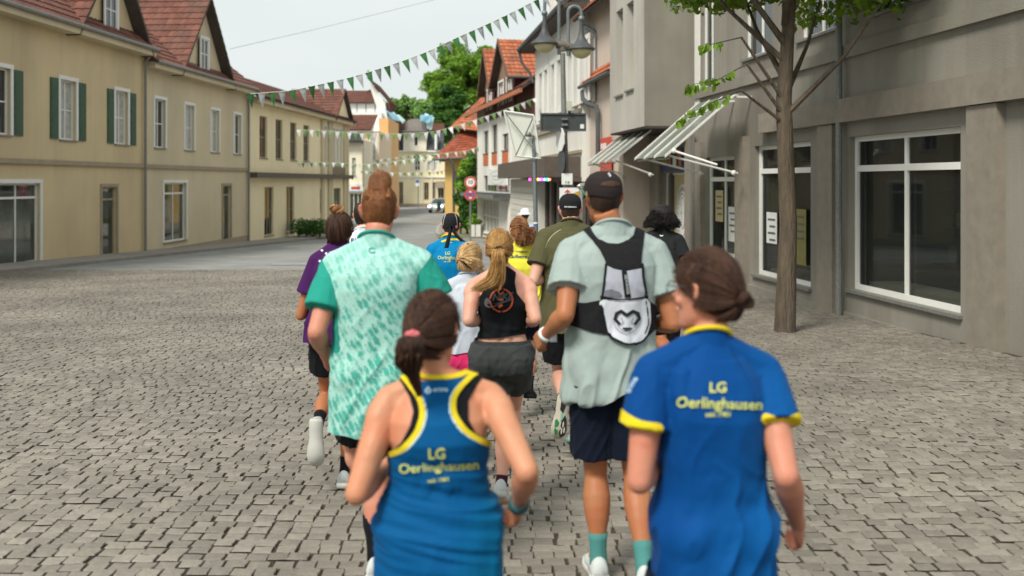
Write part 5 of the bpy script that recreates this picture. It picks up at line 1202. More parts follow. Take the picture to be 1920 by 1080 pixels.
class Person:
    def __init__(s, label, Y, cx, h, sex='m', J=None, head=(0, 0, 0), hs=1., sk='fair', wide=1., fat=1., vox=.008, lean=.07, phase=1, group=None, yaw=0.):
        s.Y, s.h, s.k, s.sex = Y, h, h/1.78, sex; k = s.k; g = gz(Y); x0 = (cx-960)*Y/FPX; s.x0 = x0; s.g = g; s.vox = vox; s.fat = fat; s.wide = wide
        sw = (.172 if sex == 'm' else .150)*k*wide; hw = .088*k
        D = dict(neck=(0, lean, .832*h), shL=(-sw, lean, .800*h), shR=(sw, lean, .800*h), hipL=(-hw, 0, .515*h), hipR=(hw, 0, .515*h))
        a, c = ('L', 'R') if phase > 0 else ('R', 'L')
        sg = {'L': -1, 'R': 1}
        D['kn'+a] = (sg[a]*hw*1.0, .06*k, .285*h); D['an'+a] = (sg[a]*hw*.8, -.02*k, .055*h); D['to'+a] = (sg[a]*hw*.8+.02*sg[a], .20*k, .02*h)
        D['kn'+c] = (sg[c]*hw*1.0, .20*k, .30*h); D['an'+c] = (sg[c]*hw*.9, -.16*k, .25*h); D['to'+c] = (sg[c]*hw*.9, -.20*k, .145*h)
        D['el'+a] = (sg[a]*(sw+.07*k), lean-.13*k, .635*h); D['wr'+a] = (sg[a]*(sw-.03*k), lean+.14*k, .645*h)
        D['el'+c] = (sg[c]*(sw+.07*k), lean-.08*k, .625*h); D['wr'+c] = (sg[c]*(sw-.03*k), lean+.19*k, .665*h)
        s.J = {n: Vector((x0+v[0], Y+v[1], g+v[2])) for n, v in D.items()}
        for n, v in (J or {}).items():
            s.J[n] = P(v[0], v[1], Y+(v[2] if len(v) > 2 else (s.J[n].y-Y if n in s.J else 0)))
        if 'head' not in s.J: s.J['head'] = s.J['neck']+Vector((0, .035*k, .105*h))
        yw, pt, rl = head; s.hm = Matrix.Rotation(R(yw), 3, 'Z') @ Matrix.Rotation(R(pt), 3, 'X') @ Matrix.Rotation(R(rl), 3, 'Y'); s.hs = hs*(.98 if sex == 'm' else .93)*min(1.04, max(.9, k**.4))
        s.sk = sk
        s.root = bpy.data.objects.new('person', None); COL.objects.link(s.root); s.root.location = (x0, Y, g); s.root['label'] = label; s.root['category'] = 'person'
        if group: s.root['group'] = group
        s.V = None; s.bV = None
    def H(s, x, y, z): return s.J['head']+s.hm @ (Vector((x, y, z))*s.hs)
    def add(s, name, VF, m, smooth=True, parent=None, rnd=None):
        V, F = VF[:2]; loc = np.array(s.root.location)
        V = np.array([tuple(v) for v in V]) if not isinstance(V, np.ndarray) else V
        if len(F) == 0: return None
        me = me_np(name, V-loc, F, m, smooth, rnd); o = link(name, me, parent or s.root); return o
    def addmb(s, name, mb, m, smooth=True, parent=None): return s.add(name, (mb.V, mb.F), m, smooth, parent, mb.r)
    def torso(s, b, infl=0., st=None, tmin=-1, tmax=1.01, hem=None, flare=0., straight=False, folds=0., ext=None, n=36, e=2.35):
        J = s.J; k = s.k; st = st or (MST if s.sex == 'm' else FST); pel = (J['hipL']+J['hipR'])/2; c0 = pel-Vector((0, 0, .085*k)); ne = J['neck']
        hax = (J['hipR']-J['hipL']).normalized(); sax = (J['shR']-J['shL']).normalized(); out = []
        sts = [(t, w, d) for t, w, d in st if tmin <= t <= tmax]
        if straight:
            wc = max(w for t, w, d in st if .1 < t < .25)
            sts = [(t, max(w, (.150 if s.sex == 'm' else .135)*1.0+.006) if .2 < t < .6 else w, max(d, .112) if .2 < t < .6 else d) for t, w, d in sts]
        if hem is not None:
            sts = [q for q in sts if (c0.lerp(ne, q[0])).z > hem+.03]; t0, w0, d0 = sts[0]; Hh = (ne.z-c0.z); th = (hem-c0.z)/Hh; m = 5
            w0, d0 = max(w0, .16), max(d0, .118)
            sts = [(th+(t0-th)*i/m, w0, d0) for i in range(m)]+[(t0, w0, d0)]+sts[1:]
        for t, w, d in sts:
            c = c0+(ne-c0)*t+Vector((0, .012*k*math.sin(math.pi*max(0, min(1, t))*2), 0))
            ax = (hax.lerp(sax, max(0, min(1, t)))).normalized(); ay = Vector((0, 0, 1)).cross(ax).normalized()
            low = max(0, min(1, (.75-t)/.75)); w_ = (w*(s.wide if t > .5 else (1+s.wide)/2)*s.fat*k+infl+flare*low); d_ = (d*s.fat*k+infl+flare*low*.8); rg = []
            for j in range(n):
                a = 2*math.pi*j/n; ca, sa = math.cos(a), math.sin(a); f = 1+folds*low*math.sin(a*7+t*3+s.x0*9)+folds*.6*low*math.sin(a*11-t*5)
                rg.append(c+ax*(w_*f*math.copysign(abs(ca)**(2/e), ca))+ay*(d_*f*math.copysign(abs(sa)**(2/e), sa)))
            out.append(rg)
        b.rings(out); return b
    def shoulders(s, b, infl=0., delt=True):
        J, k = s.J, s.k; f = 1. if s.sex == 'm' else .84
        for q in 'LR':
            ne = J['neck']; sh = J['sh'+q]; pel = (J['hipL']+J['hipR'])/2; ch = ne.lerp(pel, .30)
            seg_prof(b, ne+Vector((0, .005, -.005*k)), sh+Vector((0, 0, .012*k)), [(.056*f*k+infl), .050*f*k+infl, .050*f*k+infl])
            if delt: seg_prof(b, ch, sh, [.09*f*k+infl*.5, .075*f*k+infl, .060*f*k+infl])
            seg_prof(b, ch.lerp(sh, .55)-Vector((0, 0, .05*k)), sh-Vector((0, 0, .01)), [.07*f*k+infl*.5, .056*f*k+infl])
            if delt: b.ell(sh-(sh-ne).normalized()*.004, .060*f*k+infl, .062*f*k+infl, .062*f*k+infl)
    def hand(s, b, wr, el, q, sc=1.):
        k = s.k*sc*(.93 if s.sex == 'f' else 1.); d = (wr-el).normalized(); inw = Vector((1 if q == 'L' else -1, 0, 0)); up = Vector((0, 0, 1)); up = (up-up.dot(d)*d); up = up.normalized() if up.length > .2 else Vector((0, 1, 0)); side = d.cross(up).normalized()
        if side.dot(inw) < 0: side = -side       # palm faces the body
        pe = wr+d*.085*k
        for o in (-.026, -.009, .009, .026): b.tube([wr+up*o*.5*k, wr+d*.05*k+up*o*.95*k, pe+up*o*k], [.020*k, .017*k, .0125*k], 8)
        for i, (o, ln) in enumerate(((-.028, .030), (-.0095, .037), (.0095, .040), (.028, .036))):
            a = pe+up*o*1.02*k; m1 = a+(d*.75+side*.55).normalized()*ln*k; m2 = m1+(side*.95-d*.25).normalized()*ln*.72*k; m3 = m2+(side*.1-d*1.).normalized()*ln*.5*k
            b.tube([a-d*.015*k, a, m1, m2, m3], [.0095*k, .0100*k, .0092*k, .0085*k, .0072*k], 8)
        t0 = wr+d*.025*k+up*.022*k; t1 = t0+(d*.6+up*.6+side*.5).normalized()*.040*k; t2 = t1+(d*.8+side*.7).normalized()*.030*k; b.tube([t0, t1, t2, t2+(d*.4+side*.9).normalized()*.022*k], [.014*k, .0115*k, .0105*k, .008*k], 8)
    def pushout(s, V, margin, below=None):
        "keep cloth outside the body"
        if s.bV is None: return V
        if getattr(s, '_bb', None) is None: s._bb = BVHTree.FromPolygons(s.bV.tolist(), s.bF.tolist())
        V = V.copy()
        for i in range(len(V)):
            p, n, _, d = s._bb.find_nearest(Vector(V[i]), .06)
            if p is None: continue
            dd = (Vector(V[i])-p).dot(n); mg = margin if (below is None or V[i][2] > below[0]) else below[1]
            if dd < mg: V[i] += np.array(n)*(mg-dd)
        return V
    def body(s, armf=1., legf=1.):
        J, k = s.J, s.k; b = MB(); f = 1. if s.sex == 'm' else .86; s.torso(b, 0); s.shoulders(b, 0)
        for q in 'LR':
            sh, el, wr = J['sh'+q], J['el'+q], J['wr'+q]; fa = f*k*armf
            seg_prof(b, sh, el, [.052*fa, .053*fa, .050*fa, .045*fa, .040*fa]); b.ell(el, .041*fa, .041*fa, .041*fa, 10, 6)
            seg_prof(b, el, wr, [.040*fa, .045*fa, .042*fa, .034*fa, .028*fa, .027*fa]); s.hand(b, wr, el, q)
            hp, kn, an, to = J['hip'+q], J['kn'+q], J['an'+q], J['to'+q]; fl = (1. if s.sex == 'm' else 1.0)*k*legf
            seg_prof(b, hp, kn, [.092*fl, .088*fl, .080*fl, .069*fl, .058*fl, .051*fl]); b.ell(hp+Vector((0, -.035*k, -.02*k)), .085*fl, .088*fl, .09*fl); b.ell(kn+Vector((0, .008, 0)), .051*fl, .052*fl, .055*fl, 12, 8)
            d = (an-kn).normalized(); bk = Vector((0, -1, 0)); bk = bk-bk.dot(d)*d; bk = bk.normalized() if bk.length > .1 else Vector((0, 0, 1))
            seg_prof(b, kn, an, [.048*fl, .055*fl, .061*fl, .060*fl, .053*fl, .043*fl, .035*fl, .032*fl, .033*fl], bend=bk*.014*k)
            b.tube([an+(an-kn).normalized()*.02*k, an.lerp(to, .5), to], [.036*k, .034*k, .026*k], 10)
            # muscles: deltoid, triceps, forearm, calf heads, shoulder blade, back
            ux = (el-sh); ud = ux.normalized(); bkd = Vector((0, -1, 0)); bkd = (bkd-bkd.dot(ud)*ud).normalized(); outd = Vector((-1 if q == 'L' else 1, 0, 0)); outd = (outd-outd.dot(ud)*ud).normalized(); mf = .8 if s.sex == 'f' else 1.
            ln = lambda a_, b_, t_: a_+(b_-a_)*t_
            b.tube([ln(sh, el, t_)+outd*.012*fa*mf+bkd*.006*fa for t_ in (-.02, .1, .22, .34, .46)], [.030*fa, .048*fa, .050*fa, .042*fa, .022*fa], 12)
            b.tube([ln(sh, el, t_)+bkd*.013*fa for t_ in (.2, .35, .5, .65, .85)], [.022*fa, .038*fa, .042*fa, .037*fa, .018*fa], 12)
            b.tube([ln(sh, el, t_)-bkd*.012*fa for t_ in (.3, .45, .6, .75, .9)], [.022*fa, .035*fa, .039*fa, .034*fa, .018*fa], 12)
            b.ell(el+ud*.012*k, .018*fa, .022*fa, .024*fa, 10, 6)
            b.tube([ln(el, wr, t_)+outd*.010*fa for t_ in (.0, .12, .28, .45, .62)], [.022*fa, .035*fa, .037*fa, .029*fa, .014*fa], 12)
            for sx_ in (-1, 1): b.tube([ln(kn, an, t_)+bk*(.004+.020*math.sin(math.pi*min(1, t_*1.5)))*k+Vector((sx_*.015*k, 0, 0)) for t_ in (.06, .16, .27, .38, .50+.04*sx_)], [.022*fl, .037*fl, .043*fl, .036*fl, .018*fl], 12)
            ne_ = J['neck']; sb = ne_.lerp(sh, .52)+Vector((0, -.072*k, -.095*k)); b.tube([sb+Vector((0, .012*k, .075*k)), sb, sb+Vector((-.012*k*(1 if q == 'L' else -1), .010*k, -.075*k))], [.030*k*mf, .046*k*mf, .026*k*mf], 12)
            pl_ = (J['hipL']+J['hipR'])/2; dd_ = (.112 if s.sex == 'm' else .098)*s.fat*k; sx_ = -1 if q == 'L' else 1
            b.tube([pl_.lerp(ne_, t_)+Vector((sx_*.034*k, -dd_+.026*k+(.01*k if t_ > .8 else 0), 0)) for t_ in (.1, .3, .5, .7, .88)], [.020*k, .030*k, .031*k, .030*k, .018*k], 12)
        # neck and head
        hb = s.H(0, -.028, -.065); nr = (.058 if s.sex == 'm' else .045)*k**.7
        b.tube([J['neck']-Vector((0, -.01, .05*k)), J['neck']+Vector((0, .01, 0)), J['neck'].lerp(hb, .6), hb], [nr*1.25, nr*1.08, nr*.98, nr], 16)
        rr = []
        for z, w_, yf, yb in HEAD:
            yc, d = (yf+yb)/2, (yf-yb)/2; rr.append([s.H(w_*math.cos(a), yc+d*math.sin(a), z) for a in [2*math.pi*i/24 for i in range(24)]])
        b.rings(rr)
        b.tube([s.H(0, .086, .028), s.H(0, .100, .005), s.H(0, .112, -.018), s.H(0, .096, -.028)], [.008*s.hs, .010*s.hs, .015*s.hs, .009*s.hs], 8)
        for x in (-1, 1):
            b.tube([s.H(x*.012, .094, -.02), s.H(x*.016, .098, -.022)], .009*s.hs, 8); b.tube([s.H(x*.02, .082, .034), s.H(x*.05, .072, .034)], .010*s.hs, 6); b.tube([s.H(x*.04, .070, -.02), s.H(x*.055, .045, -.03)], .018*s.hs, 8)
            # ear: rim and bowl
            c = [(x*.072, .006, .022), (x*.083, -.010, .034), (x*.090, -.026, .026), (x*.089, -.026, .004), (x*.081, -.012, -.022), (x*.073, .004, -.034)]
            b.tube([s.H(*p) for p in c], [.006*s.hs]*6, 8); b.ell(s.H(x*.076, -.010, .002), .012*s.hs, .016*s.hs, .026*s.hs, 10, 6)
        b.tube([s.H(-.022, .091, -.058), s.H(0, .099, -.056), s.H(.022, .091, -.058)], [.006*s.hs, .009*s.hs, .006*s.hs], 8)
        V, F = remesh(b, s.vox, 4); s.bV, s.bF = V, F
        o = s.add('body', (V, F), SK[s.sk]); 
        for x in (-1, 1):
            e = MB(); e.ell(s.H(x*.031, .080, .014), .0118*s.hs, .0118*s.hs, .0118*s.hs, 12, 8); s.addmb('eye', e, mat('eye_white', (.7, .68, .65), .2))
            e = MB(); e.ell(s.H(x*.031, .0905, .014), .005*s.hs, .0025*s.hs, .005*s.hs, 10, 6); s.addmb('iris', e, mat('iris_dark', (.05, .03, .02), .15))
        e = MB(); e.tube([s.H(-.023, .0945, -.057), s.H(0, .1045, -.055), s.H(.023, .0945, -.057)], [.003*s.hs, .0058*s.hs, .003*s.hs], 8); s.addmb('lips', e, mat('lips', (.42, .16, .13), .45))
        for x in (-1, 1):
            e = MB(); e.tube([s.H(x*.016, .094, .036), s.H(x*.034, .090, .041), s.H(x*.050, .076, .036)], [.003*s.hs, .0035*s.hs, .002*s.hs], 6); s.addmb('eyebrow', e, s.hm_ if hasattr(s, 'hm_') else M['wood'])
        return o
    def cloth(s, b, name, m, vox=None, fold=.008, smooth=3, fsc=1., cut=None, ret=True, push=.004, below=None):
        V, F = remesh(b, vox or s.vox, smooth)
        if fold:
            N = normals(V, F); pel = (s.J['hipL']+s.J['hipR'])/2
            sd = s.x0*13.7; nn = noise.noise
            q = np.empty(len(V))
            for i, (x, y, z) in enumerate(V):
                wx = nn((x*5+sd, y*5, z*5))*.06; x_, z_ = x+wx, z+wx*1.5; sg = 1 if x > s.x0 else -1
                a_ = nn(((x_*sg*11+z_*7)*fsc+sd, y*7, (z_*3.0-x_*sg*2)*fsc)); c_ = nn(((x_*12-z_*sg*9)*fsc, y*9+sd, (z_*7+x_*sg*6)*fsc)); d_ = nn((x*4+sd, y*4, z*3))
                lo = max(.25, min(1, (s.J['neck'].z-z-.12)/.3)); q[i] = .6*d_ + .7*(max(0, 1-abs(a_)*3.2)**1.3)*lo + .35*(max(0, 1-abs(c_)*4.0)**1.5)*max(0, d_*2.2) - .2
            V = V+N*(fold*q)[:, None]
        if push: V = s.pushout(V, push, below)
        if below:
            E = np.concatenate([F[:, [0, 1]], F[:, [1, 2]], F[:, [2, 0]]]); E = np.concatenate([E, E[:, ::-1]]); cnt = np.bincount(E[:, 0], minlength=len(V))[:, None]
            w_ = np.clip((below[0]+.10-V[:, 2])/.12, 0, 1)[:, None]
            for _ in range(18):
                acc = np.stack([np.bincount(E[:, 0], weights=V[E[:, 1], c_], minlength=len(V)) for c_ in range(3)], 1)/np.maximum(cnt, 1); V = V+(acc-V)*w_*.6
            N = normals(V, F); V = V+N*((.006+fold*1.1)*w_)*np.array([.6*noise.noise((x*13+z*5, y*12, z*3.)) + .8*max(0, 1-abs(noise.noise((x*9-z*3.5+sd, y*10, z*2.2)))*4)**1.4-.25 for x, y, z in V])[:, None]
        if cut is not None:
            V, F = clip(V, F, cut(V))
        C = Cloth(V, F); C.obj = s.add(name, (V, F), m); return C
    def tee(s, m, hem, sleeve=.62, infl=.016, flare=.02, folds=.02, name='shirt', slr=.066, neckcut=True, hemslope=0., fold=.008, straight=True, vox=None, m_sleeve=None, smooth=3):
        J, k = s.J, s.k; b = MB(); f = 1. if s.sex == 'm' else .86; s.hem = hem
        s.torso(b, infl, hem=hem-.03, flare=flare, folds=folds, straight=straight, tmax=.97); s.shoulders(b, infl*.75)
        for q in 'LR':
            sh, el = J['sh'+q], J['el'+q]; e = sh.lerp(el, sleeve); rr = [slr*f*k+infl*.3, slr*1.0*f*k+infl*.6, slr*1.03*f*k+infl*.8, slr*1.06*f*k+infl*.9]
            seg_prof(b, sh, e, rr)
        nk = J['neck']; nr = (.058 if s.sex == 'm' else .045)*k**.7
        b.tube([nk-Vector((0, -.01, .09*k)), nk+Vector((0, .006, -.01)), nk+Vector((0, .012, .05*k))], [nr*1.7+infl*.5, nr*1.25+.012, nr*1.1+.010], 24)
        def cut(V):
            nd = np.array((0, .55, 1.))/1.141; p0 = np.array(nk)+np.array((0, 0, .028*k)); s1 = -((V-p0) @ nd)
            s2 = V[:, 2]-hem-hemslope*(V[:, 0]-s.x0)-.006*np.sin((V[:, 0]-s.x0)*30)
            return np.minimum(s1, s2)
        C = s.cloth(b, name, m, fold=fold, cut=cut, vox=vox, smooth=smooth, push=.006, below=(J['hipL'].z+.08*k, .020))
        nd = Vector((0, .55, 1)).normalized(); cc = nk+Vector((0, .012, .024*k)); ax = Vector((1, 0, 0)); ay = nd.cross(ax); rr_ = nr*1.17+.013
        b = MB(); b.tube([cc+ax*rr_*math.cos(a)+ay*rr_*1.05*math.sin(a)-nd*.004 for a in np.linspace(0, 2*math.pi, 33)], .0075*k, 8, caps=False); s.addmb('collar', b, m_sleeve or m, True, C.obj)
        return C
    def armcuff(s, q, t, w, r, m, name='cuff', tilt=0):
        J, k = s.J, s.k; sh, el = J['sh'+q], J['el'+q]; f = 1. if s.sex == 'm' else .86; b = MB(); L = (el-sh).length
        b.tube([sh.lerp(el, t-w/L), sh.lerp(el, t)], [r*f*k, r*1.01*f*k], 24); return s.addmb(name, b, m, 'auto' if 0 else True)
    def shorts(s, m, top, frac=.62, infl=.014, leg=.094, name='shorts', fold=.006, hemz=None, tight=False, cuffz=None):
        J, k = s.J, s.k; b = MB(); s.torso(b, infl, tmax=.36, tmin=-.01)
        if getattr(s, 'hem', None): top = min(top, s.hem+.055)
        for q in 'LR':
            hp, kn = J['hip'+q], J['kn'+q]; e = hp.lerp(kn, frac)
            if tight: seg_prof(b, hp, e, [(.094*k+infl*.5), .090*k+infl*.5, .082*k+infl*.5, .072*k+infl*.5] if frac < .8 else [(.094*k+infl*.5), .088*k+infl*.5, .076*k+infl*.5, .062*k+infl*.5])
            else: seg_prof(b, hp, e, [leg*k+infl, leg*1.02*k+infl, leg*1.03*k+infl, leg*1.04*k+infl])
            b.ell(hp+Vector((0, -.035*k, -.02*k)), .087*k+infl, .090*k+infl, .092*k+infl)
        cut = (lambda V: top-V[:, 2])
        return s.cloth(b, name, m, fold=fold, cut=cut)
    def shoe(s, q, mu, ms, sock=None, sockh=.10, mid=None):
        J, k = s.J, s.k; an, to, kn = J['an'+q], J['to'+q], J['kn'+q]; up0 = (kn-an).normalized(); f = (to-an); heel = an+(an-kn).normalized()*.045*k
        f = (to-heel); f = f-f.dot(up0)*up0 if f.dot(up0) > 0 and False else f; f = f.normalized(); up = (up0-up0.dot(f)*f).normalized(); sd = f.cross(up).normalized()
        o0 = heel-up*.015*k; T = lambda x, y, z: o0+sd*x*k*1.13+f*y*k*1.07+up*z*k
        outl = [(-.060, .030), (-.045, .036), (0, .036), (.05, .034), (.10, .042), (.15, .048), (.19, .044), (.215, .028), (.222, .008)]
        b = MB(); rr = []
        for y, w_ in outl:
            r0 = .0 if y < .15 else (y-.15)*.35; rr.append([T(x*w_, y, z) for x, z in ((-.92, -.024+r0), (.92, -.024+r0), (1.04, -.008+r0), (1, .010+r0*.6), (-1, .010+r0*.6), (-1.04, -.008+r0))])
        b.rings(rr); so = None
        b2 = MB(); rr = []
        for y, w_, h_ in ((-.056, .026, .062), (-.04, .034, .078), (0, .036, .080), (.04, .035, .072), (.08, .037, .056), (.13, .043, .044), (.18, .040, .036), (.212, .022, .026)):
            rr.append([T(w_*math.cos(a), y, .006+h_*max(0, math.sin(a))**.8 if math.sin(a) > 0 else .004) for a in [2*math.pi*i/18 for i in range(18)]])
        b2.rings(rr); u = s.addmb('shoe', b2, mu); s.addmb('sole', b, ms, True, u)
        if sock:
            b = MB(); e = an.lerp(kn, sockh/(kn-an).length); bk = Vector((0, -1, 0)); bk = bk-bk.dot(up0)*up0; bk = bk.normalized() if bk.length > .1 else Vector((0, 0, 1)); L_ = (kn-an).length; te = sockh/L_
            b.tube([an-up0*.02]+[an.lerp(kn, te*q_)+bk*.014*k*math.sin(math.pi*te*q_) for q_ in (0, .25, .5, .75, 1)], [.038*k, .039*k]+[(.0045+float(np.interp(te*q_, [0, .125, .25, .375, .5, .625, .75], [.033, .032, .035, .043, .053, .060, .061])))*k for q_ in (.25, .5, .75, 1)], 20); s.addmb('sock', b, sock)
        return u, T
    def fuzz(s, C, m, n=1500, ln=.009, r=.0007, seed=3):
        "short loose hairs standing off the shell so the outline is soft"
        rr = random.Random(seed); b = MB()
        for _ in range(n):
            i = rr.randrange(len(C.V)); p = Vector(C.V[i]); nn_ = Vector(C.N[i]); t = Vector((rr.gauss(0, 1), rr.gauss(0, 1), rr.gauss(-.6, 1))); t = (t-t.dot(nn_)*nn_).normalized(); l = ln*rr.uniform(.5, 1.4)
            b.tube([p-nn_*.001, p+nn_*l*.35+t*l*.5, p+nn_*l*.5+t*l*1.1], [r, r*.8, r*.3], 3, caps=False)
        return s.addmb('loose_hairs', b, m, True, C.obj)
    # ---- hair
    def hairshell(s, m, infl=.008, line=None, name='hair', vox=.006, extra=None, nz=.0015, sm=2):
        b = MB(); rr = []
        for z, w_, yf, yb in HEAD:
            if z < -.1: continue
            yc, d = (yf+yb)/2, (yf-yb)/2; zz = z*(1+infl*5) if z > .05 else z
            rr.append([s.H((w_+infl)*math.cos(a), yc+(d+infl)*math.sin(a), zz) for a in [2*math.pi*i/28 for i in range(28)]])
        b.rings(rr)
        if extra: extra(b)
        V, F = remesh(b, vox, sm); Mi = np.array(s.hm.inverted()); L = ((V-np.array(s.J['head'])) @ Mi.T)/s.hs
        def hl(L):
            y = L[:, 1]; return np.interp(y, [-.11, -.06, -.032, -.018, .0, .03, .055, .09, .13], [-.070, -.066, -.045, -.020, -.004, .0, .02, .062, .065])
        fld = line(L) if line else L[:, 2]-hl(L)
        V, F = clip(V, F, fld); N = normals(V, F); V = V+N*np.array([noise.noise((x*60, y*60, z*14)) for x, y, z in V])[:, None]*nz
        C = Cloth(V, F); C.obj = s.add(name, (V, F), m, rnd=None); return C
    def swept(s, m, tie, n=260, infl=1.06, name='swept_hair', r=.0016, seed=1, spread=.012, low=-.07):
        rr = random.Random(seed); b = MB(); E = np.array((.083, .105, .124)); c0 = np.array((0, -.004, .002)); td = (np.array(tie)-c0)/E; td /= np.linalg.norm(td)
        for i in range(n):
            u = rr.random(); a = u*2*math.pi; fy = math.cos(a); fx = math.sin(a)
            zl = .075+0*fy if fy > .55 else (low if fy < -.3 else low+(.075-low)*((fy+.3)/.85)**1.1)
            if abs(fx) > .8 and zl < .0: zl = max(zl, -.03)
            z = (zl-c0[2])/E[2]+rr.uniform(-.05, .12); ho = math.sqrt(max(.02, 1-min(.95, abs(z))**2)); sd_ = np.array((fx*ho, fy*ho, z)); sd_ /= np.linalg.norm(sd_)
            if rr.random() < .35: sd_ = sd_*.5+np.array((rr.uniform(-.7, .7), rr.uniform(-.6, .8), .9))*.5; sd_ /= np.linalg.norm(sd_)
            om = math.acos(max(-1, min(1, float(sd_ @ td)))); f_ = infl+rr.uniform(-.02, .02); pts = []
            for j in range(9):
                t = j/8; v = (math.sin((1-t)*om)*sd_+math.sin(t*om)*td)/max(1e-3, math.sin(om)); v = v/np.linalg.norm(v); bulge = 1+.03*math.sin(math.pi*t); p = c0+E*v*f_*bulge
                pts.append(s.H(*p))
            b.tube(pts, [r*.5]+[r*rr.uniform(.8, 1.6)]*7+[r*.8], 4, caps=False)
        return s.addmb(name, b, m, True)
    def lock(s, m, path, env, n=90, r=.0022, name='ponytail', seed=2, curl=0., cf=6, tipspread=1.3):
        rr = random.Random(seed); pts = smooth_line([tuple(p) for p in path], n=5); b = MB(); N_ = len(pts)
        for i in range(n):
            a, q = rr.uniform(0, 6.28), rr.random()**.5; a2 = rr.uniform(0, 6.28); ph = rr.uniform(0, 6.28); end = rr.uniform(.62, 1.0); out = []; st_ = rr.uniform(0, .04)
            for j, p in enumerate(pts):
                t = j/(N_-1)
                if t > end: break
                e = np.interp(t, [x[0] for x in env], [x[1] for x in env])*(1+.5*rr.uniform(-.05, .05)); cc = curl*math.sin(cf*t*6.28+ph)
                out.append(Vector(p)+Vector((math.cos(a)*q*e+cc, math.sin(a)*q*e*.7+curl*math.cos(cf*t*5+ph)*.7, math.sin(a2)*q*e*.4)))
            if len(out) > 3: b.tube(out, [r]*(len(out)-2)+[r*.6, r*.2], 4, caps=False)
        return s.addmb(name, b, m, True)
skin('fair', (.60, .335, .225)); skin('tan', (.40, .18, .082)); skin('mid', (.55, .285, .165)); skin('rosy', (.56, .27, .18)); skin('pale', (.64, .39, .29))
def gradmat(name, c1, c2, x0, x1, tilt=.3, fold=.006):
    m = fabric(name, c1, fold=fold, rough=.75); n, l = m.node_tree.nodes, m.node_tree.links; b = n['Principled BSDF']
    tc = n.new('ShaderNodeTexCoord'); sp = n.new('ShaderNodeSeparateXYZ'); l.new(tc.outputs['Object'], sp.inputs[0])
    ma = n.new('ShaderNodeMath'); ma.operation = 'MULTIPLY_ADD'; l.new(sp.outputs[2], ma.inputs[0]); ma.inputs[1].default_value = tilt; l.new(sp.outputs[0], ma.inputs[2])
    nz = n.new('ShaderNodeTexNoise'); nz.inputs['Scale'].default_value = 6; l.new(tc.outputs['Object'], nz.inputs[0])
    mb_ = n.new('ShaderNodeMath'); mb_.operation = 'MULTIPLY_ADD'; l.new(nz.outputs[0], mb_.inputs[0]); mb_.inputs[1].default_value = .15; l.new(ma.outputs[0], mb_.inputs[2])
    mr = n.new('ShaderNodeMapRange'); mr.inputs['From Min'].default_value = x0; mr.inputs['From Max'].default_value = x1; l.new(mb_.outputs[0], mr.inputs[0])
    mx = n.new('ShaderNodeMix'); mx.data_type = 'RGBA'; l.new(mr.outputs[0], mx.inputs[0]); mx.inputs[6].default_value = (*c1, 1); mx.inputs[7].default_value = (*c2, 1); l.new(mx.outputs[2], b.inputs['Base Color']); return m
def tealmat():
    m = fabric('teal_streaks', (.30, .66, .55), fold=.008); n, l = m.node_tree.nodes, m.node_tree.links; b = n['Principled BSDF']
    tc = n.new('ShaderNodeTexCoord'); mp = n.new('ShaderNodeMapping'); mp.inputs['Rotation'].default_value = (0, R(32), 0); mp2 = n.new('ShaderNodeMapping'); mp2.inputs['Scale'].default_value = (44, 8, 17)
    l.new(tc.outputs['Object'], mp.inputs[0]); l.new(mp.outputs[0], mp2.inputs[0]); nd = n.new('ShaderNodeTexNoise'); nd.inputs['Scale'].default_value = 60; nd.inputs['Detail'].default_value = 2; l.new(tc.outputs['Object'], nd.inputs[0])
    ad = n.new('ShaderNodeVectorMath'); ad.operation = 'ADD'; l.new(mp2.outputs[0], ad.inputs[0]); sc_ = n.new('ShaderNodeVectorMath'); sc_.operation = 'SCALE'; sc_.inputs['Scale'].default_value = .9; l.new(nd.outputs['Color'], sc_.inputs[0]); l.new(sc_.outputs[0], ad.inputs[1])
    nz = n.new('ShaderNodeTexVoronoi'); nz.voronoi_dimensions = '3D'; nz.inputs['Scale'].default_value = 1.; nz.inputs['Randomness'].default_value = .55; l.new(ad.outputs[0], nz.inputs['Vector'])
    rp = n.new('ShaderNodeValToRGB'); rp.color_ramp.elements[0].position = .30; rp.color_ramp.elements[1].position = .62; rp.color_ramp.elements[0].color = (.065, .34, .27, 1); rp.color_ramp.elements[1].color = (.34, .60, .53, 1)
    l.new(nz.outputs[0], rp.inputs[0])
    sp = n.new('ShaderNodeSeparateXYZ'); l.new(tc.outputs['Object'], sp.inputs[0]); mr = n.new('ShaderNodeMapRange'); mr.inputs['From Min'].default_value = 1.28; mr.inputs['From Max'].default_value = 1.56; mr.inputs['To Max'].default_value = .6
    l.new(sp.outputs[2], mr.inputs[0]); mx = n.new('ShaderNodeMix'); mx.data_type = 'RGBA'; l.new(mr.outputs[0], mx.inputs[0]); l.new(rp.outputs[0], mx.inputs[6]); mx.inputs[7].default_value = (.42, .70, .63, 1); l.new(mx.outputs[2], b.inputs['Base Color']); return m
TEAL = tealmat(); TGREEN = fabric('teal_sleeve', (.020, .28, .215)); BLACKF = fabric('black_fabric', (.008, .009, .011)); NAVY = fabric('navy_fabric', (.006, .010, .022), fold=.009)
YEL = fabric('yellow_trim', (.72, .56, .02), fold=.001); WHF = fabric('white_fabric', (.74, .77, .80)); YPRINT = mat('yellow_print', (.62, .66, .16), .6, .04); LPRINT = mat('pale_print', (.45, .65, .80), .6, .05)
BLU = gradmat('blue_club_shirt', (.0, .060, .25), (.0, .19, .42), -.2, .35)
BLU2 = gradmat('blue_club_top', (.0, .080, .230), (.0, .30, .44), -.22, .36, -.45)
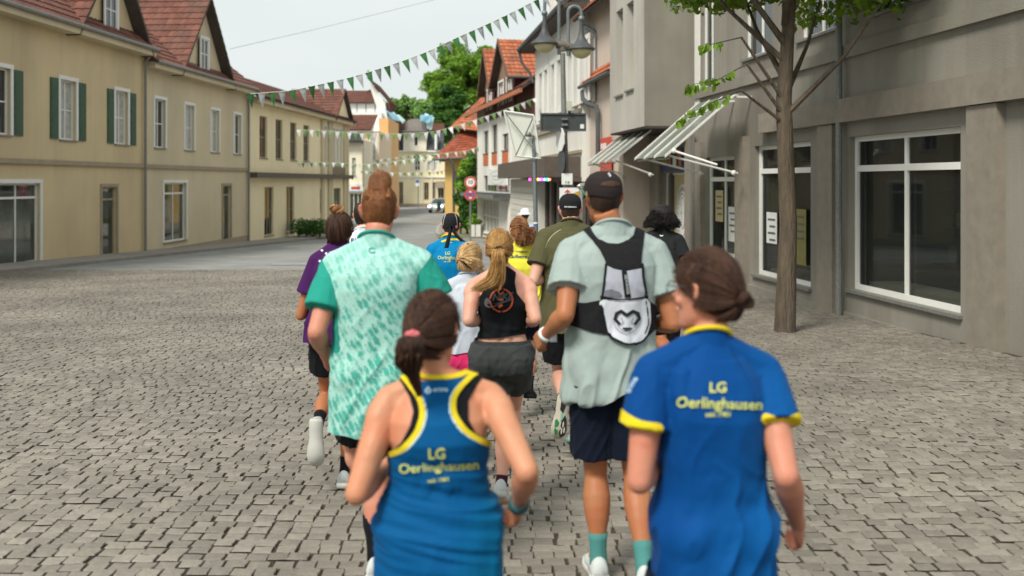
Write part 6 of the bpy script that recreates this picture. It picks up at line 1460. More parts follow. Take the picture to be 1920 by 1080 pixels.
BLU3 = gradmat('blue_club_tee', (.0, .052, .215), (.002, .125, .36), -.3, .4, -.3)
HM = dict(ginger=hairmat('ginger', (.15, .054, .018), (.37, .145, .048)), brown=hairmat('brown', (.032, .014, .008), (.085, .038, .021)), dark=hairmat('dark', (.022, .013, .009), (.05, .028, .018)), black=hairmat('black', (.004, .0035, .0035), (.014, .009, .007)),
          blond=hairmat('blond', (.34, .19, .07), (.72, .50, .25)), honey=hairmat('honey', (.22, .10, .028), (.58, .34, .12)), auburn=hairmat('auburn', (.11, .042, .017), (.34, .155, .058)))
SOLE = mat('shoe_sole', (.55, .55, .50), .7); SHW = fabric('shoe_white', (.55, .58, .57)); SHB = fabric('shoe_black', (.02, .02, .022)); SCK = fabric('sock_teal', (.07, .23, .215))
def cap(s, m, line, infl=.013, name='cap', brim=True, bw=1.):
    C = s.hairshell(m, infl, line, name, nz=0, sm=3)
    if brim:
        b = MB(); rr = []
        for x in np.linspace(-.066, .066, 13):
            y1 = .085+.075*math.sqrt(max(0, 1-(x/.068)**2)); y0 = .098*math.sqrt(max(0.05, 1-(x/.085)**2))-.004; z0 = .036-.012*(x/.066)**2
            rr.append([s.H(x, y0, z0+.003), s.H(x, y1, z0-.022), s.H(x, y1, z0-.026), s.H(x, y0, z0-.003)])
        b.rings(rr); s.addmb('cap_brim', b, m, True)
    return C
club = lambda s, C, cx, cy, sc, rot, m=YPRINT, small=True: None
def club_print(s, C, lines, m, off=.0035):
    for txt, cx, cy, size, rot, bold, *sx in lines:
        V, F = text_px(txt, cx, cy, size, rot, bold, sx=sx[0] if sx else 1.); V, F = C.print2d(V, F, off); s.add('lettering', (V, F), m, False, C.obj)

# ---- 1 ginger man in the teal shirt
p = s = Person('tall ginger haired man with shaved nape in pale teal streaked shirt with green sleeves', 4.25, 712, 1.83, 'm', sk='rosy', phase=-1, vox=.0065,
  J=dict(neck=(706, 458, .05), shL=(632, 503, .05), shR=(786, 499, .07), elL=(594, 622, -.08), wrL=(612, 668, .16), elR=(830, 592, .06), wrR=(800, 612, .32), head=(711, 397, .10), hipL=(668, 695, 0), hipR=(738, 695, 0),
         knR=(708, 885, .08), anR=(705, 1052, -.02), toR=(712, 1058, .2), knL=(664, 838, .36), anL=(690, 900, .36), toL=(690, 885, .58)), head=(3, 0, 0), hs=1.0, wide=1.0)
s.body()
GH = 1
def quiff(b):
    b.tube([s.H(0, -.055, .085), s.H(.003, -.03, .118), s.H(.004, .02, .140), s.H(.0, .07, .125)], [.034, .050, .052, .040], 18)
C = s.hairshell(HM['ginger'], .006, extra=quiff, nz=.0012, sm=7); s.fuzz(C, HM['ginger'], 2600, .006)
b = MB(); r_ = random.Random(4)
for i in range(240):
    a = r_.uniform(-1, 1); q = r_.uniform(0, 1); pts = [s.H(a*.052*(1-.5*t)+.01*math.sin(i), -.088+.16*t*(.6+.5*q), .060+.090*math.sin(min(1, t*1.05)*1.75)*(1-.25*a*a)+.01*q) for t in (0, .2, .4, .6, .8, 1)]
    b.tube(pts, [.0012, .002, .0022, .0022, .0018, .0008], 4, caps=False)
s.addmb('hair_strands', b, HM['ginger'])
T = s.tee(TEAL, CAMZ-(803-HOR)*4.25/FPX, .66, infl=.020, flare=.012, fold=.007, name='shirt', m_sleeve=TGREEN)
C = T; V, F = C.patch([(540, 470), (604, 486), (620, 520), (632, 570), (637, 660), (540, 660)], .0025, both=True); s.add('sleeve_panel', (V, F), TGREEN, True, T.obj)
V, F = C.patch([(814, 470), (800, 492), (783, 514), (779, 560), (779, 640), (900, 640), (900, 470)], .0025, both=True); s.add('sleeve_panel', (V, F), TGREEN, True, T.obj)
V, F = T.ribbon([(600, 797), (660, 796), (760, 796)], 1.0, .001); s.add('hem_stitching', (V, F), TGREEN, True, T.obj)
V, F = stroke_px([(698+6*math.cos(a), 470+5*math.sin(a)) for a in np.linspace(.6, 5.6, 12)], 2.2); V, F = C.print2d(V, F); s.add('small_emblem', (V, F), mat('teal_print', (.06, .28, .25), .6), False, T.obj)
s.shorts(BLACKF, .74, .78, .012, leg=.083)
for q in 'LR': s.shoe(q, SHW, SOLE, None)
for q in 'LR':
    b = MB(); an, kn = s.J['an'+q], s.J['kn'+q]; seg_prof(b, an, an.lerp(kn, .52), [.040, .041, .047, .060, .064]); s.addmb('compression_sock', b, BLACKF)
b = MB(); e_ = s.J['anR'].lerp(s.J['knR'], .47); b.add([e_+Vector((.0, -.066, 0)), e_+Vector((.02, -.064, .004)), e_+Vector((.02, -.064, .010)), e_+Vector((0, -.066, .007))], [(0, 1, 2, 3)]); s.addmb('sock_mark', b, M['signw'], False)

# ---- 2 man with the running vest
s = Person('tall man in black cap, pale grey green shirt and white and black running vest', 4.35, 1140, 1.85, 'm', sk='tan', phase=-1, vox=.0065,
  J=dict(neck=(1149, 436, .04), shL=(1072, 478, .02), shR=(1226, 478, .06), elL=(1060, 590, -.13), wrL=(1022, 628, .02), elR=(1262, 606, -.02), wrR=(1212, 606, .22), head=(1131, 372, .07), hipL=(1110, 690, 0), hipR=(1176, 690, 0),
         knL=(1117, 888, .06), anL=(1122, 1050, -.02), toL=(1112, 1042, .20), knR=(1190, 890, .02), anR=(1209, 1072, -.22), toR=(1212, 1090, .0)), head=(14, -2, 0), hs=1.0, wide=1.05)
s.body()
s.fuzz(s.hairshell(HM['dark'], .006), HM['dark'], 2200, .007)
cb = lambda L: np.minimum(L[:, 2]-(.002+.33*np.maximum(0, L[:, 1]*.22)+.012*np.abs(L[:, 0]/.08)), np.where(L[:, 1] < -.03, np.hypot(L[:, 0]/1.35, (L[:, 2]-.012))-.028, 1) if False else 1)
CAPM = fabric('cap_black_brown', (.026, .020, .020), fold=.002)
C = cap(s, CAPM, cb, .014)
V, F = C.patch([(1124, 347), (1132, 341), (1146, 339), (1158, 341), (1166, 347), (1146, 350)], .002); s.add('hair_in_cap_opening', (V, F), HM['brown'])
V, F = stroke_px([(1141, 326), (1144, 331)], 3.5); V, F = C.print2d(V, F); s.add('cap_emblem', (V, F), M['pgrey'], False)
b = MB(); b.tube([s.H(-.087, -.03, .010), s.H(-.088, .02, .028), s.H(-.080, .07, .045)], .005, 6); s.addmb('glasses_arm', b, mat('green_plastic', (.01, .20, .11), .4))
b = MB(); b.ell(s.H(-.045, .118, .058), .045, .012, .018, 12, 8, s.hm); b.tube([s.H(-.08, .07, .047), s.H(-.07, .11, .055)], .004, 6); s.addmb('sunglasses_lens', b, mat('lens_pale', (.35, .33, .28), .1, metal=.4))
SAGE = fabric('sage_shirt', (.31, .375, .355), fold=.007)
T = s.tee(SAGE, CAMZ-(738-HOR)*4.35/FPX, .60, infl=.022, flare=.020, folds=.07, fold=.010, slr=.070, hemslope=.42)
C = T
BLKM = mat('vest_mesh', (.016, .016, .018), .85, .35, 160, spec=.12, bump=.0015, bscale=700); SIL = fabric('vest_silver', (.40, .42, .48), fold=.007, rough=.5); VW = fabric('vest_white', (.60, .63, .68), fold=.008, rough=.5)
vest = None
V, F = C.patch([(1091, 430), (1107, 426), (1113, 438), (1124, 451), (1140, 457), (1158, 458), (1175, 453), (1187, 441), (1190, 428), (1208, 434), (1205, 455), (1202, 480), (1201, 510), (1172, 512), (1138, 503), (1134, 488), (1124, 468), (1108, 448)], .007, sm=False); vest = s.add('vest_yoke', (V, F), BLKM)
V, F = C.patch([(1136, 498), (1150, 504), (1171, 509), (1202, 503), (1206, 530), (1209, 562), (1170, 562), (1129, 562), (1133, 530)], .010); s.add('vest_pocket', (V, F), SIL)
V, F = C.patch([(1164, 506), (1174, 508), (1182, 558), (1170, 558)], .0125); s.add('vest_centre_strip', (V, F), BLKM)
V, F = C.patch([(1131, 545), (1145, 541), (1160, 546), (1168, 556), (1130, 556)], .0128); s.add('pocket_dark_panel', (V, F), mat('vest_dark_grey', (.17, .18, .21), .6))  # darker grey piece at the lower left of the pocket
V, F = C.ribbon([(1136, 497), (1134, 520), (1131, 545), (1128, 566)], 4.5, .013); s.add('vest_piping', (V, F), BLKM)
V, F = C.ribbon([(1202, 497), (1204, 520), (1208, 545), (1210, 566)], 4.5, .013); s.add('vest_piping', (V, F), BLKM)
V, F = C.ribbon([(1128, 556), (1150, 561), (1180, 562), (1210, 556)], 6, .014); s.add('vest_piping', (V, F), BLKM)
V, F = C.patch([(1040, 566), (1100, 567), (1127, 562), (1143, 628), (1110, 622), (1076, 611), (1040, 600)], .008, both=False); s.add('vest_waistband', (V, F), BLKM)
V, F = C.patch([(1212, 558), (1226, 572), (1250, 580), (1250, 612), (1226, 618), (1202, 642), (1196, 600)], .008); s.add('vest_waistband', (V, F), BLKM)
V, F = C.patch([(1126, 564), (1150, 561), (1180, 562), (1211, 559), (1216, 580), (1216, 606), (1207, 634), (1194, 640), (1179, 644), (1160, 638), (1141, 627), (1134, 604), (1129, 582)], .014, sm=True); s.add('vest_lower_pocket', (V, F), VW)
V, F = C.ribbon([(1208, 563), (1211, 585), (1212, 606), (1206, 625)], 2.2, .0165); s.add('vest_zip', (V, F), BLKM)
V, F = C.ribbon([(1128, 572), (1134, 605), (1143, 628), (1160, 639), (1180, 645), (1200, 640), (1210, 630)], 4, .0155); s.add('vest_piping', (V, F), BLKM)
BLK = mat('black_print', (.012, .012, .014), .6); GP = mat('grey_print', (.27, .27, .33), .6)
for pts, w_, mm in (([(1161, 606), (1153, 597), (1156, 586), (1164, 582), (1174, 590), (1184, 582), (1192, 586), (1195, 595), (1187, 606)], 5.5, BLK), ([(1158, 587), (1163, 583), (1168, 586)], 3.4, BLK), ([(1184, 584), (1190, 586), (1192, 592)], 3.4, BLK), ([(1169, 588), (1178, 588)], 4.2, BLK), ([(1168, 615), (1180, 615)], 3.5, BLK), ([(1171, 619), (1177, 619)], 3, BLK),
                    ([(1150, 600), (1154, 612), (1163, 622), (1173, 627), (1184, 621), (1194, 610), (1197, 600)], 1.3, GP), ([(1157, 608), (1165, 618), (1173, 622), (1181, 617), (1189, 607)], 1.2, GP), ([(1164, 594), (1168, 603), (1163, 608)], 1.6, GP), ([(1184, 594), (1180, 603), (1186, 608)], 1.6, GP)):
    V, F = stroke_px(pts, w_); V, F = C.print2d(V, F, .0185); s.add('emblem', (V, F), mm, False)
V, F = text_px('SALOMON' if 0 else 'SUMMIT', 1174, 532, 7.5, -78, .1); V, F = C.print2d(V, F, .0165); 
V, F = text_px('ODVANGG', 1174, 533, 7, -82, .15); V, F = C.print2d(V, F, .016); s.add('lettering', (V, F), M['pgrey'], False)
s.shorts(NAVY, .90, .80, .016, leg=.090, fold=.010)
_u, _T = s.shoe('L', SHW, SOLE, SCK, .12); s.shoe('R', SHW, SOLE, SCK, .12)
b = MB(); d_ = (s.J['wrL']-s.J['elL']).normalized(); w_ = s.J['wrL']-d_*.005; b.tube([w_-d_*.010, w_+d_*.010], .035, 20); b.box(tuple(w_+Vector((.02, -.03, -.03))), tuple(w_+Vector((.05, .01, .01)))); s.addmb('paper_wristband', b, WHF)

# ---- 3 woman in the blue racerback, nearest
s = Person('woman with low dark ponytail and pink hair tie in blue racerback top with yellow edging', 2.8, 823, 1.52, 'f', sk='mid', phase=1, vox=.0055, fat=1.13, wide=1.06,
  J=dict(neck=(822, 704, .04), shL=(728, 752, .02), shR=(922, 746, .05), elL=(669, 925, -.10), wrL=(728, 872, .14), elR=(988, 884, -.14), wrR=(972, 948, .02), head=(811, 622, .08)), head=(-16, -3, 0), hs=1.06)
s.body(armf=1.16)
_c = s.hairshell(HM['brown'], .010, nz=.001); s.fuzz(_c, HM['brown'], 1400, .016, .0006); s.swept(HM['brown'], (-.022, -.100, -.008), 800, 1.075, r=.0012, seed=3)
tie = s.H(-.020, -.120, -.008)
b = MB(); b.ell(tie, .024, .018, .020, 16, 10)
for a in range(8): b.ell(tie+Vector((.017*math.cos(a*.785), -.004, .015*math.sin(a*.785))), .011, .012, .010, 8, 6)
s.addmb('pink_hair_tie', b, fabric('pink_tie', (.62, .16, .18), fold=.003))
s.lock(HM['brown'], [tuple(tie), tuple(P(770, 650, 2.64)), tuple(P(767, 680, 2.65)), tuple(P(777, 710, 2.68)), tuple(P(789, 748, 2.70))], [(0, .014), (.18, .038), (.45, .040), (.7, .018), (1, .005)], 520, .0016, seed=8, curl=.002)
# tank volume
b = MB(); s.torso(b, .008, hem=.52, flare=.018, folds=.012, n=44); s.shoulders(b, .004, delt=False)
V, F = remesh(b, .005, 4); V = s.pushout(V, .004); N = normals(V, F)
q = np.array([noise.noise((x*3, 0, z*26+x*5)) for x, y, z in V]); wgt = np.clip((1.03-V[:, 2])/.12, 0, 1)*np.clip((V[:, 2]-.70)/.05, .25, 1); V = V+N*(.011*(.35-np.abs(q)*1.7)*wgt)[:, None]
C = Cloth(V, F)
top = [(752, 702), (790, 716), (850, 712), (902, 694), (884, 706), (862, 728), (851, 750), (853, 778), (872, 806), (898, 824), (928, 836), (1010, 845), (1010, 1500), (560, 1500), (560, 858), (735, 850), (758, 838), (778, 815), (789, 790), (791, 768), (784, 744), (768, 722)]
bra = [(742, 700), (790, 716), (850, 712), (912, 696), (894, 722), (878, 752), (878, 785), (892, 812), (930, 834), (1010, 845), (1010, 1000), (560, 1000), (560, 856), (735, 848), (752, 830), (768, 800), (775, 772), (768, 745), (755, 722)]
V, F = C.patch(bra, .000, both=True); s.add('sports_bra', (V, F), BLACKF)
V, F = C.patch(top, .0035, both=True); TK = Cloth(V, F); TK.obj = s.add('racerback_top', (V, F), BLU2)
WL = mat('pale_piping', (.55, .72, .74), .7)
La = [(748, 700), (768, 722), (784, 744), (791, 768), (789, 790), (778, 815), (758, 838), (735, 850)]; Ra = [(902, 697), (884, 706), (862, 728), (851, 750), (853, 778), (872, 806), (898, 824), (928, 836)]
off = lambda L, d: [(x+d, y+abs(d)*.25) for x, y in L]
for L_, sg_ in ((La, 1), (Ra, -1)):
    V, F = C.ribbon(off(L_, sg_*1), 10, .0065); s.add('yellow_edging', (V, F), YEL, True, TK.obj)
    V, F = C.ribbon(off(L_, sg_*8), 3.2, .0060); s.add('pale_piping', (V, F), WL, True, TK.obj)
V, F = C.ribbon([(775, 700), (800, 708), (825, 709), (850, 707), (880, 698), (898, 693)], 9, .0060); s.add('yellow_edging', (V, F), YEL, True, TK.obj)
club_print(s, TK, [('LG', 819, 850, 27, 2, .5), ('Oerlinghausen', 823, 874, 25, 3.5, .4, 1.0), ('seit 1981', 822, 899, 11, 3.5, .2)], YPRINT, .007)
club_print(s, TK, [('erima', 826, 731, 12, 2, .3)], LPRINT)
V, F = stroke_px([(798, 734), (803, 727), (808, 734), (803, 738), (798, 734)], 3); V, F = TK.print2d(V, F); s.add('emblem', (V, F), LPRINT, False, TK.obj)
s.shorts(BLACKF, .60, .45, .006, tight=True)
for q in 'LR': s.shoe(q, SHB, SOLE, BLACKF)
b = MB(); w_ = s.J['wrR']; d_ = (w_-s.J['elR']).normalized(); b.tube([w_-d_*.03, w_-d_*.004], .031, 20); s.addmb('watch_strap', b, mat('watch_strap_teal', (.02, .09, .10), .5))
b = MB(); b.tube([w_-d_*.028+Vector((-.0, -.028, .012)), w_-d_*.028+Vector((0, -.040, .016))], .019, 18); s.addmb('watch', b, M['lamp'])
b = MB(); h_ = s.J['wrL']+(s.J['wrL']-s.J['elL']).normalized()*.07; b.ell(h_+Vector((-.0, -.02, .0)), .014, .022, .034, 14, 10); s.addmb('held_white_item', b, WHF)

# ---- 4 girl in the black tank
s = Person('girl with long honey blond ponytail, black tank top with round orange print, grey shorts', 5.2, 938, 1.56, 'f', sk='pale', phase=1, vox=.0065, fat=1.06,
  J=dict(neck=(944, 503, .03), shL=(888, 538, .0), shR=(988, 534, .03), elL=(879, 601, -.10), wrL=(908, 600, .12), elR=(1004, 598, -.08), wrR=(985, 606, .16), head=(936, 468, .07), hipL=(915, 672, 0), hipR=(966, 672, 0),
         knL=(950, 800, .10), anL=(940, 908, -.06), toL=(944, 935, .10), knR=(962, 762, .30), anR=(950, 840, .30), toR=(950, 832, .52)), head=(0, 2, 0), hs=.98)
s.body(armf=1.15, legf=1.05)
s.fuzz(s.hairshell(HM['honey'], .008), HM['honey'], 900, .016, .0007); s.swept(HM['honey'], (.0, -.105, .012), 760, 1.07, r=.0013, seed=5)
tie = s.H(0, -.118, .012); b = MB()
for i in range(1): b.tube([tie+Vector((.020*math.cos(a), -.004+.004*math.sin(a*2), .018*math.sin(a))) for a in np.linspace(0, 6.28, 16)], .004, 6)
s.addmb('hair_tie', b, M['black'])
D_ = 5.03
s.lock(HM['honey'], [tuple(tie), tuple(P(934, 478, D_)), tuple(P(932, 500, D_)), tuple(P(926, 522, D_)), tuple(P(910, 536, D_-.02)), tuple(P(886, 545, D_-.04))], [(0, .010), (.12, .030), (.5, .040), (.8, .042), (1, .03)], 420, .0020, seed=12)
s.lock(HM['honey'], [tuple(tie), tuple(P(938, 480, D_)), tuple(P(940, 505, D_)), tuple(P(938, 530, D_)), tuple(P(930, 548, D_))], [(0, .010), (.2, .024), (.6, .024), (1, .02)], 160, .0020, seed=13, name='loose_hair')
b = MB(); s.torso(b, .009, tmin=.12); s.shoulders(b, .005, delt=False); V, F = remesh(b, .0055, 4); V = s.pushout(V, .004); N = normals(V, F)
q = np.array([noise.noise((x*6+z*3, 0, z*22+x*8)) for x, y, z in V]); V = V+N*(.006*(.35-np.abs(q)*1.7)*np.clip((1.12-V[:, 2])/.1, 0, 1))[:, None]
C = Cloth(V, F); TKP = [(924, 500), (952, 500), (967, 511), (965, 530), (969, 550), (984, 569), (1030, 575), (1030, 622), (985, 626), (935, 634), (880, 635), (850, 634), (850, 572), (893, 565), (903, 552), (911, 535), (917, 515)]
V, F = C.patch(TKP, .002, both=True); TK = Cloth(V, F); TK.obj = s.add('tank_top', (V, F), BLACKF)
ORG = mat('orange_print', (.62, .10, .03), .6, .05); DG = mat('dark_grey_print', (.075, .075, .08), .6)
for k_ in range(46):
    a = 2*math.pi*k_/46; 
    if k_ % 12 == 11: continue
    c_, n_ = math.cos(a), math.sin(a); cx, cy = 940+.0*c_, 563
    q4 = [(cx+19.2*math.cos(x), cy+19.2*math.sin(x)) if r_ == 0 else (cx+22.2*math.cos(x), cy+22.2*math.sin(x)) for r_, x in ((0, a), (0, a+.10), (1, a+.10), (1, a))]
    V, F = TK.print2d(q4, [(0, 1, 2, 3)], .0042); s.add('lettering', (V, F), ORG, False, TK.obj) if k_ < 46 else 0
sw = smooth_line([(911, 560), (909, 570), (916, 577), (930, 574), (945, 568), (966, 560), (945, 564), (928, 569), (919, 567), (918, 560)], True, 3)
tri = tessellate_polygon([[Vector((x, y, 0)) for x, y in sw]]); V, F = TK.print2d(sw, [tuple(t_) for t_ in tri], .003); s.add('swoosh_print', (V, F), DG, False, TK.obj)
V, F = text_px('NIKE', 941, 557, 17, 4, .6, .3); V, F = TK.print2d(V, F, .0032); s.add('lettering', (V, F), DG, False, TK.obj)
for pts in ([(935, 549), (938, 552), (944, 548)], [(936, 561), (943, 561)], [(936, 563), (943, 563)], [(935, 575), (939, 571), (942, 573)], [(936, 576), (940, 574)]): V, F = stroke_px(pts, 2.3); V, F = TK.print2d(V, F, .0045); s.add('emblem', (V, F), ORG, False, TK.obj)
GSH = fabric('grey_shorts', (.050, .055, .055), fold=.011)
s.shorts(GSH, CAMZ-(640-HOR)*5.2/FPX, .46, .022, leg=.094, fold=.011)
b = MB(); s.torso(b, .016, tmin=.12, tmax=.40); V, F = remesh(b, .006, 3); z1, z0 = CAMZ-(636-HOR)*5.2/FPX, CAMZ-(652-HOR)*5.2/FPX; V, F = clip(V, F, np.minimum(z1-V[:, 2], V[:, 2]-z0)); N = normals(V, F); V = V+N*(.003*np.sin(np.arctan2(V[:, 1]-5.2, V[:, 0]-s.x0)*60))[:, None]; s.add('waistband', (V, F), GSH)
for q in 'LR': s.shoe(q, SHW, SOLE, fabric('sock_dark_pink', (.05, .012, .025)), .045)

# ---- 5 child in the pale grey shirt
s = Person('blond child with messy ponytail, pale grey T-shirt and pink shorts, between two runners', 6.1, 868, 1.42, 'f', sk='pale', phase=1, wide=.95, fat=.95,
  J=dict(neck=(876, 522, .02), shL=(846, 540, 0), shR=(912, 540, 0), head=(881, 488, .05)), head=(-25, 0, 6), hs=1.02)
s.body()
s.fuzz(s.hairshell(HM['blond'], .007), HM['blond'], 800, .022, .0008); s.swept(HM['blond'], (-.02, -.100, .02), 420, 1.07, r=.0019, seed=15)
tie = s.H(-.02, -.115, .02); s.lock(HM['blond'], [tuple(tie), tuple(P(884, 488, 5.93)), tuple(P(894, 498, 5.92)), tuple(P(900, 512, 5.93))], [(0, .012), (.4, .040), (1, .045)], 200, .0019, seed=16, curl=.004)
T = s.tee(fabric('pale_grey_tee', (.50, .55, .62), fold=.008), CAMZ-(657-HOR)*6.1/FPX, .62, infl=.022, flare=.012, folds=.02)
s.shorts(fabric('pink_shorts', (.62, .03, .13)), .86, .62, .016); [s.shoe(q, SHW, SOLE, WHF) for q in 'LR']
b = MB(); b.ell(s.H(.0, -.055, .118), .012, .01, .012); s.addmb('hair_clip', b, M['black'])

# ---- 6 man with black head scarf in the blue club shirt
s = Person('man with black tied head scarf in blue club T-shirt with yellow lettering', 7.9, 843, 1.64, 'm', sk='rosy', phase=1, wide=1.02,
  J=dict(neck=(845, 452, .03), shL=(812, 472, 0), shR=(879, 472, 0), head=(846, 424, .05)), head=(-4, 0, 0), hs=.93)
s.body(); s.hairshell(HM['brown'], .004)
SCF = fabric('scarf_black', (.018, .018, .021), fold=.003); C = cap(s, SCF, lambda L: L[:, 2]-(-.008-.02*np.abs(L[:, 0]/.08)-.25*np.minimum(0, -L[:, 1]-.0)*-.12), .010, 'head_scarf', brim=False)
for x0_, x1_ in ((833, 838), (856, 851)):
    V, F = C.ribbon([(x1_-2 if x1_ < 845 else x1_+2, 402), (x0_, 410), (x0_-2 if x0_ < 845 else x0_+1, 422)], 1.0, .002); s.add('scarf_seam', (V, F), M['pgrey'])
for pts in ([(846, 424), (843, 440), (840, 452), (837, 465)], [(847, 424), (852, 436), (860, 446), (868, 453)]):
    b = MB(); L_ = smooth_line([tuple(P(x, y, 7.70)) for x, y in pts], n=4); rr = []
    for i, q_ in enumerate(L_): w_ = .012+.007*i/len(L_); q_ = Vector(q_); rr.append([q_+Vector(v) for v in ((-w_, 0, 0), (w_, 0, 0), (w_, .003, .002), (-w_, .003, .002))])
    b.rings(rr); s.addmb('scarf_tail', b, SCF)
V, F = C.patch([(853.5, 423), (857.5, 422), (857.5, 428), (854, 428)], .002); s.add('scarf_label', (V, F), mat('label_pink', (.7, .3, .3), .6))
T = s.tee(BLU, CAMZ-(560-HOR)*7.9/FPX, .62, infl=.020, flare=.015, m_sleeve=YEL)
V, F = T.ribbon([(829, 453), (838, 450), (846, 449), (858, 449), (866, 451)], 3.5, .002); s.add('yellow_collar', (V, F), YEL, True, T.obj)
club_print(s, T, [('LG', 839.5, 475, 8, 0, .12), ('Oerlinghausen', 844, 483.5, 9.2, 0, .08, .86), ('seit 1981', 839, 490.5, 3.8, 0, .05)], YPRINT); club_print(s, T, [('erima', 843, 454.5, 4, 0, .1)], LPRINT)
s.shorts(BLACKF, .90, .7, .016); [s.shoe(q, SHB, SOLE, BLACKF) for q in 'LR']

# ---- 7 woman in the yellow shirt
s = Person('woman with curly auburn ponytail in a yellow shirt with blue lettering and dark shorts', 7.8, 980, 1.66, 'f', sk='fair', phase=-1, fat=1.0,
  J=dict(neck=(978, 462, .03), shL=(950, 477, 0), shR=(1008, 477, 0), head=(973, 434, .05), hipL=(970, 560, 0), hipR=(1000, 560, 0), knR=(994, 660, .05), anR=(992, 728, -.02), toR=(997, 739, .2)), head=(18, 0, 0), hs=1.0)
s.body(); s.hairshell(HM['auburn'], .007); s.swept(HM['auburn'], (.055, -.085, .028), 260, 1.06, r=.0022, seed=25)
tie = s.H(.062, -.10, .028); b = MB(); b.ell(tie, .010, .008, .010); s.addmb('white_hair_tie', b, M['signw'])
s.lock(HM['auburn'], [tuple(tie), tuple(P(992, 430, 7.66)), tuple(P(993, 448, 7.66)), tuple(P(984, 464, 7.68))], [(0, .012), (.3, .045), (.7, .055), (1, .045)], 220, .0024, seed=26, curl=.011, cf=5)
s.lock(HM['auburn'], [tuple(s.H(.0, -.10, -.02)), tuple(P(978, 450, 7.66)), tuple(P(975, 466, 7.68))], [(0, .045), (.6, .05), (1, .04)], 130, .0024, seed=27, curl=.010, cf=4, name='loose_hair')
T = s.tee(fabric('yellow_shirt', (.72, .66, .06), fold=.006), CAMZ-(600-HOR)*7.8/FPX, .6, infl=.018, flare=.01)
club_print(s, T, [('LG Oerlinghausen', 975, 472, 4.6, -2, .05, .9), ('Laufbetreuer', 977, 481.5, 9.5, -2, .16, .88)], mat('navy_print', (.01, .05, .13), .6))
s.shorts(NAVY, .95, .72, .012, tight=True); [s.shoe(q, SHB, SHB, BLACKF) for q in 'LR']

# ---- 8 man in olive shirt
s = Person('man in black cap and olive T-shirt kicking one shoe back so its sole shows', 6.8, 1062, 1.74, 'm', sk='pale', phase=1, wide=1.08, fat=1.1,
  J=dict(neck=(1071, 424, .04), shL=(1023, 448, .02), shR=(1118, 450, .02), elL=(1000, 527, -.10), wrL=(1032, 520, .14), head=(1069, 394, .08), hipL=(1046, 600, 0), hipR=(1088, 600, 0), knL=(1049, 700, .10), anL=(1054, 752, -.40), toL=(1046, 818, -.44), knR=(1090, 720, .10), anR=(1079, 808, -.05), toR=(1076, 822, .14)), head=(0, -4, 0), hs=.98)
s.body(); s.hairshell(HM['dark'], .004)
C = cap(s, fabric('cap_black', (.015, .015, .017), fold=.002), lambda L: L[:, 2]-(.0+.01*np.abs(L[:, 0]/.08)-.1*np.minimum(0, L[:, 1])*-.15), .012)
V, F = text_px('THE NORTH' if 0 else 'ON RUNNING', 1069.5, 388, 3.6, -1, .12, sx=.95); V, F = C.print2d(V, F, .002); s.add('cap_lettering', (V, F), M['signw'], False)
V, F = C.patch([(1060, 402), (1064, 397.5), (1072, 396.5), (1079, 398), (1083, 402)], .0015); s.add('hair_in_cap_opening', (V, F), HM['brown'])
T = s.tee(fabric('olive_tee', (.085, .082, .038), fold=.007), CAMZ-(618-HOR)*6.8/FPX, .64, infl=.020, flare=.015)
V, F = T.ribbon([(1052, 430), (1038, 440), (1028, 452), (1022, 466)], 1.2, .0025); s.add('pale_piping', (V, F), mat('olive_piping', (.42, .42, .28), .7), True, T.obj)
s.shorts(BLACKF, .95, .72, .022, leg=.092, fold=.009)
u, TT = s.shoe('L', fabric('shoe_navy', (.02, .045, .07)), mat('sole_cream', (.50, .47, .38), .7), fabric('sock_navy', (.012, .03, .05)), .06); so = [c for c in u.children][0]
for outl, mm in (([(-.030, .17), (-.033, .10), (-.022, .09), (-.008, .11), (-.008, .19), (-.02, .20)], mat('sole_green', (.03, .24, .07), .6)), ([(.006, .10), (.022, .06), (.036, .09), (.043, .15), (.036, .19), (.012, .21), (.0, .18)], M['black']), ([(-.012, -.045), (.014, -.045), (.020, .0), (.008, .05), (-.012, .03)], M['black']), ([(-.006, .05), (.004, .05), (.010, .09), (-.002, .10)], mat('sole_mint', (.2, .5, .35), .6))):
    b = MB(); b.prism([TT(x, y, -.0245+(0 if y < .15 else (y-.15)*.35)) for x, y in outl], TT(0, 0, -.004)-TT(0, 0, 0)); s.addmb('tread_pad', b, mm, False, u)
for cx_, cy_ in ((.018, .12), (.028, .155), (.014, .165)):
    b = MB(); b.prism([TT(cx_+.0045*math.cos(a), cy_+.020*math.sin(a), -.0285+(0 if cy_ < .15 else (cy_-.15)*.35)) for a in np.linspace(0, 6.28, 11)[:-1]], TT(0, 0, -.003)-TT(0, 0, 0)); s.addmb('tread_pad', b, MATS['sole_cream'], False, u)
s.shoe('R', SHW, mat('sole_mint2', (.35, .6, .5), .6), fabric('sock_navy', (.02, .045, .07)), .08)

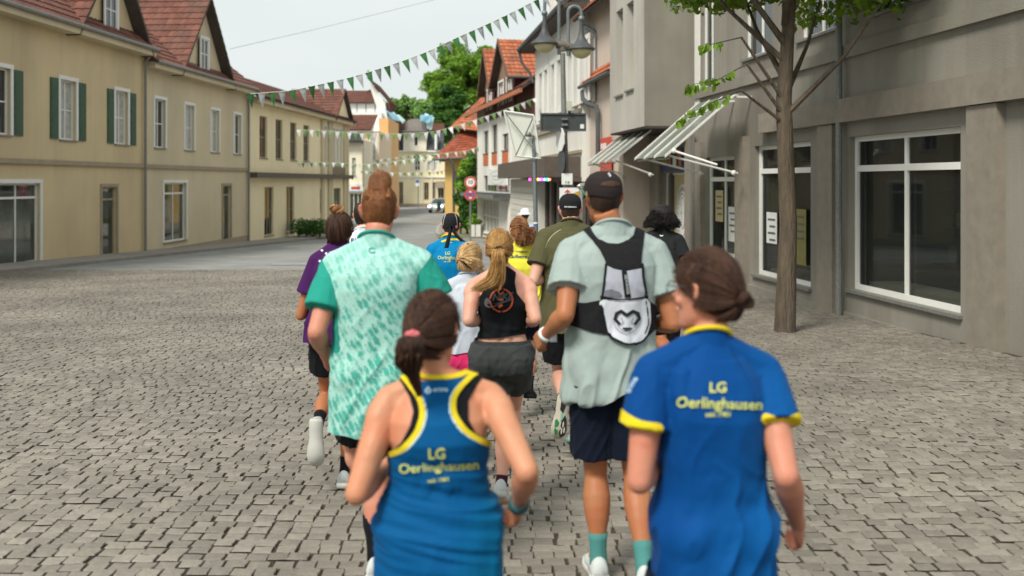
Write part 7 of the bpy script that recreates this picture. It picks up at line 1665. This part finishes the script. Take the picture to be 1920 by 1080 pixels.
# ---- 9 woman with bun, purple shirt
s = Person('woman with a topknot bun in a dark purple shirt with white stars', 5.8, 628, 1.66, 'f', sk='tan', phase=-1, fat=1.02,
  J=dict(neck=(634, 462, .03), shL=(595, 492, 0), shR=(680, 490, 0), head=(637, 434, .05), hipL=(612, 600, 0), hipR=(650, 600, 0)), head=(-8, 0, 0), hs=1.0)
s.body(); s.fuzz(s.hairshell(HM['brown'], .009), HM['brown'], 800, .018); s.swept(HM['brown'], (-.01, -.03, .125), 340, 1.06, r=.0018, seed=35)
s.lock(HM['honey'], [tuple(s.H(-.01-.0+.032*math.cos(a), -.035+.02*math.sin(a*2), .150+.026*math.sin(a))) for a in np.linspace(0, 11, 22)], [(0, .012), (.5, .014), (1, .010)], 70, .0022, seed=36, name='bun')
b = MB(); b.ell(s.H(-.01, -.035, .150), .034, .03, .028, 14, 10); s.addmb('bun_core', b, HM['auburn'])
T = s.tee(fabric('purple_shirt', (.055, .012, .085)), CAMZ-(640-HOR)*5.8/FPX, .6, infl=.018)
for x, y in ((612, 476), (604, 470), (622, 487), (650, 480), (600, 490), (640, 473)):
    st_ = [(x+(3.2 if i % 2 == 0 else 1.3)*math.cos(math.pi*i/5+.3), y+(3.2 if i % 2 == 0 else 1.3)*math.sin(math.pi*i/5+.3)) for i in range(10)]; tri = tessellate_polygon([[Vector((a, c, 0)) for a, c in st_]]); V, F = T.print2d(st_, [tuple(q) for q in tri]); s.add('star_print', (V, F), M['signw'], False, T.obj)
s.shorts(BLACKF, .95, .62, .020); [s.shoe(q, SHW, SOLE, BLACKF) for q in 'LR']

# ---- 10 man in white shirt, half hidden
s = Person('man in white shirt with blue lettering half hidden behind the ginger man', 7.4, 690, 1.70, 'm', sk='mid', phase=1,
  J=dict(neck=(684, 438, .03), shL=(662, 456, 0), shR=(730, 456, 0), head=(683, 406, .05)), head=(-20, 0, 0), hs=1.0)
s.body(); s.hairshell(HM['dark'], .005); b = MB(); b.tube([s.H(-.082, -.01, .02), s.H(-.08, .05, .025), s.H(-.06, .1, .022)], .0025, 6); s.addmb('glasses', b, M['galv'])
T = s.tee(fabric('white_shirt', (.70, .74, .78), fold=.004), CAMZ-(566-HOR)*7.4/FPX, .62, infl=.020); club_print(s, T, [('FAST', 670, 452, 11, -2, .45)], mat('royal_print', (.01, .04, .22), .6))
s.shorts(BLACKF, .92, .7, .016); [s.shoe(q, SHW, SOLE, WHF) for q in 'LR']

# ---- 11 runner with wavy black hair
s = Person('runner with tousled chin length black hair in a black T-shirt near the shop window', 7.9, 1243, 1.66, 'f', sk='tan', phase=-1, fat=1.0,
  J=dict(neck=(1241, 437, .03), shL=(1212, 450, 0), shR=(1272, 452, 0), head=(1241, 411, .05), elR=(1287, 505, -.05), wrR=(1276, 490, .15), knL=(1240, 640, .0), anL=(1252, 672, -.38), toL=(1254, 700, -.38), hipL=(1232, 560, 0), hipR=(1258, 560, 0)), head=(-4, 0, 0), hs=1.02)
s.body(); s.hairshell(HM['black'], .018, nz=.006, line=lambda L: L[:, 2]+.06)
r_ = random.Random(6)
for i in range(15):
    a = -math.pi/2+(i-7)*.30; st_ = s.H(.07*math.cos(a), .09*math.sin(a), .055+r_.uniform(-.02, .04)); sw_ = .03*(1 if math.cos(a) > 0 else -1)
    s.lock(HM['black'], [tuple(st_), tuple(s.H(.105*math.cos(a)+sw_*.3, .115*math.sin(a), .0)), tuple(s.H(.112*math.cos(a)+sw_*.8, .115*math.sin(a)-.01, -.05+r_.uniform(-.02, .02))), tuple(s.H(.11*math.cos(a)+sw_*1.0, .10*math.sin(a), -.078+r_.uniform(-.02, .03)))], [(0, .02), (.5, .03), (1, .022)], 30, .0024, seed=50+i, curl=.013, cf=3.2, name='lock_of_hair')
T = s.tee(fabric('black_tee', (.018, .019, .021), fold=.006), CAMZ-(580-HOR)*7.9/FPX, .55, infl=.016)
V, F = stroke_px([(1237, 441), (1240, 443), (1243, 441.5)], 1.6); V, F = T.print2d(V, F); s.add('collar_emblem', (V, F), M['signw'], False, T.obj)
s.shorts(BLACKF, .95, .80, .010, tight=True); [s.shoe(q, SHB, SOLE, BLACKF) for q in 'LR']

# ---- 12 woman in the blue club T-shirt at the right
s = Person('woman with glasses, face turned left, in blue club T-shirt with yellow collar and cuffs', 2.65, 1325, 1.63, 'f', sk='rosy', phase=1, vox=.0055, fat=.98, wide=1.05,
  J=dict(neck=(1328, 642, .03), shL=(1222, 702, .0), shR=(1432, 704, .06), elL=(1199, 902, -.06), wrL=(1236, 855, .16), elR=(1474, 892, -.10), wrR=(1496, 985, .06), head=(1325, 548, .07), hipL=(1292, 980, 0), hipR=(1388, 980, 0)), head=(46, 0, 0), hs=1.06)
s.body(armf=1.1)
s.fuzz(s.hairshell(HM['brown'], .009, nz=.001), HM['brown'], 1400, .016, .0006); s.swept(HM['brown'], (.0, -.110, -.01), 760, 1.07, r=.0012, seed=45); tie = s.H(0, -.125, -.01)
s.lock(HM['brown'], [tuple(s.H(.020*math.cos(a), -.128+.008*math.sin(a*2), -.012+.020*math.sin(a))) for a in np.linspace(0, 11, 22)], [(0, .010), (.5, .013), (1, .008)], 130, .0018, seed=46, name='low_bun')
b = MB()
for x in (-1, 1):
    b.tube([s.H(x*(.031+.024*math.cos(a)), .105-.012*abs(math.cos(a))*0, .010+.018*math.sin(a)) for a in np.linspace(0, 6.28, 20)], .0018, 6); b.tube([s.H(x*.055, .103, .018), s.H(x*.078, .06, .02), s.H(x*.082, -.01, .022)], .002, 6)
b.tube([s.H(-.008, .106, .014), s.H(.008, .106, .014)], .0018, 6); s.addmb('glasses', b, M['lamp'])
T = s.tee(BLU3, CAMZ-(1090-HOR)*2.65/FPX, .52, infl=.018, flare=.004, folds=.02, slr=.070, fold=.008, m_sleeve=YEL)
V, F = T.ribbon([(1150, 762), (1172, 783), (1200, 798), (1232, 803)], 20, .004, both=True); s.add('yellow_cuff', (V, F), YEL, True, T.obj)
V, F = T.ribbon([(1436, 786), (1462, 792), (1488, 788), (1512, 776)], 20, .004, both=True); s.add('yellow_cuff', (V, F), YEL, True, T.obj)
club_print(s, T, [('LG', 1345, 728, 27, 0, .5), ('Oerlinghausen', 1348, 757, 27, -2, .4, 1.0), ('seit 1981', 1346, 777, 13, 0, .2)], YPRINT, .006)
SEAM = mat('seam_dark_blue', (.0, .03, .12), .8)
for L_ in ([(1285, 652), (1262, 690), (1242, 730), (1236, 775)], [(1368, 652), (1392, 692), (1412, 735), (1420, 780)]): V, F = T.ribbon(L_, 1.6, .0015); s.add('raglan_seam', (V, F), SEAM, True, T.obj)
V, F = text_px('erima', 1186, 722, 14, 62, .3); V, F = T.print2d(V, F); s.add('sleeve_lettering', (V, F), LPRINT, False, T.obj)
s.shorts(NAVY, .72, .62, .016); [s.shoe(q, SHB, SOLE, BLACKF) for q in 'LR']
b = MB(); w_ = s.J['wrL']; b.ell(w_+Vector((-.02, -.025, .01)), .02, .014, .02); s.addmb('watch', b, M['pgrey'])

# ---- far pedestrians
s = Person('pedestrian with white sun hat and pale blue blouse behind the grey pole', 19, 985, 1.68, 'f', sk='fair', phase=1, vox=.014); s.body(); s.hairshell(HM['brown'], .01)
b = MB(); b.lathe(s.H(0, 0, .03), [(.16, -.01), (.15, .005), (.10, .015), (.09, .08), (.05, .11), (.005, .115)], 20); s.addmb('sun_hat', b, WHF); s.tee(fabric('pale_blue_blouse', (.45, .50, .62)), s.g+.85, .8, infl=.03, flare=.03); s.shorts(fabric('pale_trousers', (.35, .36, .40)), s.g+1.0, .99, .02)
s = Person('pedestrian in dark dress walking in front of the silver car', 92, 823, 1.68, 'f', sk='mid', phase=1, vox=.02); s.body(); s.hairshell(HM['blond'], .012, vox=.012)
s.tee(fabric('dark_teal_dress', (.02, .06, .07)), s.g+.55, .5, infl=.03, flare=.05)
